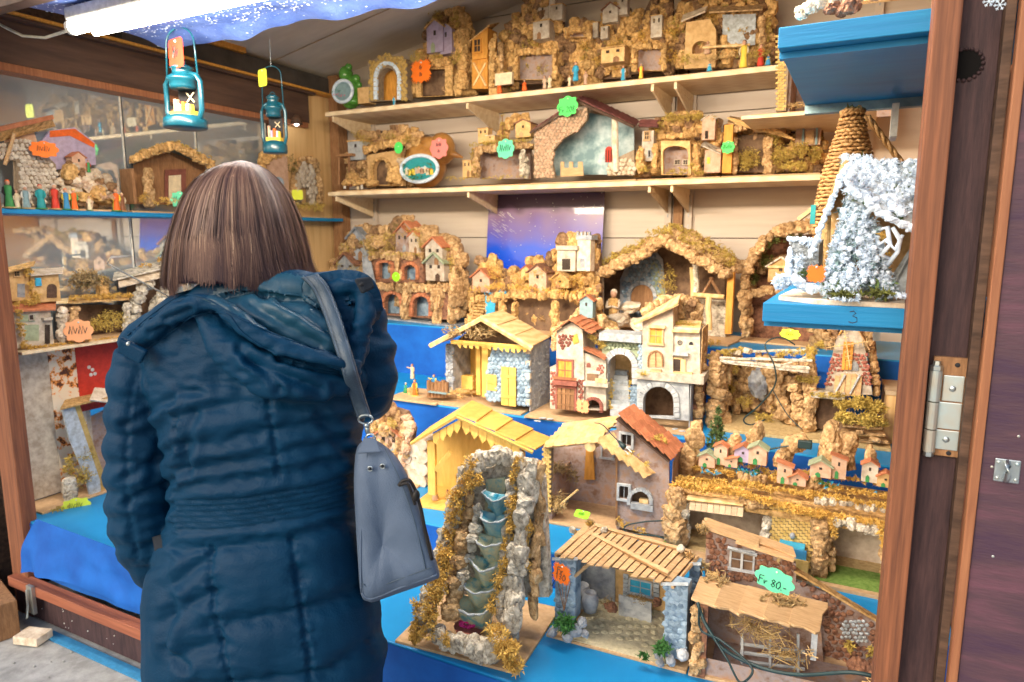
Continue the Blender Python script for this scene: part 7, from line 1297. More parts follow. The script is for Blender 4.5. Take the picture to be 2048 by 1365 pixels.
c = sidecrib(582, 640, -2.88, ZS, 'little rounded white stone grotto crib near the plywood panel', depth=.12); c.wall([(590, 408), (592, 350), (605, 325), (622, 330), (632, 360), (632, 410)], .04, .02, 'mortar', holes=[c.archpoly(610, 410, 7, 8, 28)], name='front_wall'); c.stones([(590, 408), (592, 350), (605, 325), (622, 330), (632, 360), (632, 410)], 8, .038, 'plaster_white', 'wall_stone', holes=[c.archpoly(610, 410, 8, 9, 28)], fillr=.62); c.path([(588, 400, .05), (586, 345, .05), (603, 318, .05), (626, 322, .05), (638, 360, .05), (640, 405, .05)], 6, 20, m='bark', sq=(1, .8, 1)); c.mosspath([(580, 412, .0), (640, 415, .0)], 7, n=1100, size=.006, m='moss')
# clay figures along the blue shelf
for i, (x, h_, r_, cl_, ht, nm_) in enumerate(((18, .105, 'green_p', 'black_p', 'orange_red', 'tall green and black figurine at the far left of the blue shelf'), (33, .07, 'cream', None, None, 'cream figurine right of the tall green one'), (52, .085, 'grey_blue', 'white_p', 'white_p', 'pale blue figurine third from the left on the blue shelf'), (82, .095, 'teal_p', 'teal_p', 'red', 'teal figurine with red cap on the blue shelf'), (110, .10, 'red', 'brown_p', 'white_p', 'dark red figurine with white hair on the blue shelf'), (132, .085, 'blue_p', 'yellow_p', 'orange_red', 'blue figurine with yellow cloak, near the middle of the blue shelf'), (148, .085, 'orange_red', 'green_p', 'yellow_p', 'green and orange figurine right of the yellow cloaked one'), (232, .095, 'orange_red', 'yellow_p', None, 'orange figurine in front of the dark wooden hut, left corner'), (244, .08, 'brown_p', 'cream', 'cream', 'cream hooded figurine beside the orange one by the dark hut'), (178, .06, 'cream', 'plaster_pink', None, 'small cream figurine on the painted rocks'))):
    P = at(x, 400, X=-2.84); P.z = ZS+.002; figure(P, h_, nm_, r_, cl_, hat=ht, rz=math.radians(70), base='green_p' if i % 2 else 'sand')
P = at(178, 345, X=-2.88); figure(P, .05, 'tiny green and red figurine standing high on the painted mountain crib', 'green_p', 'red', rz=1.2)
# ================= lower wooden side shelf
c = sidecrib(22, 110, -2.84, ZL, 'bark farm with green shuttered white house, far left on the low side shelf', depth=.13); 
c.box(20, 540, 62, 600, .05, .10, 'plaster_tan', 'upper_house'); c.opening([(35, 595), (35, 568), (50, 568), (50, 595)], .049, 'grey_stone'); c.window(33, 548, 10, 10, .049, 'tan_wood', 'dark_hole', 1.5); c.slab((12, 545, .02), (66, 530, .02), (70, 522, .1), (15, 535, .1), .006, 'cork', 'roof'); c.box(66, 550, 122, 602, .04, .09, 'plaster_tan', 'arched_house'); c.opening(c.archpoly(104, 596, 10, 10, 18), .039, 'dark_wood'); c.box(72, 556, 84, 572, .032, .038, 'river', 'shutter'); c.slab((62, 550, .02), (126, 545, .02), (126, 535, .09), (64, 538, .09), .006, 'pale_stone', 'roof')
c.box(28, 620, 108, 688, .02, .08, 'plaster_white', 'lower_house'); c.opening([(50, 682), (50, 650), (78, 650), (78, 682)], .019, 'sage'); c.opening([(40, 644), (40, 630), (70, 630), (70, 644)], .019, 'sage'); c.window(62, 635, 8, 10, .018, 'plaster_white', 'dark_hole', 1.5, bars=False); c.box(88, 636, 106, 640, .0, .02, 'plaster_white', 'lintel'); c.opening([(90, 688), (90, 650), (100, 650), (100, 688)], .019, 'dark_hole'); c.slab((22, 622, .0), (112, 618, .0), (112, 600, .09), (22, 602, .09), .007, 'terracotta', 'roof'); c.mosspath([(20, 608, .02), (70, 604, .02), (50, 535, .05)], 9, n=1500, size=.006, m='moss_gold'); c.mosspath([(35, 625, .0), (45, 690, .0)], 7, n=700, size=.006, m='moss_gold'); c.mosspath([(40, 694, -.0), (110, 692, .0)], 5, n=500, size=.006, m='moss_gold')
c = sidecrib(110, 262, -2.84, ZL, 'mossy flat roofed stable with bark boulders and bare bush on the low side shelf', depth=.14); c.wall([(115, 680), (115, 610), (245, 610), (245, 672)], .11, .006, 'shadow_brown', name='back_wall'); c.moss([(205, 640, .10, 34, 22), (180, 650, .1, 20, 14)], 1600, .006, 'moss'); c.slab((135, 605, .0), (258, 598, .0), (262, 586, .12), (140, 590, .12), .006, 'cork', 'roof'); c.path([(122, 680, .02), (125, 620, .03)], 11, 10, m='pale_stone', kind='rock', name='rock'); c.path([(145, 675, .03), (150, 615, .04)], 10, 10, m='bark'); c.path([(252, 665, .02), (254, 610, .02)], 7, 9, m='bark_grey'); c.mosspath([(140, 596, .02), (255, 590, .02)], 7, n=1200, size=.006, m='moss_gold'); c.mosspath([(115, 690, .0), (260, 672, .0)], 5, n=700, size=.006, m='moss_gold'); c.moss([(160, 560, .08, 34, 20), (200, 565, .09, 18, 14)], 1500, .010, 'hay', 'dry_bush'); c.house(210, 590, 18, 30, .05, 'cork', 'moss', win=1, dr=False)
c = sidecrib(240, 350, -2.84, ZL, 'bark barn with sagging grey roof, partly behind the coat shoulder', depth=.15); c.slab((225, 560, -.0), (345, 532, -.0), (350, 515, .12), (228, 545, .12), .006, 'bark_grey', 'roof'); c.slab((238, 575, -.01), (345, 550, -.01), (345, 534, .03), (236, 560, .03), .005, 'pale_stone', 'lower_roof'); c.path([(268, 660, .02), (276, 590, .02), (300, 565, .03)], 11, 12, m='bark_grey'); c.path([(300, 650, .03), (330, 580, .03)], 12, 12, m='bark_grey'); c.wall([(255, 660), (255, 560), (345, 540), (345, 655)], .12, .006, 'shadow_brown', name='back_wall'); c.moss([(285, 530, .08, 16, 5), (320, 520, .08, 14, 5)], 400, .006, 'moss_gold')
wv = M(); wv.tube([at(320, 618, X=-2.82), at(350, 600, X=-2.82), at(215, 528, X=-2.82), at(222, 515, X=-2.82), at(262, 512, X=-2.82)], .004, 6); o = wv.out('power_cable', 'grey_paint', smooth=True); tag(o, 'thin grey cable looping over the roofs on the low side shelf', 'cable')
# ================= base of the left case: fire painted panel, red cloth, white crib
pp = thing('painted_panel', 'cream backdrop panel with painted dark tree and orange flames, lower left corner', 'painted panel', (0, 0, 0)); A_, B_ = at(16, 700, X=-2.93), at(170, 700, X=-2.93)
mat('fire_paint', (.80, .70, .56), (.10, .04, .03), 26, .8, .2, c3=(.85, .30, .04), ramp=(.40, .50), detail=6, var=0)
M().box(-2.945, -2.935, A_.y, B_.y, T1+.02, 1.01).out('cream_ground', 'plaster_white', pp); M().box(-2.934, -2.932, at(95, 700, X=-2.93).y, at(160, 700, X=-2.93).y, T1+.02, 1.0).out('flame_painting', 'fire_paint', pp)
rd = thing('red_cloth', 'red cloth with white flower print hanging left of the coat sleeve', 'cloth', (0, 0, 0)); M().box(-2.935, -2.928, at(150, 700, X=-2.93).y, at(290, 700, X=-2.93).y, .72, 1.012).out('fabric', 'red', rd); fl = M()
for x, y in ((185, 740), (178, 735), (190, 748), (182, 750)): P = at(x, y, X=-2.926); fl.ball(P, .008, sc=(.2, 1, 1))
fl.out('white_flower', 'white_p', rd, kind='stuff')
c = sidecrib(85, 235, -2.80, T1, 'white and ochre crib with a sloping blue grey slab in the lower left corner', depth=.16, ym=1030); c.wall([(125, 820), (150, 815), (200, 960), (204, 1010), (185, 1012), (170, 950), (140, 880)], .02, .01, 'snow_shade', name='sloping_slab'); c.wall([(148, 812), (160, 812), (212, 960), (214, 1012), (205, 1012), (200, 960)], .03, .012, 'yellow_brick', name='brick_strip'); c.wall([(128, 1000), (128, 860), (210, 820), (235, 1000)], .14, .006, 'plaster_brown', name='back_wall'); c.moss([(160, 905, .06, 20, 24), (155, 950, .05, 20, 20), (130, 930, .08, 14, 20)], 1500, .007, 'moss'); c.slab((120, 818, .0), (235, 790, .0), (240, 775, .13), (130, 800, .13), .006, 'cork', 'roof'); c.slab((180, 800, -.01), (240, 808, -.01), (240, 780, .05), (190, 775, .05), .006, 'pale_stone', 'roof_slab'); c.path([(140, 1010, .02), (142, 960, .03)], 12, 8, m='bark_grey'); c.moss([(150, 1018, .0, 50, 6), (110, 1015, .01, 20, 5)], 800, .006, 'moss')
# ================= hanging lanterns
def lantern(px, pyb, pyt, Y, label, hw, roll=0):
    A_ = at(px, pyb, Y=Y); B_ = at(px, pyt, Y=Y); h = (B_-A_).length; t = thing('lantern', label, 'lantern', A_, roll, 'blue storm lanterns hanging from the roof'); r = hw*(at(px+1, pyb, Y=Y)-A_).length; m_ = 'lantern_blue'
    M().lathe([(r*.95, 0), (r, h*.02), (r*.98, h*.14), (r*.82, h*.19), (r*.5, h*.22)], n=20).out('tank', m_, t, smooth=True)
    M().lathe([(r*.56, h*.62), (r*.62, h*.66), (r*.60, h*.74), (r*.72, h*.76), (r*.70, h*.80), (r*.45, h*.84), (r*.45, h*.93), (r*.55, h*.95), (r*.3, h)], n=20).out('chimney', m_, t, smooth=True)
    for g_ in (-1, 1): M().tube([(g_*r*.8, 0, h*.10), (g_*r*1.03, 0, h*.28), (g_*r*1.03, 0, h*.72), (g_*r*.85, 0, h*.82), (g_*r*.45, 0, h*.86)], r*.13, 9).out('side_tube', m_, t, smooth=True)
    M().box(-r*.6, r*.6, r*.30, r*.34, h*.2, h*.66).out('backdrop', 'black_p', t); M().box(-r*.62, r*.62, -r*.3, r*.3, h*.19, h*.27).out('scene_floor', 'yellow_p', t)
    s_ = M()
    for a_ in (.78, 2.35, 3.92, 5.5): s_.tube([(r*.22, r*.18, h*.50), (r*.22+r*.32*math.cos(a_), r*.18, h*.50+r*.32*math.sin(a_))], r*.035, 4)
    s_.out('toy_windmill', 'cream', t)
    for x_, m2, hh in ((-.42, 'plaster_pink', .2), (-.2, 'lilac', .12), (.05, 'orange_red', .15), (.3, 'white_p', .11), (.45, 'yellow_p', .1)): M().box(r*x_-r*.09, r*x_+r*.09, -r*.15, r*.05, h*.272, h*(.272+hh)).out('toy_house', m2, t)
    hd = M(); hw_ = r*.92; hd.tube([(-hw_, 0, h*.80)]+[(-hw_*math.cos(a_*math.pi/10)*.9, 0, h*1.05+h*.28*(1+.0*a_)+hw_*.8*math.sin(a_*math.pi/10)) for a_ in range(11)]+[(hw_, 0, h*.80)], r*.045, 6); hd.out('bail_handle', m_, t, smooth=True); M().tube([(0, 0, h*1.33+hw_*.75), (0, 0, h*1.33+hw_*.75+.10)], .0008, 4).out('wire', 'metal', t)
    k1 = M()
    for a_ in range(13): k1.ball((.22*r*math.cos(a_*.5), 0, h+.22*r*math.sin(a_*.5)), r*.05)
    k1.out('top_ring', m_, t); return t
lantern(372, 258, 130, 1.66, 'larger blue lantern with red tag hanging in front of the left glass', 28, .15); lantern(551, 307, 190, 2.1, 'smaller blue lantern with yellow tag hanging right of the larger one', 17.5, .35)
# ================= price tags
for a in ((352, 107, 1.63, 36, 38, 'red', 'red card tied to the larger blue lantern', '~', 'square'), (525, 156, 2.08, 20, 24, 'yellow', 'small yellow card tied to the smaller blue lantern', '', 'square'),
          (842, 143, 3.02, 42, 34, 'orange', 'orange star card pinned above the small cave on the upper shelf', '~|~', 'star'), (1135, 213, 2.97, 42, 34, 'green', 'bright green card on the ridge of the maroon tiled roof', 'Fr 208', 'cloud'),
          (797, 296, 3.0, 19, 19, 'green', 'small round green dot card on the rustic bark farm', '', 'round'), (878, 297, 3.05, 38, 32, 'pink', 'salmon card pinned on the neck of the gourd', '~~|~', 'cloud'), (1011, 298, 3.0, 36, 32, 'mint', 'mint green card on the open cork stable roof', '~~', 'cloud'),
          (1456, 295, 3.0, 26, 24, 'green', 'green card beside the cork cave on the lower shelf', '~~', 'cloud'), (792, 554, 2.83, 17, 15, 'lime', 'small lime dot card on the arched castle', '', 'round'), (1580, 669, 2.78, 40, 22, 'yellow', 'bright yellow cloud card before the rounded bark crib', '~~', 'cloud'),
          (1165, 813, 2.34, 26, 24, 'peach', 'peach coloured card leaning at the red arch of the village street', '~|~', 'star'), (1123, 1148, 1.42, 34, 36, 'orange', 'orange card with price pinned to the left blue stone pillar', 'Fr.|130', 'star'),
          (1164, 1029, 1.86, 30, 16, 'lime', 'yellow green card lying on the floor of the brown plaster stable', '~~', 'square'), (1549, 1161, 1.50, 76, 50, 'mint', 'large mint green cloud card reading Fr 80 on the cork stable', 'Fr 80.-', 'cloud')):
    price_tag(*a, tilt=(-.9 if a[1] == 1029 else 0), roll=(.12 if a[1] == 1161 else .1 if a[1] == 1148 else 0))
for px, py, X, w_, h_, m_, lb, sh, tx in ((88, 299, -2.83, 44, 22, 'orange', 'orange cloud card over the white stone stable at far left', 'cloud', '~~'), (360, 400, -2.82, 34, 26, 'mint', 'mint green card beside the woman\'s hair on the blue shelf', 'cloud', '~~'), (595, 390, -2.86, 26, 18, 'yellow', 'yellow card between the two small cribs by the plywood panel', 'square', ''), (157, 662, -2.80, 46, 32, 'peach', 'orange peach card on the low side shelf', 'cloud', '~~'), (152, 1012, -2.76, 44, 22, 'yellow', 'pale yellow card on the base board in the lower left corner', 'cloud', '~~')):
    P = at(px, py, X=X); t = price_tag(px, py, P.y, w_*.62, h_*.8, m_, lb, tx, sh); t.location = P; t.rotation_euler = (0, 0, math.radians(60))
# ================= cables and plugs
def cable(pts, r, label, m='wire_green', parts=None):
    P = [at(*p[:2], Y=p[2]) for p in pts]; out = []
    for i in range(len(P)-1):
        p0, p1, p2, p3 = P[max(i-1, 0)], P[i], P[i+1], P[min(i+2, len(P)-1)]
        for k in range(8): t = k/8; out.append(.5*((2*p1)+(p2-p0)*t+(2*p0-5*p1+4*p2-p3)*t*t+(3*p1-3*p2+p0*1-p0*2+p3)*t**3) if 0 else p1.lerp(p2, t)*.0+(.5*((2*p1)+(p2-p0)*t+(2*p0-5*p1+4*p2-p3)*t*t+(-p0+3*p1-3*p2+p3)*t**3)))
    out.append(P[-1]); t_ = thing('power_cable', label, 'cable', (0, 0, 0), 0, 'green lighting cables'); M().tube(out, r, 6).out('lead', m, t_, smooth=True); return t_, P
t_, P = cable([(1190, 846, 2.05), (1205, 850, 1.86), (1222, 868, 1.84), (1240, 886, 1.83)], .0018, 'green cable with white plug resting on the pale shingle roof'); pl = M(); d_ = Vector((.018, -.004, -.014)); pl.tube([P[-1]-d_*.3, P[-1]+d_*.5, P[-1]+d_*.9], [.003, .008, .0085], 8); pl.out('plug', 'wire_green', t_, smooth=True)
pr_ = M(); s0 = P[-1]+d_*.9
for g_ in (-.004, .004): pr_.tube([s0+Vector((g_, 0, g_)), s0+d_*.9+Vector((g_, 0, g_))], .0013, 6)
pr_.out('prong', 'metal', t_)
cable([(1395, 1205, 1.52), (1412, 1250, 1.50), (1450, 1300, 1.48), (1520, 1335, 1.46), (1600, 1350, 1.44), (1700, 1345, 1.42), (1760, 1356, 1.42)], .0042, 'thick green cable trailing through the cork stable to the post'); cable([(1398, 1215, 1.5), (1402, 1260, 1.5), (1440, 1280, 1.48), (1490, 1320, 1.46), (1505, 1345, 1.44), (1480, 1365, 1.44), (1455, 1320, 1.45), (1430, 1280, 1.47)], .0026, 'thin green cable looping beside the left cork pillar')
cable([(1065, 1150, 1.7), (1085, 1155, 1.62), (1105, 1152, 1.55)], .002, 'dark cable running behind the orange card'); cable([(1075, 1185, 1.66), (1090, 1160, 1.6), (1118, 1140, 1.55), (1095, 1190, 1.55)], .0015, 'thin dark cable crossing behind the waterfall')
cable([(1325, 1042, 1.88), (1290, 1044, 1.86), (1252, 1052, 1.84), (1255, 1066, 1.83), (1310, 1072, 1.82), (1328, 1078, 1.82)], .0024, 'green cable loop in front of the brown plaster stable')
cable([(1590, 690, 2.42), (1560, 675, 2.40), (1530, 690, 2.38), (1548, 730, 2.36), (1550, 770, 2.37), (1520, 810, 2.38), (1488, 838, 2.40), (1500, 850, 2.42), (1530, 840, 2.44)], .0026, 'green cable looping over the roof of the bark grotto'); t_, P = cable([(1512, 905, 2.2), (1560, 895, 2.2), (1610, 888, 2.2)], .0028, 'green cable ending in a small green box behind the tiny houses'); o = M().box(-.02, .02, -.012, .012, -.014, .012).out('transformer', 'wire_green', t_, bevel=.003); o.location = P[-1]
cable([(1545, 780, 2.38), (1575, 830, 2.36), (1605, 860, 2.34)], .0018, 'thin green lead running down to the toy sheep')
# ---------------------------------------------------------------- woman in the blue quilted coat, seen from behind
FH = Vector((-math.sin(YAW), math.cos(YAW), 0))
def hp(px, py, h): r = ray(px, py); return CAM+r*(h/r.dot(FH))
mat('coat', (.0006, .035, .088), (.0005, .028, .072), 5, .56, .35, 300, var=0, spec=.15)
mat('lining_sheen', (.012, .065, .115), (.010, .050, .095), 6, .42, .2, 90, var=0, spec=.3)  # hood lining, coat blue made lighter to paint in its sheen
mat('hair', (.46, .31, .24), (.030, .018, .030), 60, .45, 0, c3=(.16, .09, .10), stretch=(1.8, 1.8, .07), var=0, spec=.28, ramp=(.36, .64), detail=5)
mat('trousers', (.02, .025, .035), None, 40, .9, .3); mat('boots', (.02, .017, .016), None, 30, .5, .1)
base = hp(530, 1365, 1.32); base.z = 0
wm = thing('person', 'woman with shoulder length brown hair in a long dark blue quilted hooded coat, from behind', 'person', base, 0)
def world_in(o, parent): o.parent = parent; o.matrix_parent_inverse = Matrix.Translation(-parent.location); return o
def remesh(m_, vox, name, mt, smooth_it=2, decim=None):
    me = bpy.data.meshes.new(name); me.from_pydata([tuple(v) for v in m_.v], [], m_.f); bm = bmesh.new(); bm.from_mesh(me); bmesh.ops.recalc_face_normals(bm, faces=bm.faces); bm.to_mesh(me); bm.free()
    o = bpy.data.objects.new(name, me); COL.objects.link(o); r = o.modifiers.new('r', 'REMESH'); r.mode = 'VOXEL'; r.voxel_size = vox; r.use_smooth_shade = True
    if smooth_it: sm = o.modifiers.new('s', 'SMOOTH'); sm.iterations = smooth_it; sm.factor = .6
    dg = bpy.context.evaluated_depsgraph_get(); dg.update(); e = bpy.data.meshes.new_from_object(o.evaluated_get(dg)); o.modifiers.clear(); o.data = e; e.materials.clear(); e.materials.append(MATS[mt]); e.polygons.foreach_set('use_smooth', [True]*len(e.polygons)); return o
RH = Vector((_rt.x, _rt.y, 0))
def ringloft(m_, rows, n=36, cap=True):
    """rows: (py, xl, xr, half thickness m, h)"""
    vs = []; fs = []
    for py, xl, xr, th, h in rows:
        A_ = hp(xl, py, h); B_ = hp(xr, py, h); C_ = (A_+B_)/2; hw = (B_-A_).length/2
        for j in range(n): a = 2*math.pi*j/n; ca, sa = math.cos(a), math.sin(a); e = .82; vs.append(C_+RH*hw*math.copysign(abs(ca)**e, ca)+FH*th*math.copysign(abs(sa)**e, sa))
    k = len(rows)
    for i in range(k-1):
        for j in range(n): fs.append((i*n+j, i*n+(j+1) % n, (i+1)*n+(j+1) % n, (i+1)*n+j))
    fs += [tuple(range(n)), tuple(range((k-1)*n, k*n))]; m_.add(vs, fs)
def smoothpath(P, n=6):
    out = []
    for i in range(len(P)-1):
        p0, p1, p2, p3 = P[max(i-1, 0)], P[i], P[i+1], P[min(i+2, len(P)-1)]
        for k in range(n): t = k/n; out.append(tuple(.5*((2*b)+(c_-a)*t+(2*a-5*b+4*c_-d)*t*t+(-a+3*b-3*c_+d)*t**3) for a, b, c_, d in zip(p0, p1, p2, p3)))
    out.append(P[-1]); return out
def pxtube(m_, pts, n=16, sm=5):
    """(px,py,h,r_px)"""
    pts = smoothpath(pts, sm); m_.tube([hp(a, b, h) for a, b, h, r in pts], [r*h/FPX for a, b, h, r in pts], n); m_.ball(hp(*pts[0][:3]), pts[0][3]*pts[0][2]/FPX); m_.ball(hp(*pts[-1][:3]), pts[-1][3]*pts[-1][2]/FPX)
H0 = 1.32; cm = M()
ringloft(cm, [(560, 460, 605, .06, H0+.01), (580, 435, 630, .08, H0), (600, 365, 700, .10, H0), (630, 318, 735, .115, H0), (680, 300, 742, .125, H0), (740, 302, 738, .13, H0), (800, 322, 728, .135, H0), (860, 338, 718, .135, H0), (920, 348, 712, .13, H0), (975, 354, 711, .125, H0), (1020, 354, 712, .125, H0), (1070, 334, 716, .135, H0), (1120, 316, 724, .145, H0), (1180, 312, 738, .155, H0), (1240, 314, 754, .165, H0), (1295, 316, 762, .17, H0), (1350, 322, 752, .17, H0), (1410, 326, 748, .17, H0), (1470, 330, 746, .168, H0)])
pxtube(cm, [(318, 668, 1.30, 36), (284, 715, 1.29, 46), (276, 790, 1.29, 53), (278, 860, 1.30, 60), (284, 930, 1.31, 66), (286, 1000, 1.32, 66), (294, 1060, 1.33, 64), (306, 1110, 1.35, 54), (320, 1150, 1.38, 38)])
pxtube(cm, [(700, 625, 1.32, 44), (728, 680, 1.33, 52), (738, 740, 1.35, 54), (736, 785, 1.40, 52), (728, 800, 1.52, 44), (700, 815, 1.66, 36)])
# hood: rim, pouch, lining, collar
pxtube(cm, [(268, 690, 1.235, 17), (300, 664, 1.215, 19), (345, 630, 1.195, 20), (392, 608, 1.18, 19), (432, 606, 1.17, 17), (474, 640, 1.155, 18), (530, 678, 1.145, 19), (600, 706, 1.145, 19), (670, 728, 1.155, 18), (712, 738, 1.18, 14)])
pxtube(cm, [(672, 600, 1.26, 36), (690, 640, 1.26, 40), (694, 700, 1.255, 34)])
pxtube(cm, [(415, 640, 1.20, 22), (460, 700, 1.185, 38), (525, 742, 1.175, 46), (600, 758, 1.175, 42), (665, 762, 1.19, 30), (705, 760, 1.21, 16)])
pxtube(cm, [(470, 628, 1.225, 32), (540, 640, 1.215, 46), (610, 662, 1.21, 46), (662, 688, 1.21, 40)])
pxtube(cm, [(640, 582, 1.25, 24), (690, 573, 1.235, 20), (722, 582, 1.24, 20), (730, 630, 1.225, 20), (718, 690, 1.21, 20), (704, 735, 1.20, 16)])
pxtube(cm, [(400, 606, 1.25, 16), (440, 588, 1.26, 24), (520, 580, 1.262, 26), (600, 580, 1.262, 24), (655, 588, 1.26, 16)])
coat = remesh(cm, .0048, 'coat', 'coat', 4); me = coat.data; nV = len(me.vertices)
V = np.empty(nV*3, np.float32); me.vertices.foreach_get('co', V); V = V.reshape(-1, 3).astype(float); Nn = np.empty(nV*3, np.float32); me.vertices.foreach_get('normal', Nn); Nn = Nn.reshape(-1, 3).astype(float)
def npprj(V):
    v = V-np.array(CAM); f = v @ np.array(_fw); return 1024+FPX*(v @ np.array(_rt))/f, 682.5-FPX*(v @ np.array(_up))/f
PX, PY = npprj(V); vv = V-np.array(CAM); depth = vv @ np.array(FH)
def pdist(poly, sx=1, sy=1):
    d = np.full(len(PX), 1e9); T_ = np.zeros(len(PX)); acc = 0
    for (x0, y0), (x1, y1) in zip(poly, poly[1:]):
        dx, dy = x1-x0, y1-y0; L = math.hypot(dx, dy); t = np.clip(((PX-x0)*dx+(PY-y0)*dy)/(L*L), 0, 1); q_ = np.hypot(PX-x0-t*dx, PY-y0-t*dy); b = q_ < d; d[b] = q_[b]; T_[b] = acc+t[b]*L; acc += L
    return d, T_
seams = [[(332, 778), (356, 788), (385, 780), (479, 760)], [(352, 838), (380, 826), (440, 812), (508, 803), (560, 800), (640, 806), (700, 796)], [(350, 890), (430, 884), (540, 862), (640, 848), (712, 836)], [(352, 945), (404, 935), (470, 925), (567, 905), (640, 890), (705, 872)],
         [(350, 985), (404, 966), (480, 958), (567, 948), (640, 930), (708, 909)], [(350, 1098), (422, 1093), (500, 1086), (571, 1080), (611, 1067), (712, 1030)], [(422, 1250), (500, 1238), (606, 1221), (670, 1200), (735, 1165)], [(334, 1180), (380, 1145), (424, 1106)], [(322, 1242), (380, 1208), (430, 1184)], [(340, 1318), (390, 1296), (444, 1278)],
         [(440, 1366), (540, 1358), (650, 1344), (700, 1310), (766, 1251)], [(330, 1400), (380, 1380), (450, 1366)], [(440, 1160), (520, 1155), (600, 1140), (720, 1100)] if 0 else [(600, 1145), (602, 1146)],
         [(235, 735), (300, 748), (335, 735)], [(222, 800), (262, 812), (300, 806), (345, 790)], [(215, 862), (260, 872), (310, 862), (350, 850)], [(212, 925), (262, 930), (320, 918), (350, 905)], [(215, 985), (262, 992), (320, 975), (352, 965)], [(222, 1040), (270, 1046), (320, 1030), (350, 1015)], [(235, 1092), (280, 1096), (320, 1082), (345, 1070)], [(262, 1134), (300, 1136), (340, 1118)],
         [(700, 660), (750, 668), (790, 660)], [(705, 720), (750, 735), (794, 722)], [(700, 785), (745, 800), (788, 790)]]
disp = np.full(nV, .0105); back = np.clip((H0+.06-depth)/.05, .25, 1)
for s_ in seams:
    d, T_ = pdist(s_); w_ = 19.0; disp = np.minimum(disp, .0105*(1-np.exp(-(d/w_)**1.6))*1.05)
ribs = np.zeros(nV)
for i in range(6):
    o_ = i*11.5; d, T_ = pdist([(352, 1000+o_), (420, 1001+o_), (500, 994+o_*.98), (620, 974+o_*.97), (712, 946+o_*1.0)]); m_ = d < 14; disp = np.where(m_, np.minimum(disp, .0065*(1-np.exp(-(d/4.2)**2))), disp)
vs_ = [[(422, 1098), (428, 1181), (439, 1251), (461, 1340), (466, 1400)], [(584, 1076), (602, 1208), (615, 1295), (628, 1400)], [(352, 830), (385, 955)], [(537, 800), (560, 950)], [(268, 760), (255, 850), (256, 1000), (275, 1110)]]
nz = np.array([noise.noise(Vector((x/9, y/9, 3))) for x, y in zip(PX, PY)]); nz2 = np.array([noise.noise(Vector((x/30+.4*y/30, y/13-.3*x/30, 7))) for x, y in zip(PX, PY)]); nz3 = np.array([noise.noise(Vector((x/75, y/60, 1))) for x, y in zip(PX, PY)])
for s_ in vs_:
    d, T_ = pdist(s_); pk = np.sin(T_/4.2+nz*2.5); disp = disp-.0042*np.exp(-(d/6)**2)-.0022*np.exp(-(d/17)**2)*pk
sd = np.full(nV, 1e9)
for s_ in seams: d, T_ = pdist(s_); sd = np.minimum(sd, d)
hoodm = ((PY < 800) & (depth < 1.235)).astype(float)*np.clip((800-PY)/30, 0, 1)
disp = disp*(1-hoodm)+hoodm*(.0022*nz2)
wr = nz2*.0030*np.exp(-(sd/24)**2)+nz3*.0035+nz2*.0006
disp = disp+wr
# diagonal pull folds on sleeve and back
for (x0, y0, x1, y1, a_, w_) in ((345, 800, 250, 850, .006, 9), (340, 900, 245, 960, .006, 9), (348, 960, 260, 1000, .006, 8), (345, 1010, 250, 1010, .005, 8), (345, 1050, 262, 1070, .006, 8), (335, 830, 300, 960, .005, 10), (500, 720, 640, 780, .006, 9), (480, 700, 560, 775, .005, 8), (560, 720, 700, 748, .006, 8), (500, 610, 640, 690, .004, 9), (560, 600, 690, 680, .004, 8), (520, 590, 600, 620, .003, 8), (330, 640, 380, 620, .004, 7), (300, 665, 340, 655, .003, 6), (390, 830, 372, 930, .005, 12), (350, 1200, 335, 1290, .006, 12), (380, 1330, 340, 1300, .005, 10), (640, 830, 690, 900, .004, 12)):
    d, T_ = pdist([(x0, y0), (x1, y1)]); disp = disp-a_*np.exp(-(d/w_)**2)+a_*.6*np.exp(-((d-w_*1.8)/w_)**2)
side = np.where((PX < 345) & (PY > 700), .80, 1.35); V2 = V+Nn*(disp*side*back)[:, None]
me.vertices.foreach_set('co', V2.astype(np.float32).ravel()); me.update()
me.materials.append(MATS['lining_sheen']); lin = [(405, 600), (440, 575), (560, 545), (640, 560), (668, 600), (680, 705), (600, 690), (530, 660), (470, 628)]
cc = np.empty(len(me.polygons)*3, np.float32); me.polygons.foreach_get('center', cc); cc = cc.reshape(-1, 3).astype(float); cx_, cy_ = npprj(cc); cdp = (cc-np.array(CAM)) @ np.array(FH)
mi = [1 if (cdp[i] < 1.26 and inpoly(cx_[i], cy_[i], lin)) else 0 for i in range(len(cx_))]; me.polygons.foreach_set('material_index', mi)
world_in(coat, wm)
from mathutils.bvhtree import BVHTree
bv = BVHTree.FromPolygons([tuple(v) for v in V2], [tuple(p.vertices) for p in me.polygons])
def oncoat(px, py, off=.004):
    d = ray(px, py).normalized(); h = bv.ray_cast(CAM, d)
    return (h[0]-d*off) if h[0] is not None else hp(px, py, 1.22)
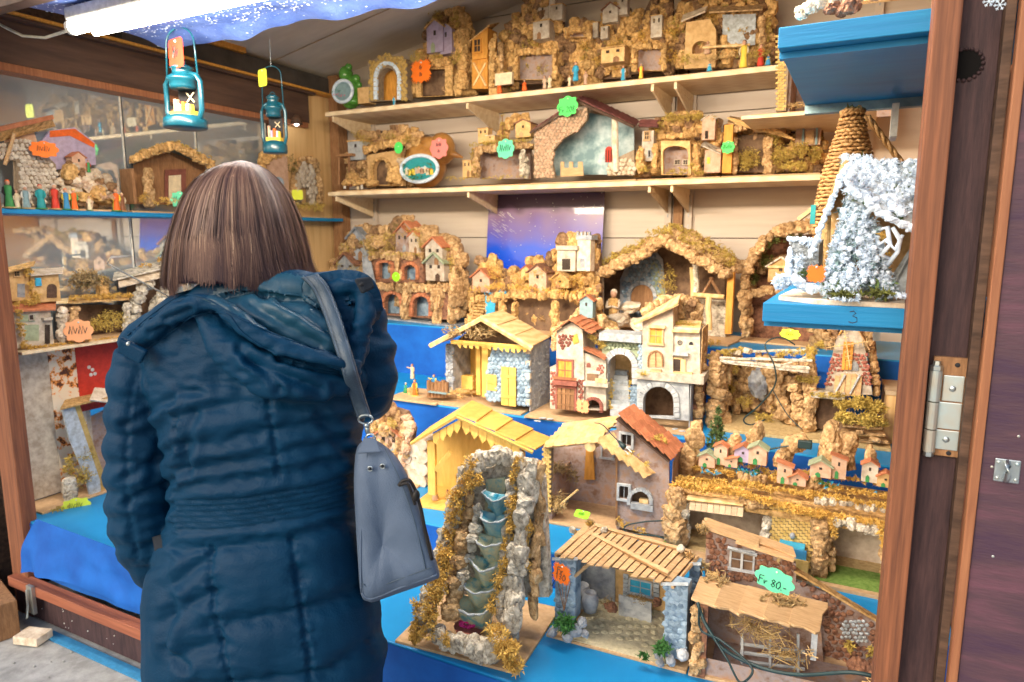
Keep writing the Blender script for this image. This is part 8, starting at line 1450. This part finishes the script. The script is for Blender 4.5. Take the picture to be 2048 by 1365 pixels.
# seam stitching of the yoke and rim, snaps, shoulder tab
for pts, nm_ in (([(255, 672), (303, 630), (362, 592), (412, 598), (467, 630), (529, 660), (590, 684), (684, 714)], 'rim_piping'), ([(292, 698), (344, 664), (389, 632), (451, 628), (488, 668), (549, 706), (631, 736), (676, 744)], 'rim_piping')):
    pp_ = smoothpath(pts, 8); m_ = M(); m_.tube([oncoat(*p, off=.0008) for p in pp_], .0016, 6); world_in(m_.out(nm_, 'coat', None, smooth=True), wm)
tb_ = M(); tb_.slab(hp(245, 672, 1.20), hp(300, 700, 1.195), hp(286, 726, 1.20), hp(240, 700, 1.21), .010); world_in(tb_.out('shoulder_tab', 'coat', None, bevel=.004), wm)
for x, y in ((257, 688), (282, 702)): m_ = M(); P = hp(x, y, 1.192); m_.ball(P, .0042); world_in(m_.out('snap', 'zinc', None, smooth=True), wm)
tb_ = M(); tb_.slab(hp(706, 560, 1.20), hp(738, 556, 1.22), hp(745, 578, 1.22), hp(722, 590, 1.20), .012); world_in(tb_.out('shoulder_tab', 'trousers', None, bevel=.004), wm)
m_ = M(); m_.ball(hp(722, 570, 1.196), .0045); world_in(m_.out('snap', 'black_p', None, smooth=True), wm)
# body under the coat: one continuous mesh
HC = hp(482, 448, 1.35); bm_ = M(); up = Vector((0, 0, 1))
bm_.ball(HC+up*.005, .076, sc=(1, 1.1, 1.2)); bm_.ball(HC+FH*.03-up*.06, .055, sc=(1, 1, 1)); bm_.ball(HC+FH*.098-up*.015, .014); bm_.ball(HC+FH*.088-up*.055, .016, sc=(1.3, .6, .5))
for g_ in (-1, 1): bm_.ball(HC+RH*g_*.082-up*.01, .022, sc=(.5, 1, 1.2)); bm_.ball(HC+FH*.088+RH*g_*.030+up*.012, .012)
NB = hp(525, 600, 1.34); bm_.tube([HC-up*.05, NB], [.055, .06], 14); hipc = Vector((base.x, base.y, .88)); chest = (NB+hipc)/2
bm_.tube([NB-up*.02, chest, hipc], [.085, .10, .12], 16); SL, SR = hp(335, 665, 1.32), hp(700, 640, 1.33); bm_.tube([SL, NB-up*.05, SR], [.05, .07, .05], 12)
hands = []
for S0, E0, W0 in ((SL, hp(286, 960, 1.33), hp(322, 1165, 1.48)), (SR, hp(730, 785, 1.42), hp(690, 815, 1.66))):
    bm_.tube([S0, E0, W0], [.045, .038, .026], 12); d_ = (W0-E0).normalized(); n_ = d_.cross(up).normalized(); pm = W0+d_*.05; bm_.tube([W0, pm, pm+d_*.03], [.024, .034, .030], 12)
    for fi in range(4): r0 = pm+d_*.02+n_*(.027-.018*fi); L_ = (.062, .070, .066, .052)[fi]; bm_.tube([r0, r0+d_*L_*.5-up*.008, r0+d_*L_*.85-up*.03], [.0095, .009, .0075], 8)
    bm_.tube([W0+d_*.02+n_*.02, W0+d_*.05+n_*.045-up*.012, W0+d_*.08+n_*.05-up*.02], [.012, .011, .009], 8)
for g_ in (-1, 1): K = hipc+RH*g_*.09; bm_.tube([K, K-up*.42+FH*.01, K-up*.80, Vector((K.x, K.y, .05))], [.09, .058, .042, .042], 14); bm_.ball(Vector((K.x, K.y, .03))+FH*.06, .04, sc=(1, 1.5, .7))
world_in(remesh(bm_, .0065, 'body', 'skin', 2), wm)
for g_ in (-1, 1):
    K = hipc+RH*g_*.095; m_ = M(); m_.tube([K, K-up*.42+FH*.01, K-up*.74], [.105, .075, .062], 16); world_in(m_.out('trouser_leg', 'trousers', None, smooth=True), wm)
    m_ = M(); A_ = Vector((K.x, K.y, 0)); m_.tube([A_+up*.24, A_+up*.08], [.06, .055], 14); world_in(m_.out('boot_shaft', 'boots', None, smooth=True), wm)
    m_ = M(); m_.tube([A_-FH*.05+up*.045, A_+FH*.06+up*.045, A_+FH*.16+up*.035, A_+FH*.20+up*.03], [.045, .05, .042, .02], 14); world_in(m_.out('boot', 'boots', None, smooth=True), wm)
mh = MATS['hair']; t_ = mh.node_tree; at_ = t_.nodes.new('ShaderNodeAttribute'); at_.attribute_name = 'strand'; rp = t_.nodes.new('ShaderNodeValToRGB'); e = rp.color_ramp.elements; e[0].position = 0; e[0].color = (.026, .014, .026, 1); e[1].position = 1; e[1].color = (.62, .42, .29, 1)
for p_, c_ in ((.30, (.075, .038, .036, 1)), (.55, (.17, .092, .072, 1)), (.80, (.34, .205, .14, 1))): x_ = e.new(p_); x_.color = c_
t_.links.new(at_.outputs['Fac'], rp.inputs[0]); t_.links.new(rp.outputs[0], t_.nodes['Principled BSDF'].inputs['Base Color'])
# hair: inner shell and many strands
prof_h = [(322, 478, 490), (328, 450, 512), (340, 425, 533), (360, 400, 553), (390, 381, 573), (425, 368, 588), (460, 358, 600), (500, 347, 611), (535, 339, 619), (565, 333, 626), (590, 330, 628)]
def hrow(y):
    for (a, b) in zip(prof_h, prof_h[1:]):
        if a[0] <= y <= b[0]: t = (y-a[0])/(b[0]-a[0]); return a[1]+(b[1]-a[1])*t, a[2]+(b[2]-a[2])*t
    return prof_h[-1][1:]
HH = 1.325
def hpt(th, y, rs=1.0):
    xl, xr = hrow(y); A_ = hp(xl, y, HH); B_ = hp(xr, y, HH); C_ = (A_+B_)/2; hw = (B_-A_).length/2*rs; hd = min(hw*.95, .118)*1.0
    return C_+RH*hw*math.cos(th)+FH*hd*math.sin(th)
ys = [322, 324, 328, 334, 342, 352, 366, 385, 410, 440, 470, 500, 530, 555]
m_ = M(); vs = []; fs = []; n_ = 40
for y in ys: vs += [hpt(2*math.pi*j/n_, y, .93)-up*.004 for j in range(n_)]
for i in range(len(ys)-1):
    for j in range(n_): fs.append((i*n_+j, i*n_+(j+1) % n_, (i+1)*n_+(j+1) % n_, (i+1)*n_+j))
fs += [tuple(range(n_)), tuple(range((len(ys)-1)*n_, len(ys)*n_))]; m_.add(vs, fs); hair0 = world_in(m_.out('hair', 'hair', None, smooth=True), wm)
def ybot(th):
    x = math.cos(th)
    return 556+(12 if x < -.55 else 0)+(2 if x > .5 else 0)-10*math.exp(-((x+.25)/.35)**2)
NS = 9000; nseg = 20; SC = np.zeros((NS, nseg+1, 2), np.float32); SV = np.zeros((NS, nseg+1, 2, 3)); 
for s_ in range(NS):
    th = U(0, 2*math.pi) if random.random() < .35 else U(-math.pi-.35, .35)
    lock = math.sin(th*17+1.5*math.sin(th*5))*.6+math.sin(th*47+2*math.sin(th*3))*.35; y0 = 322+abs(random.gauss(0, 1))*10*(random.random() < .6)+ (U(0, 120) if random.random() < .12 else 0); y1 = ybot(th)+8*noise.noise(Vector((th*6, 3, 3)))+U(-9, 8)+(random.random() < .08)*U(4, 14)+lock*11; dth = J(.05); rs = U(.955, 1.02)+lock*.012; tw_ = U(0, 6); wdt = U(.0004, .0009)
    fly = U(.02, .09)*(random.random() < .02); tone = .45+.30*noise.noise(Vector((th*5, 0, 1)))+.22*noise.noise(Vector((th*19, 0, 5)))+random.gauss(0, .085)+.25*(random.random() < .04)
    for i in range(nseg+1):
        t = i/nseg; y = y0+(y1-y0)*(t**1.35 if y0 < 345 else t); curl = -.05*max(0, (t-.86)/.14)**2*(1 if math.cos(th) < .55 else -1.2)+.03*math.sin(math.pi*min(1, t*1.15)); r_ = rs+.010*math.sin(t*7+tw_)*t+curl*(1+.5*lock)+fly*t+lock*.034*t*t; P = hpt(th+dth*t+.015*math.sin(t*5+tw_), min(y, 589), r_)
        a_ = th+1.5708; tang = RH*math.cos(a_)+FH*math.sin(a_); SC[s_, i] = tone+.16*math.exp(-((t-.42)/.18)**2)-.20*max(0, t-.75)/.25+.05*noise.noise(Vector((th*8, t*5, 2))); SV[s_, i, 0] = P-tang*wdt*(1-.5*t); SV[s_, i, 1] = P+tang*wdt*(1-.5*t)  # crown highlight painted into the strand tone as a lighter band; tips darker
idx = np.arange(NS*(nseg+1)*2).reshape(NS, nseg+1, 2); F = np.stack([idx[:, :-1, 0], idx[:, :-1, 1], idx[:, 1:, 1], idx[:, 1:, 0]], axis=-1).reshape(-1, 4)
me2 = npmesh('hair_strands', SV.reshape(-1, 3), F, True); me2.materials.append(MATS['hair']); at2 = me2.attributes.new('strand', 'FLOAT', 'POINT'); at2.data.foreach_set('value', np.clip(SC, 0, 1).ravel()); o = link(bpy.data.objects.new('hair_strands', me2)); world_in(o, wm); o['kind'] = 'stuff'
# ---------------------------------------------------------------- handbag on her right shoulder
mat('bag_leather', (.105, .150, .235), (.080, .118, .19), 8, .5, .5, 500, var=0, spec=.4, stretch=(1, 1, 1))
mat('strap_leather', (.060, .095, .14), (.045, .075, .115), 10, .42, .4, 400, var=0, spec=.5)
bg_ = thing('handbag', 'slate grey soft leather handbag hanging from the woman\'s shoulder on a wide strap', 'handbag', hp(790, 1180, 1.2))
out = [(738, 878), (752, 882), (770, 893), (790, 912), (806, 935), (822, 968), (838, 1010), (852, 1055), (866, 1105), (879, 1148), (868, 1160), (830, 1175), (790, 1189), (750, 1203), (738, 1203), (722, 1190), (716, 1120), (712, 1050), (708, 970), (712, 905), (724, 885)]
nR = len(out); cxy = (765, 1090); vs = []; fs = []; HB = 1.20; rings = [(0, .0), (.35, -.010), (.7, -.014), (.9, -.010), (1, 0.004), (1.01, .03), (1.0, .07), (.9, .085), (0, .085)]
sub = smoothpath(out+[out[0]], 4)[:-1]; nR = len(sub)
for s_, dh in rings:
    for (x, y) in sub:
        X_, Y_ = cxy[0]+(x-cxy[0])*s_, cxy[1]+(y-cxy[1])*s_; fold = .011*noise.noise(Vector((X_/28, Y_/80, 2))) if .1 < s_ < 1 and dh < .01 else 0
        vs.append(hp(X_, Y_, HB+dh+fold+max(0, (940-Y_))*.0003))
for i in range(len(rings)-1):
    for j in range(nR): fs.append((i*nR+j, i*nR+(j+1) % nR, (i+1)*nR+(j+1) % nR, (i+1)*nR+j))
m_ = M(); m_.add(vs, fs); o = world_in(m_.out('bag_body', 'bag_leather', None, smooth=True), bg_); sm = o.modifiers.new('sub', 'SUBSURF'); sm.levels = 1; sm.render_levels = 1
def lineon(pts, h, r, nm_, mt): m_ = M(); m_.tube([hp(x, y, h+max(0, 940-y)*.0003) for x, y in smoothpath(pts, 6)], r, 6); return world_in(m_.out(nm_, mt, None, smooth=True), bg_)
lineon([(724, 1186), (742, 1198), (800, 1176), (874, 1150)], HB-.004, .0022, 'bottom_piping', 'bag_leather'); lineon([(770, 898), (800, 960), (828, 1040), (852, 1140)], HB-.013, .0009, 'stitching', 'strap_leather'); lineon([(738, 885), (724, 1000), (722, 1185)], HB-.008, .0014, 'side_piping', 'bag_leather'); lineon([(726, 1168), (746, 1178), (800, 1158), (866, 1134)], HB-.013, .0009, 'stitching', 'strap_leather')
for x, y in ((740, 938), (765, 933)):
    P = hp(x, y, HB-.014); rg = M(); rg.tube([P+RH*.0042*math.cos(a*.5236)+up*.0042*math.sin(a*.5236) for a in range(13)], .0012, 6); world_in(rg.out('eyelet', 'metal', None, smooth=True), bg_); dd_ = M(); dd_.ball(P, .0028); world_in(dd_.out('eyelet_hole', 'black_p', None), bg_)
lineon([(798, 972), (806, 962), (820, 962), (832, 985), (842, 1020), (850, 1060), (864, 1120)], HB-.012, .0034, 'cord_handle', 'boots'); lineon([(802, 970), (815, 968), (824, 990), (830, 1010)], HB-.020, .003, 'cord_handle', 'boots'); m_ = M(); m_.ball(hp(832, 992, HB-.018), .0085, sc=(.8, 1, 1.3)); world_in(m_.out('knot', 'boots', None, smooth=True), bg_)
# strap lying on the coat
sp_pts = smoothpath([(618, 552), (640, 575), (662, 625), (680, 680), (697, 735), (712, 785), (729, 836)], 6); Lf = []; Rt = []
for i, (x, y) in enumerate(sp_pts):
    t = i/(len(sp_pts)-1); wv_ = 17-3*t; a0 = oncoat(x-wv_, y+3, .006); b0 = oncoat(x+wv_, y-3, .006); c0 = oncoat(x, y, .006)
    hm = min((p-CAM).dot(FH) for p in (a0, b0, c0)); hm = min(hm, 1.235); Lf.append(hm)
Lf = np.convolve(np.pad(Lf, 3, mode='edge'), np.ones(7)/7, 'valid')
vs = []; fs = []
for i, (x, y) in enumerate(sp_pts):
    t = i/(len(sp_pts)-1); wv_ = 17-3*t; h = min(Lf[i], 1.3)-.006
    for (dx, dh) in ((-1, .004), (-.85, -.001), (0, -.003), (.85, -.001), (1, .004), (0, .006)): vs.append(hp(x+dx*wv_, y-dx*4, h+dh))
n6 = 6
for i in range(len(sp_pts)-1):
    for j in range(n6): fs.append((i*n6+j, i*n6+(j+1) % n6, (i+1)*n6+(j+1) % n6, (i+1)*n6+j))
fs += [tuple(range(n6)), tuple(range((len(sp_pts)-1)*n6, len(sp_pts)*n6))]
m_ = M(); m_.add(vs, fs); world_in(m_.out('strap', 'strap_leather', None, smooth=True), bg_); hs_ = float(Lf[-1])-.008
for dx in (-12, 12):
    m_ = M(); m_.tube([hp(x+dx-t_*2*(dx > 0), y, float(Lf[min(i, len(Lf)-1)])-.0098) for i, ((x, y), t_) in enumerate(zip(sp_pts, np.linspace(0, 1, len(sp_pts))))], .0006, 4); world_in(m_.out('strap_stitching', 'bag_leather', None), bg_)
P = hp(731, 838, hs_); rg = M(); rg.tube([P+RH*.0135*math.cos(a*.5236)+up*.0085*math.sin(a*.5236)-up*.001 for a in range(13)], .0021, 8); world_in(rg.out('strap_ring', 'metal', None, smooth=True), bg_)
rg = M(); rg.tube([hp(733, 846, hs_), hp(735, 862, hs_), hp(738, 872, hs_)], [.0045, .005, .0035], 8); rg.ball(hp(734, 851, hs_), .0062); world_in(rg.out('swivel', 'metal', None, smooth=True), bg_)
P = hp(741, 880, HB+.0); rg = M(); rg.tube([P+RH*.009*math.cos(a*.5236)+up*.011*math.sin(a*.5236) for a in range(13)], .0020, 8); world_in(rg.out('bag_ring', 'metal', None, smooth=True), bg_)
rg = M(); rg.slab(hp(728, 876, HB), hp(752, 878, HB), hp(764, 905, HB-.012), (hp(716, 908, HB-.012)), .006); world_in(rg.out('ring_tab', 'bag_leather', None, bevel=.002), bg_)
for o in bpy.data.objects:
    if o.type == 'MESH' and o.data.users > 1 and 0: pass
print('objects', len(bpy.data.objects), 'tris', sum(len(m.polygons) for m in bpy.data.meshes))
